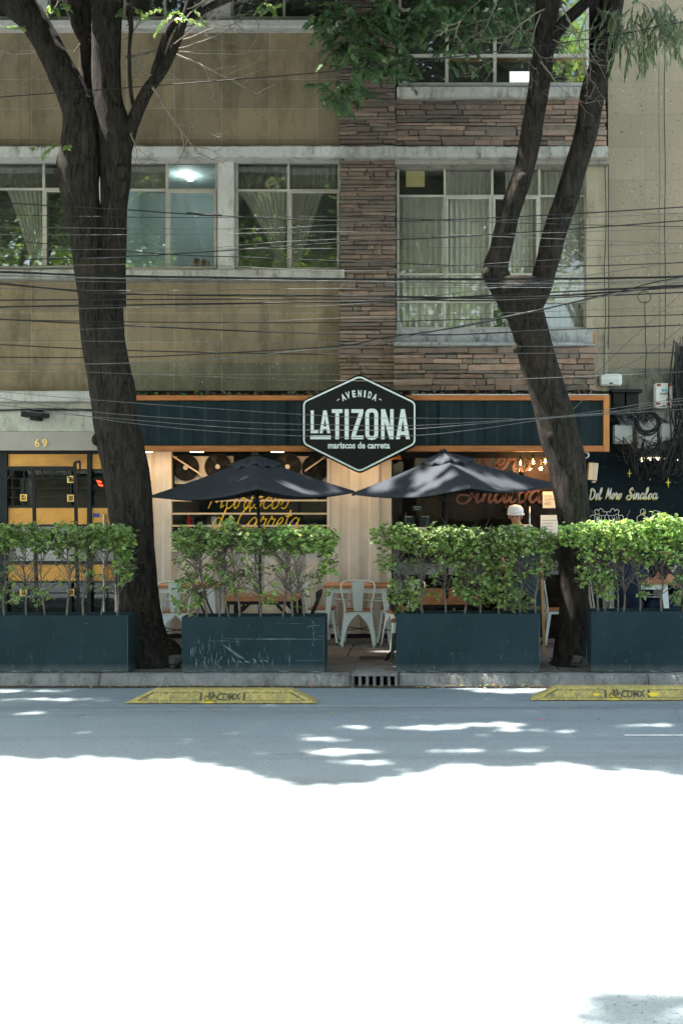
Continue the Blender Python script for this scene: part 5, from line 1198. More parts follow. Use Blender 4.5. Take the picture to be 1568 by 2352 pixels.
# chalkboard A-frame
cb = empty('chalkboard_stand', (X(1208, 14.3), 14.3, SW), 'teal chalkboard on a wooden easel beside the third planter', 'chalkboard')
m = MB(); t_ = W(1242, 1262, 14.35); b_ = Vector((X(1250, 14.15), 14.15, SW)); t2 = W(1164, 1262, 14.35); b2 = Vector((X(1156, 14.15), 14.15, SW))
m.beam(b_, t_, .035, .02); m.beam(b2, t2, .035, .02); m.beam(b2.lerp(t2, .14), b_.lerp(t_, .14), .02, .035); m.beam(t2, t_, .02, .035); m.build('frame', mk_wood('easel_timber', (.4, .19, .07), (.5, .26, .1), (.25, .12, .05), (9, 9, 1)), cb)
m = MB(); m.beam(Vector((b_.x-.1, 14.6, SW)), t_+Vector((-.1, .03, 0)), .03, .02); m.beam(Vector((b2.x+.1, 14.6, SW)), t2+Vector((.1, .03, 0)), .03, .02); m.build('back_leg', M['seat_wood'], cb)
m = MB(); A_, B_, C_, D_ = b2.lerp(t2, .16), b_.lerp(t_, .16), t_.copy(), t2.copy(); off_ = Vector((0, -.003, 0))
m.add([A_, B_, C_, D_]+[v+Vector((0, .012, 0)) for v in (A_, B_, C_, D_)], [(0, 1, 2, 3), (7, 6, 5, 4), (0, 4, 5, 1), (1, 5, 6, 2), (2, 6, 7, 3), (3, 7, 4, 0)]); m.build('board', M['chalkboard'], cb)
m = MB(); t = MB(); script_mb(t, 'Del', 0, 0, 1, 0, .1) if False else None
for tx, a, b, c_, d_ in (('&', 1216, 1227, 1371, 1387), ('Desayunos', 1176, 1240, 1389, 1404)):
    m = MB(); q = 14.2; text_mb(m, tx, X(a, q), X(b, q), Z(d_, q), Z(c_, q), q, bold=.01)
    for i_, v in enumerate(m.v):                         # lay the lettering on the sloping board
        f_ = (v[2]-b_.z)/(t_.z-b_.z); m.v[i_] = (v[0], b_.y+(t_.y-b_.y)*f_-.016, v[2])
    m.build('chalk_lettering', M['chalk'], cb)

# metal rack in front of the entrance
rk = empty('metal_rack', (X(120, 14.4), 14.4, SW), 'black square tube rack with half hoops before the number 69 door', 'rack'); y = 14.4
m = MB(); m.beam(W(-60, 1074, y), W(169, 1074, y), .03, .034); m.build('top_rail', M['black_metal'], rk)
for a, b in ((76, 88), (172, 182)):
    m = MB(); m.beam(W(a, 1078 if a < 100 else 1062, y), Vector((X(b, y), y, SW)), .036, .036); m.build('upright', M['black_metal'], rk)
m = MB(); m.beam(W(172, 1062, y), W(184, 1060, y), .03, .03); m.beam(W(184, 1060, y), W(184, 1082, y), .02, .02); m.build('hook', M['black_metal'], rk)
for cx in (11, 111, 168):
    m = MB(); m.tube([W(cx-15*math.cos(a), 1078+25*math.sin(a), y) for a in np.linspace(0, math.pi, 13)], .009, 6); m.build('hoop', M['black_metal'], rk, smooth=True)

# ------------------------------------------------------------------ utility boxes, cables on the right wall
def ubox(px0, px1, py0, py1, mat, lb, y=16.15, rz=0, dep=.13, nm='utility_box', extra=None):
    x0, x1, z0, z1 = X(px0, y), X(px1, y), Z(py1, y), Z(py0, y)
    o = empty(nm, ((x0+x1)/2, y, z0), lb, 'utility box', 'telephone and cable boxes on the right wall')
    m = MB(); P = rounded([(x0, z0), (x1, z0), (x1, z1), (x0, z1)], .045, 5); m.prism(P, y+.03, y+dep); m.build('case', M[mat], o, bevel=.006)
    s_ = .016; P = rounded([(x0+s_, z0+s_), (x1-s_, z0+s_), (x1-s_, z1-s_), (x0+s_, z1-s_)], .035, 5); m = MB(); m.prism(P, y, y+.03)
    m.build('lid', M[mat], o, bevel=.008)
    m = MB(); m.box((x0+x1)/2-.02, (x0+x1)/2+.02, y-.012, y, z0+.02, z0+.04); m.build('latch', M['black_metal'], o)
    if extra: extra(o, x0, x1, z0, z1, y)
    return o
def grid(o, x0, x1, z0, z1, y):
    m = MB(); c = (x0+x1)/2
    for k_ in range(5): a = x0+(x1-x0)*(.2+.15*k_); m.box(a, a+.004, y-.003, y+.001, z0+(z1-z0)*.25, z0+(z1-z0)*.5)
    for q in (.25, .38, .5, .72, .85): m.box(x0+(x1-x0)*.18, x1-(x1-x0)*.18, y-.0035, y+.001, z0+(z1-z0)*q, z0+(z1-z0)*q+.004)
    m.build('ribs', M['plastic_grey'], o)
def telm(o, x0, x1, z0, z1, y):
    w_, h_ = x1-x0, z1-z0; m = MB()
    for a, b in ((.12, .86), (.72, .86), (.64, .28), (.08, .12), (.64, .1)): m.box(x0+w_*a, x0+w_*(a+.22), y-.004, y, z0+h_*b, z0+h_*(b+.105))
    m.build('orange_labels', M['red_label'], o)
    m = MB()
    for t, a, b in (('RO', .14, .86), ('69', .74, .86), ('C8', .66, .28), ('F0', .1, .12), ('21', .66, .1)): text_mb(m, t, x0+w_*a, x0+w_*(a+.17), z0+h_*(b+.018), z0+h_*(b+.09), y-.006, bold=.02)
    text_mb(m, 'TELMEX', x0+w_*.27, x0+w_*.8, z0+h_*.535, z0+h_*.6, y-.003, bold=.02)
    m.build('lettering', M['black_ink'], o)
    m = MB(); bx = lambda a, b, c_, d_: m.box(x0+w_*a, x0+w_*b, y-.004, y, z0+h_*c_, z0+h_*d_)
    bx(.36, .68, .735, .75); bx(.4, .46, .64, .735); bx(.58, .64, .64, .735); bx(.47, .57, .68, .7); bx(.48, .5, .7, .735); bx(.54, .56, .7, .735)
    m.build('blue_emblem', M['blue_label'], o)
ubox(1377, 1429, 858, 885, 'plastic_white', 'wide white box on the ledge at the end of the orange fascia frame', extra=grid)
ubox(1503, 1545, 879, 937, 'plastic_white', 'white box with orange labels reading TELMEX on the right wall', extra=telm)
ubox(1408, 1453, 975, 1019, 'plastic_grey', 'square grey box, leftmost of the lower three on the right wall', extra=grid)
ubox(1463, 1510, 965, 1030, 'plastic_grey', 'tall grey box under the black cable coil on the right wall')
ubox(1516, 1562, 972, 1016, 'plastic_grey', 'square grey box, rightmost of the lower three on the right wall', extra=grid)
m = MB(); rnd = random.Random(5); c = W(1487, 971, 16.02)
for k_ in range(14):
    r_ = rnd.uniform(.12, .165); cc = c+Vector((rnd.uniform(-.015, .015), rnd.uniform(-.04, .03), rnd.uniform(-.015, .015))); m.tube([cc+Vector((r_*1.05*math.cos(a), .01*math.sin(3*a+k_), r_*math.sin(a))) for a in np.linspace(0, 2*math.pi, 25)[:-1]], .006, 5, closed=True)
tag(m.build('cable_coil', M['cable'], smooth=True), 'round coil of black cable hanging over the tall grey box', 'cable coil')
m = MB()                                                 # the uncountable tangle
for k_ in range(95):
    a = rnd.uniform(1400, 1565); b = min(1600, a+rnd.uniform(10, 110)); ya = rnd.uniform(1000, 1045); yb = rnd.uniform(990, 1050); sag = rnd.uniform(10, 75); dd = rnd.uniform(15.98, 16.24)
    if a < 1430: sag *= .4
    P = [W(a, ya, dd), W(a+(b-a)*.25+rnd.uniform(-6, 6), ya+sag*.7, dd-.03), W((a+b)/2, (ya+yb)/2+sag, dd-.05), W(b-(b-a)*.2, yb+sag*.6, dd), W(b+rnd.uniform(-4, 8), yb, dd)]
    m.tube(cr(P, 5), rnd.choice((.0035, .005, .007)), 4, cap=False)
for k_ in range(50):
    a = rnd.uniform(1405, 1500); ya = rnd.uniform(925, 950); b = a+rnd.uniform(-30, 60); dd = rnd.uniform(16.1, 16.3)
    P = [W(a, ya, dd), W(a+rnd.uniform(-15, 25), ya+rnd.uniform(5, 25), dd-.04), W((a+b)/2+rnd.uniform(-10, 10), 955+rnd.uniform(-8, 20), dd-.06), W(b, 975+rnd.uniform(-8, 10), dd)]
    m.tube(cr(P, 5), rnd.choice((.003, .004, .006)), 4, cap=False)
for k_ in range(45):                                     # thick bundle running down the right edge
    a = rnd.uniform(1545, 1580); dd = rnd.uniform(15.9, 16.3)
    P = [W(a+rnd.uniform(-10, 15), 830+rnd.uniform(-60, 30), dd)]+[W(a+rnd.uniform(-14, 14), q, dd) for q in (900, 960, 1020)]+[W(a+rnd.uniform(-60, 10), 1050+rnd.uniform(0, 45), dd)]
    m.tube(cr(P, 4), rnd.choice((.005, .007, .01)), 4, cap=False)
tag(m.build('tangled_cables', M['cable'], smooth=True), 'dense tangle of loose black cables looping below the grey boxes', 'cables', None, 'stuff')
m = MB(); m.box(X(1402, 16.2), X(1472, 16.2), 16.1, 16.4, Z(902, 16.2), Z(895, 16.2)); m.box(X(1408, 16.2), X(1434, 16.2), 16.2, 16.39, Z(938, 16.2), Z(902.3, 16.2)); m.box(X(1438, 16.2), X(1466, 16.2), 16.2, 16.39, Z(938, 16.2), Z(902.3, 16.2))  # black boxes for the dark electric meter recess
tag(m.build('meter_cabinet', M['black_metal']), 'dark meter cabinet between the fascia and the TELMEX box', 'cabinet')
# CCTV ball camera and cream flood lamp
cv = empty('security_camera', W(1345, 1045, 15.5), 'white ball security camera under the orange frame beside the right tree', 'camera'); c = W(1345, 1045, 15.4)
m = MB(); m.ball(c, .048, 14); m.build('housing', M['plastic_white'], cv, smooth=True); m = MB(); m.disc((c.x-.006, c.z-.006), .026, c.y-.058, c.y-.03, 16); m.build('lens', M['black_hole'], cv)
m = MB(); m.tube([c+Vector((0, .03, .02)), Vector((c.x, c.y+.05, fz0+.06))], .02, 8); m.build('mount', M['plastic_white'], cv)
fl = empty('flood_lamp', W(1360, 1084, 16.1), 'tilted cream metal lamp housing on the dark mural wall', 'lamp')
m = MB(); m.prism([(X(1352, 16.05), Z(1062, 16.05)), (X(1373, 16.05), Z(1064, 16.05)), (X(1369, 16.05), Z(1104, 16.05)), (X(1349, 16.05), Z(1102, 16.05))], 16.0, 16.2); m.build('housing', M['plastic_cream'], fl, bevel=.008)
m = MB(); m.beam(W(1366, 1064, 15.99), W(1363, 1104, 15.99), .01, .01); m.tube(cr([W(1368, 1100, 16.05), W(1366, 1107, 16.0), W(1358, 1107, 16.0)], 3), .008, 6); m.build('bracket', M['plastic_cream'], fl)

# ------------------------------------------------------------------ overhead cables
cables = [  # (points in photo px, width px, depth, kind)
 ([(-60, 226), (0, 222), (300, 200), (574, 179), (790, 160), (1025, 132), (1384, 84), (1640, 40)], 2.6, 12.7, 0),
 ([(-60, 461), (0, 465), (302, 482), (430, 490.6), (804, 507), (1120, 500), (1640, 470)], 2.6, 12.8, 0),
 ([(-60, 492), (0, 493), (400, 499), (804, 498), (1200, 512), (1640, 520)], 1.8, 12.9, 0),
 ([(-60, 520), (0, 521), (560, 525), (804, 514), (1150, 505), (1640, 486)], 1.3, 12.6, 1),
 ([(-60, 537), (400, 538), (804, 532), (1200, 545), (1640, 560)], 1.3, 12.85, 1),
 ([(-60, 546), (0, 550), (379, 583), (560, 590), (804, 600), (1200, 612), (1640, 600)], 2.2, 12.75, 0),
 ([(-60, 600), (0, 597), (360, 585), (804, 555), (1100, 540), (1640, 500)], 2.8, 12.7, 0),
 ([(-60, 580), (240, 592), (580, 560), (804, 548), (1640, 520)], 1.2, 12.9, 1),
 ([(-60, 612), (400, 606), (804, 622), (1200, 600), (1640, 575)], 1.5, 12.7, 1),
 ([(-60, 625), (0, 624), (300, 634), (784, 640), (1270, 640), (1640, 632)], 5.0, 12.75, 0),
 ([(-60, 630), (300, 639), (784, 646), (1270, 650), (1640, 640)], 3.4, 12.7, 1),
 ([(-60, 650), (0, 651), (280, 674), (784, 679), (1113, 684), (1323, 676), (1640, 652)], 5.0, 12.8, 0),
 ([(-60, 660), (300, 667), (784, 662), (1200, 660), (1640, 662)], 1.6, 12.9, 1),
 ([(-60, 690), (0, 689), (784, 686), (1113, 690), (1323, 681), (1640, 668)], 3.0, 12.75, 0),
 ([(-60, 706), (0, 705), (280, 700), (784, 693), (1100, 680), (1640, 650)], 4.2, 12.7, 0),
 ([(-60, 710), (300, 706), (784, 700), (1180, 655), (1640, 590)], 1.6, 12.85, 1),
 ([(-60, 728), (0, 731), (280, 748), (784, 766), (987, 768), (1270, 758.5), (1640, 741)], 4.8, 12.8, 0),
 ([(-60, 732), (0, 734), (400, 740), (784, 740), (1200, 730), (1640, 720)], 2.2, 12.7, 0),
 ([(-60, 779), (784, 787), (1200, 795), (1640, 790)], 1.2, 12.8, 1),
 ([(-60, 789), (0, 791), (280, 804), (784, 814), (1200, 812), (1640, 808)], 2.6, 12.9, 0),
 ([(-60, 819), (280, 820), (500, 811), (784, 794), (877, 776), (1061, 750), (1249, 710), (1412, 671), (1640, 625)], 2.6, 12.65, 0),
 ([(-60, 837), (280, 834), (500, 824), (700, 804), (784, 799), (900, 780), (1160, 727), (1412, 676), (1640, 640)], 2.4, 12.7, 1),
 ([(-60, 843), (0, 846), (400, 862), (784, 874), (1130, 872), (1640, 850)], 1.1, 12.8, 1),
 ([(-60, 905), (0, 914), (215, 946), (550, 969), (784, 976), (954, 977), (1244, 959), (1399, 946), (1640, 912)], 1.5, 12.6, 1),
 ([(-60, 935), (215, 957), (550, 983), (784, 988), (954, 985), (1220, 962), (1399, 948), (1640, 922)], 1.5, 12.65, 1),
 ([(-60, 895), (140, 912), (400, 932), (784, 957), (954, 960), (1150, 961), (1244, 961), (1640, 935)], 1.3, 12.7, 1),
 ([(-60, 925), (150, 948), (280, 969), (500, 991), (784, 1004), (954, 1000), (1100, 985), (1300, 955), (1640, 905)], 1.5, 12.6, 1),
 ([(-60, 640), (784, 652), (1200, 655), (1640, 645)], 1.4, 12.75, 1),
 ([(-60, 570), (300, 572), (784, 570), (1200, 566), (1640, 555)], 1.1, 12.65, 1),
 ([(-60, 760), (300, 752), (784, 730), (1640, 700)], 1.1, 12.65, 1),
]
def yat(pts, x):
    for (a, b), (c_, d_) in zip(pts, pts[1:]):
        if a <= x <= c_: return b+(d_-b)*(x-a)/(c_-a)
    return pts[-1][1]
ordn = 'first second third fourth fifth sixth seventh eighth ninth tenth eleventh twelfth thirteenth fourteenth fifteenth sixteenth seventeenth eighteenth nineteenth twentieth twenty-first twenty-second twenty-third twenty-fourth twenty-fifth twenty-sixth twenty-seventh twenty-eighth twenty-ninth thirtieth thirty-first thirty-second'.split()
order = sorted(range(len(cables)), key=lambda i: yat(cables[i][0], 845))
for i, (pts, wd, d, kd) in enumerate(cables):
    pts = [(-760, pts[0][1]+(pts[0][1]-pts[1][1])*2-14)]+pts+[(2300, pts[-1][1]+(pts[-1][1]-pts[-2][1])*1.2-14)]
    m = MB(); r_ = wd*d/F/2; rnd = random.Random(i); P = cr([W(a, b, d) for a, b in pts], 8)
    if wd > 3.2:                                         # bundles: a few cables lashed together
        for q in range(4):
            ph = rnd.uniform(0, 6.28); m.tube([p_+Vector((0, math.cos(j*.5+ph)*r_*.6, math.sin(j*.5+ph)*r_*.6)) for j, p_ in enumerate(P)], r_*.5, 6)
    else: m.tube(P, r_, 6)
    th = 'thick black bundle' if wd > 3.2 else ('black cable' if not kd else 'thin grey cable')
    tag(m.build('overhead_cable', M['cable'] if not kd else M['cable_grey'], smooth=True), f'{th}, {ordn[order.index(i)]} overhead line down where they cross the brick pilaster', 'cable', 'overhead cables across the facade')
m = MB(); m.tube(cr([W(428, 491, 12.78), W(436, 489, 12.78), W(470, 493, 12.78), W(500, 493, 12.78), W(510, 495, 12.78)], 4), [.012]*16+[.009], 8)
tag(m.build('cable_sleeve', M['cable'], smooth=True), 'short thick black splice sleeve on the cable before the middle windows', 'cable sleeve')
for pts, lb, kd, wd, d in (([(1356, 870), (1420, 806), (1470, 760), (1600, 640)], 'pale cable rising steeply from the fascia corner to the upper right', 1, 1.7, 14.2), ([(1364, 868), (1466, 825), (1540, 772), (1600, 720)], 'pale cable rising gently from the fascia corner past the TELMEX box', 1, 1.8, 14.3),
      ([(1362, 890), (1352, 905), (1305, 952), (1288, 985), (1271, 1014)], 'pale cable hanging down across the fascia behind the right tree', 1, 1.8, 14.6)):
    m = MB(); m.tube(cr([W(a, b, d) for a, b in pts], 6), wd*d/F/2, 6); tag(m.build('drop_cable', M['cable_grey'], smooth=True), lb, 'cable')
for x_, y0, y1, lb, mt in ((1389, 380, 880, 'black cable running straight down the wall edge beside the bay window', 'cable'), (1397, 350, 800, 'second black cable down the corner of the pale stone wall', 'cable'), (1526, -30, 800, 'thin black cable running down the middle of the pale stone wall', 'cable'), (1482, 690, 870, 'black cable below the hanging loop on the pale stone wall', 'cable'), (1513, -30, 860, 'thin grey cable beside the middle joint of the pale stone wall', 'cable_grey')):
    m = MB(); m.tube(cr([W(x_+random.uniform(-2, 2), y0+(y1-y0)*q/6, 16.22) for q in range(7)], 4), .006, 6); tag(m.build('wall_cable', M[mt], smooth=True), lb, 'cable')
m = MB(); m.tube([W(1479+15*math.cos(a), 682+13*math.sin(a), 16.1) for a in np.linspace(0, 6.28, 21)[:-1]], .006, 5, closed=True); tag(m.build('cable_loop', M['cable']), 'small round loop of black cable on the pale stone wall', 'cable')
m = MB(); m.tube([W(1365, 790, 15.9), W(1365, 763, 15.9)], .012, 8); tag(m.build('orange_pipe', M['frame_wood']), 'short orange pipe standing at the end of the brick planter wall', 'pipe')

# ------------------------------------------------------------------ trees
def limb(m, pts, n=18, bark=.05, k=7, flare=None):
    """pts: (px, py, width px, depth)"""
    P = cr([W(a, b, d) for a, b, w_, d in pts], k); Rr = crr([w_*d/F/2 for a, b, w_, d in pts], k)
    up = Vector((0, -1, 0)); vs = []; L = len(P)
    for i, p_ in enumerate(P):
        t = (P[min(i+1, L-1)]-P[max(i-1, 0)]).normalized(); r = t.cross(up)
        if r.length < .01: r = Vector((1, 0, 0))
        r.normalize(); u2 = r.cross(t)
        for q in range(n):
            a = 2*math.pi*q/n; dv = r*math.cos(a)+u2*math.sin(a); s_ = p_+dv*Rr[i]
            nn = noise.noise(Vector((s_.x*3.5, s_.y*3.5, s_.z*1.2)))*.9+noise.noise(Vector((s_.x*11, s_.y*11, s_.z*3)))*.5+noise.noise(s_*23)*.25
            vs.append(p_+dv*(Rr[i]*(1+bark*nn*1.6)+.006*nn))
    m.add(vs, [(i*n+q, i*n+(q+1) % n, (i+1)*n+(q+1) % n, (i+1)*n+q) for i in range(L-1) for q in range(n)]+[tuple(range(n)), tuple((L-1)*n+q for q in range(n))])
T1 = empty('street_tree', (X(345, 13.3), 13.3, SW), 'thick dark tree with several stems rising beside the scratched planter, left one', 'tree')
m = MB(); d = 13.3
limb(m, [(352, 1560, 210, d), (350, 1528, 150, d), (330, 1480, 112, d), (318, 1400, 92, d), (312, 1300, 92, d), (303, 1200, 94, d), (292, 1100, 103, d), (273, 1000, 104, d), (258, 900, 102, d), (240, 800, 99, d), (232, 700, 102, d), (232, 645, 104, d), (228, 600, 100, d)], 40, .05)
limb(m, [(215, 690, 70, d-.02), (206, 620, 72, d-.02), (200, 560, 74, d-.03), (193, 500, 78, d-.03), (185, 430, 88, d-.03), (182, 385, 98, d-.03), (186, 330, 92, d-.03), (188, 270, 84, d), (170, 220, 72, d), (142, 165, 66, d), (111, 108, 64, d), (74, 45, 68, d), (35, -5, 80, d), (-10, -60, 80, d)], 26, .07)
limb(m, [(252, 700, 76, d+.03), (256, 620, 62, d), (259, 560, 60, d), (262, 480, 62, d), (265, 400, 70, d), (264, 330, 78, d), (258, 280, 74, d), (246, 220, 64, d), (243, 110, 66, d), (247, 0, 70, d), (250, -70, 66, d)], 26, .045)
limb(m, [(232, 330, 50, d+.25), (206, 260, 36, d+.25), (198, 183, 30, d+.25), (197, 100, 34, d+.25), (186, 50, 48, d+.25), (174, -5, 62, d+.25), (165, -70, 60, d+.25)], 18, .06)
limb(m, [(268, 360, 60, d), (288, 320, 46, d), (303, 285, 32, d), (322, 240, 29, d), (343, 200, 26, d), (372, 160, 24, d), (396, 115, 22, d), (417, 60, 20, d), (437, 0, 18, d), (450, -60, 16, d)], 16, .06)
limb(m, [(350, 192, 18, d), (358, 160, 20, d), (368, 125, 18, d), (378, 90, 16, d), (392, 60, 18, d), (412, 46, 15, d), (450, 33, 14, d), (490, 10, 15, d), (540, -10, 15, d), (600, -40, 12, d)], 12, .06)
limb(m, [(314, 252, 10, d-.05), (305, 235, 9, d-.05), (299, 190, 8, d-.05), (297, 120, 8, d-.05), (301, 60, 11, d-.05), (300, 30, 12, d-.05), (330, -20, 9, d-.05)], 8, .05)
for kx, ky, kw, dx in ((172, 300, 22, -14), (140, 400, 30, -8), (282, 395, 30, 12), (290, 925, 20, 22), (222, 1010, 20, -4)):
    c = W(kx, ky, d-.12); m.ball(c, kw*d/F/2*1.2, 10, (1, 1, 1.2))
m.build('trunk', M['bark'], T1, smooth=True)
T2 = empty('street_tree', (X(1315, 13.3), 13.3, SW), 'dark forked tree leaning left between the third and fourth planters', 'tree')
m = MB()
limb(m, [(1315, 1550, 170, d), (1315, 1518, 105, d), (1312, 1470, 76, d), (1318, 1400, 68, d), (1318, 1300, 68, d), (1318, 1200, 76, d), (1307, 1120, 80, d), (1297, 1050, 84, d), (1280, 980, 86, d), (1263, 920, 86, d), (1242, 850, 84, d), (1222, 770, 84, d), (1200, 700, 92, d), (1193, 668, 112, d), (1192, 640, 96, d)], 36, .05)
limb(m, [(1185, 715, 60, d-.02), (1158, 665, 62, d-.02), (1139, 622, 60, d-.02), (1150, 575, 50, d), (1167, 500, 50, d), (1182, 450, 49, d), (1199, 400, 46, d), (1220, 300, 47, d), (1237, 200, 49, d), (1247, 120, 48, d), (1252, 60, 50, d), (1260, -10, 60, d), (1265, -70, 60, d)], 22, .06)
limb(m, [(1212, 715, 60, d), (1236, 668, 56, d), (1252, 610, 54, d), (1275, 525, 56, d), (1303, 450, 56, d), (1325, 370, 54, d), (1345, 300, 54, d), (1363, 200, 57, d), (1385, 130, 50, d), (1402, 60, 42, d), (1415, 0, 36, d), (1425, -70, 32, d)], 22, .06)
limb(m, [(1250, 130, 30, d), (1275, 80, 30, d), (1300, 45, 28, d), (1340, 10, 26, d), (1390, -40, 24, d)], 12, .06)
for kx, ky, kw in ((1352, 310, 30), (1200, 410, 24), (1305, 470, 28), (1188, 800, 20), (1270, 1000, 30), (1119, 628, 24)):
    m.ball(W(kx, ky, d-.12), kw*d/F/2*1.15, 10, (1, 1, 1.2))
m.build('trunk', M['bark'], T2, smooth=True)
# bare twigs
def twig(m, px, py, ang, L, r, dep, rnd, lev=2, curv=0):
    p_ = W(px, py, dep); seg = 9; a = R(ang); pts = [p_]; a0 = a
    for i in range(seg):
        a += rnd.uniform(-.16, .16)+curv/seg; pts.append(pts[-1]+Vector((math.cos(a), rnd.uniform(-.15, .15), math.sin(a)))*L/seg)
        if lev and i > 1 and rnd.random() < .62:
            q = pts[-1]; twig2(m, q, a+rnd.choice((-1, 1))*rnd.uniform(.5, 1.1), L*rnd.uniform(.2, .5), r*.55, rnd, lev-1)
    m.tube(cr(pts, 2), crr([r*(1-.75*i/seg) for i in range(seg+1)], 2), 5, cap=False)
def twig2(m, p_, a, L, r, rnd, lev):
    pts = [p_]; seg = 6
    for i in range(seg):
        a += rnd.uniform(-.25, .25); pts.append(pts[-1]+Vector((math.cos(a), rnd.uniform(-.3, .3), math.sin(a)))*L/seg)
        if lev and i > 1 and rnd.random() < .5: twig2(m, pts[-1], a+rnd.choice((-1, 1))*rnd.uniform(.5, 1), L*.4, r*.6, rnd, lev-1)
    m.tube(pts, [max(.0022, r*(1-.8*i/seg)) for i in range(seg+1)], 4, cap=False)
m = MB(); rnd = random.Random(3)
for (px, py, an, L, r) in ((405, 125, -20, 1.0, .011), (412, 118, -8, 1.0, .008), (420, 90, 20, .8, .007), (418, 75, 40, .9, .006), (425, 45, 55, .7, .006), (288, 130, 2, .65, .014), (350, 200, -55, .9, .012), (470, 300, -25, .25, .004), (410, 110, 8, .9, .006), (388, 165, -40, .6, .006), (300, 305, -75, .35, .006), (420, 60, 12, .8, .006), (400, 100, 35, .8, .005), (75, 100, 178, .4, .013), (80, 120, 185, .5, .011), (100, 165, 205, .5, .006), (120, 30, 80, .35, .006), (105, 180, 230, .4, .004), (170, 120, 60, .5, .006), (285, 90, 30, .4, .006), (290, 60, 60, .4, .005), (430, 20, 15, .9, .006), (355, 175, 150, .4, .006), (320, 100, -100, .5, .006)):
    m = MB(); twig(m, px, py, an, L, r*1.35, (13.5 if px < 300 else 13.25)+rnd.uniform(-.1, .12), rnd, 2, rnd.uniform(-.3, .3)); m.build('branch', M['twig'], T1, smooth=True)
for (px, py, an, L, r) in ((1250, 20, 200, .9, .008), (1240, 30, 250, .6, .006), (1290, 10, 290, .9, .008), (1300, 40, 300, .8, .006), (1270, 90, 330, .6, .006), (1150, -20, 250, .7, .006), (1180, -10, 280, .6, .006), (1340, 60, 240, .7, .006), (1240, 140, 300, .7, .006), (1120, -20, 230, .7, .005), (1350, 30, 260, .6, .005), (1370, 60, 200, .9, .006), (1330, 120, 230, .5, .005)):
    m = MB(); twig(m, px, py, an, L, r*1.2, 13.1+rnd.uniform(-.25, .2), rnd, 2, rnd.uniform(-.6, .6)); m.build('branch', M['twig'], T2, smooth=True)

# crowns: leaves sit so high that most are above the picture; where the sun passes through a gap it falls as a bright patch
k2 = (SUN.x/SUN.z, SUN.y/SUN.z)
def gproj(P): return (P[0]-k2[0]*P[2], P[1]-k2[1]*P[2])
def road(px, py): d_ = F*EZ/(py-VY); return (X(px, d_), d_)
gaps = []                                                # (gx, gy, rx, ry)
def gap_px(px0, px1, py0, py1, dd=None):
    if dd is None: a = road(px0, py1); b = road(px1, py0)
    else: a = gproj(W(px0, py1, dd)); b = gproj(W(px1, py0, dd))
    gaps.append(((a[0]+b[0])/2, (a[1]+b[1])/2, max(.05, abs(b[0]-a[0])/2), max(.045, abs(b[1]-a[1])/2)))
for g_ in ((-40, 50, 1585, 1590), (70, 170, 1586, 1588), (0, 250, 1605, 1608), (40, 100, 1637, 1640), (680, 780, 1694, 1700), (780, 850, 1665, 1672), (900, 1060, 1668, 1677), (1060, 1210, 1660, 1670), (1130, 1210, 1676, 1680), (1250, 1320, 1679, 1683),
           (690, 860, 1720, 1734), (1080, 1260, 1580, 1592), (1430, 1540, 1664, 1669), (780, 900, 1748, 1756), (1000, 1110, 1722, 1728), (1180, 1250, 1722, 1727), (1480, 1568, 1556, 1558)): gap_px(*g_)
def gap3(px, py, dd, rx, ry):
    a = gproj(W(px, py, dd)); f_ = 1.35 if 800 < px < 1240 and 1040 < py < 1130 else 1; gaps.append((a[0], a[1], rx*f_, ry*f_))
for g_ in ((965, 1064, 13.45, .14, .1), (1010, 1056, 13.55, .17, .09), (1080, 1070, 13.5, .16, .1), (1130, 1082, 13.5, .2, .09), (1175, 1092, 13.6, .14, .08), (960, 1100, 13.15, .16, .05), (1010, 1094, 13.15, .16, .05), (1150, 1108, 13.2, .12, .035), (1215, 1108, 13.6, .08, .04), (870, 1112, 13.5, .12, .06), (910, 1085, 13.75, .14, .08), (950, 1060, 13.9, .12, .08),
           (640, 1095, 13.3, .05, .04), (760, 1108, 13.6, .13, .05), (555, 1100, 13.2, .05, .04), (1235, 1500, 14.2, .12, .05), (1260, 1508, 14.1, .15, .05), (890, 1498, 14.4, .2, .06),
           (1400, 1215, 12.72, .3, .16), (1440, 1210, 12.74, .3, .18), (1510, 1210, 12.74, .35, .18), (1590, 1215, 12.74, .35, .18), (735, 1235, 12.8, .1, .1), (640, 1345, 12.8, .05, .05), (905, 1255, 12.8, .06, .06),
           (165, 40, 13.5, .35, .35), (190, 85, 13.5, .25, .3), (100, 100, 13.3, .15, .2), (480, 100, 13.2, .3, .1), (390, 70, 13.3, .1, .15), (355, 170, 13.3, .08, .12), (85, 5, 13.2, .1, .1), (155, 330, 13.1, .25, .2), (400, 40, 13.2, .25, .2), (130, 1250, 12.8, .0, .0), (760, 20, 13.4, .2, .2), (850, 640, 12.75, .5, .1), (620, 650, 12.75, .4, .1), (1180, 655, 12.75, .3, .08), (220, 500, 13.2, .05, .2)):
    gap3(*g_)
edge_pts = [(-300, 1738), (0, 1740), (200, 1738), (260, 1744), (330, 1740), (420, 1742), (500, 1752), (560, 1770), (640, 1795), (740, 1800), (850, 1797), (950, 1770), (1010, 1756), (1150, 1758), (1300, 1752), (1400, 1765), (1568, 1777), (1900, 1780)]
E = sorted(road(*e) for e in edge_pts)
ex = np.array([e[0] for e in E]); ey = np.array([e[1] for e in E])
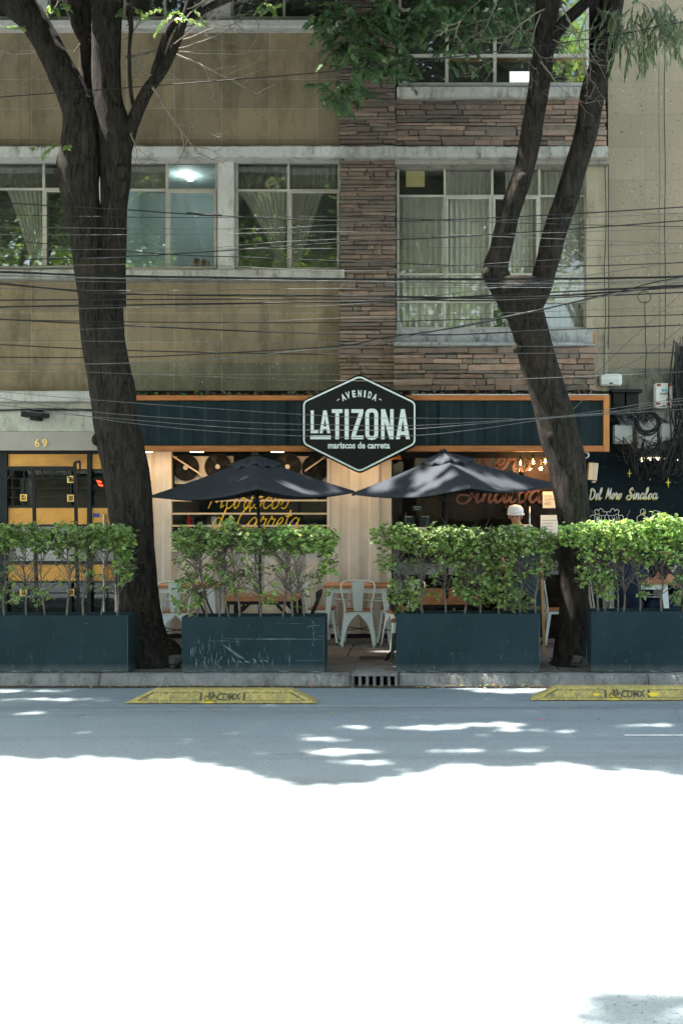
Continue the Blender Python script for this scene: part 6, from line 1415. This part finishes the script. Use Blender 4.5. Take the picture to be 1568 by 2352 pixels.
def crown(n, x0, x1, y1, size, seed, tree, xa=-99, xb=99):
    rg = np.random.default_rng(seed); gx = rg.uniform(x0, x1, n); gy = rg.uniform(8.0, y1, n)
    ed = np.interp(gx, ex, ey)+.06*np.sin(gx*9)+.04*np.sin(gx*23+1)
    ok = gy > ed+.03
    for (a, b, rx, ry) in gaps:
        if rx <= 0: continue
        ok &= ((gx-a)/(rx+.06))**2+((gy-b)/(ry+.055))**2 > 1
    ok |= False
    gx, gy = gx[ok], gy[ok]; u = rg.uniform(.25, 2.0, len(gx))
    z = (EZ+.45+.426*gy+u)/(1-.426*k2[1]); x = gx+k2[0]*z; y = gy+k2[1]*z
    return np.stack([x, y, z], 1)
CR = crown(165000, -9.5, 6.5, 15.98, .1, 21, None)
mid = (X(345, 13.3)+X(1315, 13.3))/2-1.0
for T, sel, nm in ((T1, CR[:, 0] < mid, 'crown'), (T2, CR[:, 0] >= mid, 'crown')):
    leaf_object(nm, CR[sel], RNG.uniform(.11, .17, sel.sum()), M['leaf_tree'], T, aspect=.62, fold=False, droop=.05, flat=.35)
# hanging foliage inside the picture: sprigs of leaves along drooping stems
def sprigs(T, specs, mat, nm, size=(.05, .085), aspect=.45, seed=4, narrow=False):
    rg = np.random.default_rng(seed)
    for (px, py, rx, ry, n, dd) in specs:
        C = []; D = []; m = MB(); cl = []
        for _ in range(n):
            a = rg.uniform(0, 6.28); rr_ = rg.uniform(0, 1)**.5; p0 = W(px+rx*rr_*math.cos(a), py+ry*rr_*math.sin(a), dd+rg.uniform(-.35, .35))
            an = rg.uniform(0, 6.28); dv = Vector((math.cos(an), math.sin(an)*.7, rg.uniform(-1.3, .1) if narrow else rg.uniform(-.8, .4))).normalized(); L = rg.uniform(.15, .32); pts = [p0]
            b = rg.uniform(.6, 1.35)
            for k_ in range(6):
                dv = (dv+Vector((0, 0, -.18 if narrow else -.1))+Vector(rg.normal(0, .08, 3))).normalized(); pts.append(pts[-1]+dv*L/6)
                for s_ in (-1, 1):
                    C.append(pts[-1]); sd = dv.cross(Vector((0, 0, 1))); D.append(dv*(.8 if not narrow else .9)+sd*s_*(.75 if not narrow else .35)+Vector((0, 0, -.2 if not narrow else -.5))); q = b*rg.uniform(.8, 1.2); cl.append((q*rg.uniform(.85, 1.2), q, q*rg.uniform(.8, 1.2)))
            m.tube(pts, .0016, 3, cap=False)
        C = np.array([tuple(c) for c in C]); D = np.array([tuple(c) for c in D])
        lf = leaf_object(nm, C, RNG.uniform(size[0], size[1], len(C)), mat, T, aspect=aspect, dirs=D, cols=np.array(cl))
        m.build('leaf_stem', M['twig'], lf)
sprigs(T2, [(845, 70, 110, 55, 52, 14.5), (860, 130, 80, 35, 36, 14.5), (785, 205, 42, 32, 26, 14.5), (760, 20, 40, 30, 24, 14.7), (930, 20, 110, 35, 40, 14.5), (920, 160, 30, 26, 12, 14.5), (1040, 25, 100, 40, 60, 14.7), (1060, 110, 60, 40, 20, 14.8), (1190, 40, 50, 50, 26, 14.8), (810, 110, 60, 30, 24, 14.4), (880, 40, 120, 40, 40, 14.8), (1150, 10, 90, 24, 30, 14.5)], M['leaf_teal'], 'hanging_foliage', (.06, .1), .62, seed=5)
sprigs(T2, [(1500, 30, 90, 40, 70, 12.9), (1440, 80, 60, 34, 30, 12.9), (1475, 100, 40, 26, 14, 12.9), (1545, 60, 40, 40, 24, 12.9), (1400, 20, 40, 20, 14, 13.0)], M['leaf_willow'], 'drooping_foliage', (.07, .13), .16, 6, True)
rs_ = random.Random(8); one = []
for (a, b, c_, d_, n_, e_) in [(410, 30, 32, 22, 8, 13.2), (160, 328, 26, 10, 4, 12.95), (300, 10, 30, 10, 4, 13.2), (130, 10, 20, 10, 4, 13.2), (2, 60, 12, 12, 3, 13.2), (635, 5, 30, 10, 5, 13.2)]:
    for _ in range(n_): one.append((a+rs_.uniform(-c_, c_), b+rs_.uniform(-d_, d_), 1, 1, 1, e_))
sprigs(T1, one, mk_leaf('sunlit_leaf', (.2, .32, .08)), 'leaf_sprig', (.05, .085), .6, 7)  # brighter leaf colour paints the sunlight on these sprigs

# the tree across the carriageway whose bough throws the shadow at the lower right, and the row that the windows mirror
def far_tree(x, y, h, r, n, seed, lb, cz=None, size=.34):
    rg = np.random.default_rng(seed); o = empty('street_tree', (x, y, 0), lb, 'tree', 'trees on the opposite side of the road')
    m = MB(); rnd = random.Random(seed)
    def seg(a, b, r0, r1): m.tube(cr([a, a.lerp(b, .33)+Vector((rnd.uniform(-.2, .2), rnd.uniform(-.2, .2), 0)), a.lerp(b, .66)+Vector((rnd.uniform(-.2, .2), rnd.uniform(-.2, .2), 0)), b], 4), crr([r0, r0*.75+r1*.25, r0*.4+r1*.6, r1], 4), 10)
    t = Vector((x, y, h*.42)); seg(Vector((x, y, -.1)), t, .28, .18)
    cents = []
    for k_ in range(8):
        a = k_*.8+rnd.uniform(0, .5); q = t+Vector((math.cos(a)*r*.6, math.sin(a)*r*.6, h*rnd.uniform(.05, .5))); seg(t, q, .13, .03); cents.append(q)
    m.build('trunk', M['bark'], o, smooth=True)
    cc = np.array([tuple(c) for c in cents]); pick = rg.integers(0, 8, n); v = rg.normal(0, 1, (n, 3)); v /= np.linalg.norm(v, axis=1, keepdims=True); C = cc[pick]+v*(rg.uniform(.2, 1, (n, 1))**.5)*np.array([r*.55, r*.55, h*.16])
    leaf_object('crown', C, rg.uniform(size*.7, size*1.2, n), M['leaf_far'], o, aspect=.6, fold=False)
    return o
for i, (x, y, h, r) in enumerate(((-15, -10, 17, 5.2), (-8, -9, 16, 5), (-1, -10.5, 18, 5.4), (6.5, -9, 20, 5.6))):
    far_tree(x, y, h, r, 11000, 40+i, ['broad green tree across the road, far left behind the camera', 'tallest green tree across the road behind the camera', 'shorter green tree across the road straight behind the camera', 'green tree across the road, far right behind the camera'][i])
bw = empty('horizon_block_wall', (0, -17, 0), 'long brown wall added behind the camera to block the horizon in reflections', 'wall')  # unseen wall added to keep the bright horizon out of the glass reflections
m = MB(); m.box(-40, 40, -17.2, -17, 0, 3.1); m.build('wall', M['stone'], bw); m = MB(); m.box(-40, 40, -17.26, -16.94, 3.1, 3.2); m.build('coping', M['bare_concrete'], bw)
g0 = road(1452, 2312); z_ = 5.6; cpt = Vector((g0[0]+k2[0]*z_, g0[1]+k2[1]*z_, z_))
T3 = empty('street_tree', (-5.8, 1.6, 0), 'roadside tree left of the camera whose bough shades the lower right road', 'tree', 'trees on the opposite side of the road')
m = MB(); m.tube(cr([(-5.8, 1.6, -.1), (-5.7, 1.6, 2.5), (-5.4, 1.7, 5.0), (-5.3, 1.7, 7)], 5), crr([.24, .2, .17, .1], 5), 12)
m.tube(cr([(-5.4, 1.7, 5.0), (-4.2, 2.3, 5.5), (-3.0, 3.2, 5.75), (cpt.x-.12, cpt.y-.5, 5.7), tuple(cpt)], 5), crr([.09, .06, .035, .018, .008], 5), 8)
m.build('trunk', M['bark'], T3, smooth=True)
rg = np.random.default_rng(9); C = []
for a in ((.0, .0, .11, .06, 420), (.2, .05, .16, .02, 90), (-.16, -.1, .13, .02, 50), (.1, -.16, .22, .04, 200), (-.1, .05, .12, .02, 40)):
    for _ in range(a[4]): C.append((cpt.x+a[0]+rg.normal(0, a[2]*.55), cpt.y+a[1]+rg.normal(0, a[3]*.8), cpt.z+rg.normal(0, .07)))
for _ in range(3500): v = rg.normal(0, 1, 3); v /= np.linalg.norm(v); C.append((-5.4+v[0]*1.6, 1.2+v[1]*1.2, 7.4+v[2]*1.3))
C = [c for c in C if c[2] > 4.9]
leaf_object('crown', C, np.where(np.array(C)[:, 2] > 6.0, .12, .06), M['leaf_tree'], T3, aspect=.6, fold=False)

# ------------------------------------------------------------------ litter, rubble, twigs on the fascia
rg = np.random.default_rng(31); C = []
for _ in range(260): C.append((rg.uniform(-5, 3.2), KY-abs(rg.normal(0, .09))-.02, .012))
for _ in range(60): C.append((rg.uniform(-5, 3.2), rg.uniform(10.4, KY), .012))
for _ in range(60): C.append((rg.uniform(-5, 3.2), rg.uniform(KY+.05, 14.5), SW+.01))
D = np.stack([rg.normal(0, 1, len(C)), rg.normal(0, 1, len(C)), rg.normal(0, .1, len(C))], 1)
tag(leaf_object('fallen_leaves', C, rg.uniform(.015, .05, len(C)), M['dead_leaf'], None, dirs=D, flat=.15, cols=rg.uniform(.5, 1.6, (len(C), 3))*np.array([1, .95, .8])), 'dry fallen leaves scattered along the gutter and pavement', 'fallen leaves', None, 'stuff')
C = []
for _ in range(1500):
    px = rg.uniform(300, 1395); C.append((X(px, 15.3), rg.uniform(FY+.25, WY-.3), fz1+abs(rg.normal(0, .03))))
D = np.stack([rg.normal(0, 1, len(C)), rg.normal(0, .6, len(C)), rg.normal(0, .5, len(C))], 1)
tag(leaf_object('leaf_litter', C, rg.uniform(.04, .11, len(C)), M['dead_leaf'], None, dirs=D, cols=rg.uniform(.1, .7, (len(C), 3))), 'dark dead leaves and twigs lying on top of the fascia', 'leaf litter', None, 'stuff')
def rock(px, py, d, s_, lb, sc3=(1, .8, .7), seed=0):
    m = MB(); c = W(px, py, d); c.z = SW+s_*sc3[2]*.8; m.ball(c, s_, 8, sc3); rr_ = random.Random(seed)
    m.v = [tuple(c+(Vector(v)-c)*rr_.uniform(.65, 1.25)) for v in m.v]
    tag(m.build('rubble_stone', M['rock']), lb, 'stone', 'broken stones at the foot of the trees')
rock(403, 1519, 13.0, .1, 'grey broken stone at the foot of the left tree', (1, .8, .85), 1); rock(1327, 1515, 13.05, .09, 'pointed grey stone at the foot of the right tree', (1.1, .8, .9), 5); rock(1340, 1500, 13.15, .13, 'flat broken slab leaning on the foot of the right tree', (1.3, .7, .55), 3)
m = MB(); m.tube(cr([W(305, 1521, 12.9), W(340, 1524, 12.85), W(375, 1527, 12.85), W(402, 1526, 12.9)], 5), .006, 6); tag(m.build('ground_cable', M['cable']), 'thin dark cable lying on the pavement before the left tree', 'cable')
m = MB(); m.beam(W(904, 1455, 13.1), W(899, 1522, 13.0), .035, .035); tag(m.build('umbrella_weight_pole', M['black_metal']), 'black metal post leaning on the left end of the third planter', 'post')
rg = np.random.default_rng(77); 
for i_, (px, n_) in enumerate(((1000, 8), (1100, 9), (1185, 10), (1290, 9))):     # dry plants on the brick planter wall
    m = MB(); o = empty('dry_plant', W(px, 788, 16.1), ['dry plant on the brick planter wall, leftmost', 'dry plant on the brick planter wall, second from left', 'dry spiky plant on the planter wall behind the right tree', 'dry plant on the planter wall right of the tree'][i_], 'plant', 'dry plants on the brick planter wall')
    for _ in range(n_):
        b = W(px, 790, 16.1); m.tube([b, b+Vector((rg.normal(0, .08), rg.normal(0, .03), rg.uniform(.06, .14)))], .003, 4)
    m.build('stems', M['shrub_twig'], o)

# ------------------------------------------------------------------ people
def person(joints, bones, cats, mats, name, label, extra=None):
    """joints: name -> (x,y,z,r); bones: pairs; cats: pair-> material index by child joint"""
    names = list(joints); me = bpy.data.meshes.new(name); me.from_pydata([joints[k_][:3] for k_ in names], [(names.index(a), names.index(b)) for a, b in bones], [])
    bm = bmesh.new(); bm.from_mesh(me); lay = bm.verts.layers.skin.verify(); bm.verts.ensure_lookup_table()
    for i, k_ in enumerate(names): r_ = joints[k_][3]; bm.verts[i][lay].radius = (r_, joints[k_][4] if len(joints[k_]) > 4 else r_); bm.verts[i][lay].use_root = (k_ == 'pelvis')
    bm.to_mesh(me); bm.free(); t = bpy.data.objects.new(name, me); col.objects.link(t)
    s_ = t.modifiers.new('s', 'SKIN'); s_.use_smooth_shade = True; ss = t.modifiers.new('u', 'SUBSURF'); ss.levels = 2; ss.render_levels = 2
    dg = bpy.context.evaluated_depsgraph_get(); dg.update(); em = bpy.data.meshes.new_from_object(t.evaluated_get(dg)); bpy.data.objects.remove(t)
    px_, py_, pz = joints['pelvis'][:3]; o = bpy.data.objects.new(name, None); col.objects.link(o); o.location = (px_, py_, SW); ORG[o.name] = Vector((px_, py_, SW)); tag(o, label, 'person')
    for m_ in mats: em.materials.append(M[m_])
    segs = [(Vector(joints[a][:3]), Vector(joints[b][:3]), cats.get(b, 0)) for a, b in bones]
    for p_ in em.polygons:
        c = p_.center; best = 9; bi = 0
        for a, b, k_ in segs:
            ab = b-a; u = max(0, min(1, (c-a).dot(ab)/max(1e-9, ab.dot(ab)))); dd = (c-(a+ab*u)).length
            if dd < best: best = dd; bi = k_
        p_.material_index = bi; p_.use_smooth = True
    em.transform(Matrix.Translation((-px_, -py_, -SW))); b_ = bpy.data.objects.new('body', em); col.objects.link(b_); b_.parent = o
    return o
def hand(j, bones, cats, side, wrist, dirv, sidev, dn, curl=.5):
    w_ = Vector(wrist); d_ = Vector(dirv).normalized(); s_ = Vector(sidev).normalized(); n_ = Vector(dn).normalized()
    j[side+'palm'] = (*(w_+d_*.05), .022, .03); bones.append((side+'wrist', side+'palm')); cats[side+'palm'] = 0
    for q, (off, L) in enumerate(((-.026, .06), (-.009, .07), (.009, .066), (.026, .05))):
        a = w_+d_*.09+s_*off; b = a+(d_+n_*curl).normalized()*L*.55; c = b+(d_*.6+n_*(curl+.5)).normalized()*L*.45
        for nm, v, r_ in (('a', a, .010), ('b', b, .0085), ('c', c, .007)): j[f'{side}f{q}{nm}'] = (*v, r_); cats[f'{side}f{q}{nm}'] = 0
        bones += [(side+'palm', f'{side}f{q}a'), (f'{side}f{q}a', f'{side}f{q}b'), (f'{side}f{q}b', f'{side}f{q}c')]
    a = w_+d_*.04-s_*.035; b = a+(d_*.7-s_*.4+n_*.4).normalized()*.04
    j[side+'ta'] = (*a, .011); j[side+'tb'] = (*b, .009); cats[side+'ta'] = cats[side+'tb'] = 0; bones += [(side+'palm', side+'ta'), (side+'ta', side+'tb')]
# waiter walking, leaning a little to the left, white cap
def face(o, c, f):
    """eyes, brows, mouth, ears on a head centred c looking along f"""
    off = ORG[o.name]; f = Vector(f).normalized(); r = f.cross(Vector((0, 0, 1))).normalized(); c = Vector(c)
    m = MB()
    for s_ in (-1, 1): m.ball(c+f*.082+r*s_*.032+Vector((0, 0, .005)), .011, 8)
    m.build('eyes', M['black_ink'], o, smooth=True)
    m = MB()
    for s_ in (-1, 1): m.ball(c+r*s_*.083+Vector((0, 0, -.005)), .026, 8, (.5, .8, 1.2))
    m.ball(c+f*.1+Vector((0, 0, -.02)), .016, 8, (1, 1, 1.5)); m.build('ears_and_nose', M['skin'], o, smooth=True)
    m = MB(); m.ball(c+f*.083+Vector((0, 0, -.06)), .022, 8, (1, .6, .3)); m.build('mouth', M['red_label'], o, smooth=True)
cx, cy = X(1188, 15.35), 15.35; g0 = SW
j = {'pelvis': (cx+.02, cy, g0+.95, .13, .1), 'waist': (cx+.02, cy, g0+1.15, .125, .1), 'chest': (cx+.01, cy-.0, g0+1.38, .16, .115), 'neckb': (cx, cy-.02, g0+1.52, .07), 'neck': (cx-.015, cy-.03, g0+1.57, .052), 'head': (cx-.03, cy-.05, g0+1.64, .083, .093), 'crown': (cx-.03, cy-.045, g0+1.71, .07, .08)}
b = [('pelvis', 'waist'), ('waist', 'chest'), ('chest', 'neckb'), ('neckb', 'neck'), ('neck', 'head'), ('head', 'crown')]; ct = {'waist': 1, 'chest': 1, 'neckb': 1, 'neck': 0, 'head': 0, 'crown': 0}
for s_, S in ((-1, 'l'), (1, 'r')):
    j[S+'sh'] = (cx-.015+s_*.18, cy-.02, g0+1.49, .062); j[S+'el'] = (cx-.02+s_*.23, cy-.05, g0+1.2, .046); j[S+'wrist'] = (cx-.08+s_*.12, cy-.27, g0+1.03, .028)
    b += [('chest', S+'sh'), (S+'sh', S+'el'), (S+'el', S+'wrist')]; ct.update({S+'sh': 1, S+'el': 1, S+'wrist': 0})
    j[S+'hip'] = (cx+s_*.09, cy, g0+.88, .095); j[S+'kn'] = (cx+s_*.1+.03*s_, cy+s_*.1-.02, g0+.48, .062); j[S+'an'] = (cx+s_*.11, cy+s_*.16, g0+.08, .042); j[S+'to'] = (cx+s_*.11, cy+s_*.16-.15, g0+.035, .032)
    b += [('pelvis', S+'hip'), (S+'hip', S+'kn'), (S+'kn', S+'an'), (S+'an', S+'to')]; ct.update({S+'hip': 2, S+'kn': 2, S+'an': 2, S+'to': 2})
    hand(j, b, ct, S, j[S+'wrist'][:3], (-.3, -1, -.05), (0, 0, 1) if s_ < 0 else (0, 0, 1), (.4*-s_, 0, -.2), .4)
wt = person(j, b, ct, ['skin', 'grey_cloth', 'navy'], 'person', 'person standing at the shop door in pale grey top and white cap')
m = MB(); hc = Vector((cx-.03, cy-.05, g0+1.66)); m.tube([hc+Vector((0, 0, q)) for q in (.015, .05, .09, .125, .14)], [.102, .106, .1, .07, .01], 20); m.tube(cr([hc+Vector((-.1, -.02, .02)), hc+Vector((-.09, -.12, .012)), hc+Vector((0, -.17, .01)), hc+Vector((.09, -.12, .012)), hc+Vector((.1, -.02, .02))], 4), .014, 6)
m.build('cap', M['white_cloth'], wt, smooth=True); face(wt, (cx-.03, cy-.05, g0+1.64), (-.2, -1, 0))
m = MB(); zz = Z(1303, 15.05); m.tube([(cx-.13, 15.02, zz+.005), (cx-.13, 15.02, zz+.012), (cx-.13, 15.02, zz+.03)], [.12, .15, .155], 20)
tag(m.build('serving_bowl', mottled('terracotta', (.45, .2, .13), (.52, .25, .16), 4, .5, bump=0), smooth=False), 'shallow terracotta dish held by the person at the shop door', 'dish')
# seated person facing left, navy T-shirt with striped sleeve
def seated(px, d, f, name_label, hands, stripes=True, mats=('skin', 'navy', 'navy')):
    cx, cy = X(px, d), d; fx = Vector((f[0], f[1], 0)).normalized(); sd = Vector((-fx.y, fx.x, 0)); P0 = Vector((cx, cy, SW)); J = {}; B = []; CT = {}
    def put(n_, fw, sw, up, r_, r2=None): v = P0+fx*fw+sd*sw+Vector((0, 0, up)); J[n_] = (*v, r_, r2) if r2 else (*v, r_); return v
    put('pelvis', 0, 0, .56, .14, .12); put('waist', .02, 0, .72, .13, .115); put('chest', .06, 0, .93, .165, .13); put('neckb', .1, 0, 1.09, .075); put('neck', .14, 0, 1.15, .052); put('head', .18, 0, 1.24, .085, .09); put('crown', .17, 0, 1.3, .075, .08)
    B += [('pelvis', 'waist'), ('waist', 'chest'), ('chest', 'neckb'), ('neckb', 'neck'), ('neck', 'head'), ('head', 'crown')]; CT.update({'waist': 1, 'chest': 1, 'neckb': 1, 'neck': 0, 'head': 0, 'crown': 0})
    for s_, S in ((-1, 'l'), (1, 'r')):
        put(S+'sh', .08, s_*.18, 1.03, .065); put(S+'el', .24, s_*.22, .815, .047); wv = put(S+'wrist', .46, s_*.08, hands, .029)
        J[S+'sl'] = (*(Vector(J[S+'sh'][:3]).lerp(Vector(J[S+'el'][:3]), .6)), .056)
        put(S+'hip', .1, s_*.1, .54, .09); put(S+'kn', .44, s_*.12, .54, .066); put(S+'an', .42, s_*.12, .1, .045); put(S+'to', .56, s_*.13, .035, .035)
        B += [('chest', S+'sh'), (S+'sh', S+'sl'), (S+'sl', S+'el'), (S+'el', S+'wrist'), ('pelvis', S+'hip'), (S+'hip', S+'kn'), (S+'kn', S+'an'), (S+'an', S+'to')]
        CT.update({S+'sh': 1, S+'sl': 1, S+'el': 0, S+'wrist': 0, S+'hip': 2, S+'kn': 2, S+'an': 2, S+'to': 2})
        hand(J, B, CT, S, wv, tuple(fx-sd*s_*.3), tuple(sd*s_ if s_ > 0 else -sd*s_), (0, 0, -.6), .35)
    o = person(J, B, CT, list(mats), 'person', name_label)
    hc = Vector(J['crown'][:3]); m = MB(); m.ball(hc-fx*.03+Vector((0, 0, .01)), .1, 14, (1, 1, .95)); m.build('hair', M['hair'], o, smooth=True)
    face(o, J['head'][:3], fx)
    if stripes:
        m = MB()
        for S in 'lr':
            a, b_ = Vector(J[S+'sh'][:3]), Vector(J[S+'sl'][:3]); ns = Vector(J['chest'][:3]); out = ((a-ns)-fx*((a-ns).dot(fx))).normalized(); out = (out+Vector((0, 0, .5))).normalized()
            nk = Vector(J['neckb'][:3])
            for q in (-.014, 0, .014):
                pts = [nk+out*.075+fx*q+sd*0, a.lerp(nk, .4)+Vector((0, 0, .07))+fx*q, a+out*.068+fx*q, a.lerp(b_, .5)+out*.066+fx*q, b_+out*.064+fx*q]
                m.tube(cr(pts[1:], 4), .0042, 5)
        m.build('stripes', M['white_cloth'], o, smooth=True)
    return o
seated(1560, 15.0, (-1, -.12), 'person in navy T-shirt with white shoulder stripes seated at the right edge, forearms on table', .815)
seated(1440, 14.55, (.25, 1), 'person in navy clothes seated with back to the street behind the right hedge', .815)
tz = Z(1336, 14.7); m = MB(); c = W(1462, 1330, 14.85); m.tube([(c.x, 14.85, tz+.001), (c.x, 14.85, tz+.06), (c.x, 14.85, tz+.062), (c.x, 14.85, tz+.01)], [.075, .085, .08, .065], 18)
tag(m.build('white_bowl', M['plastic_white'], smooth=False), 'small white bowl on the table before the seated person', 'bowl')
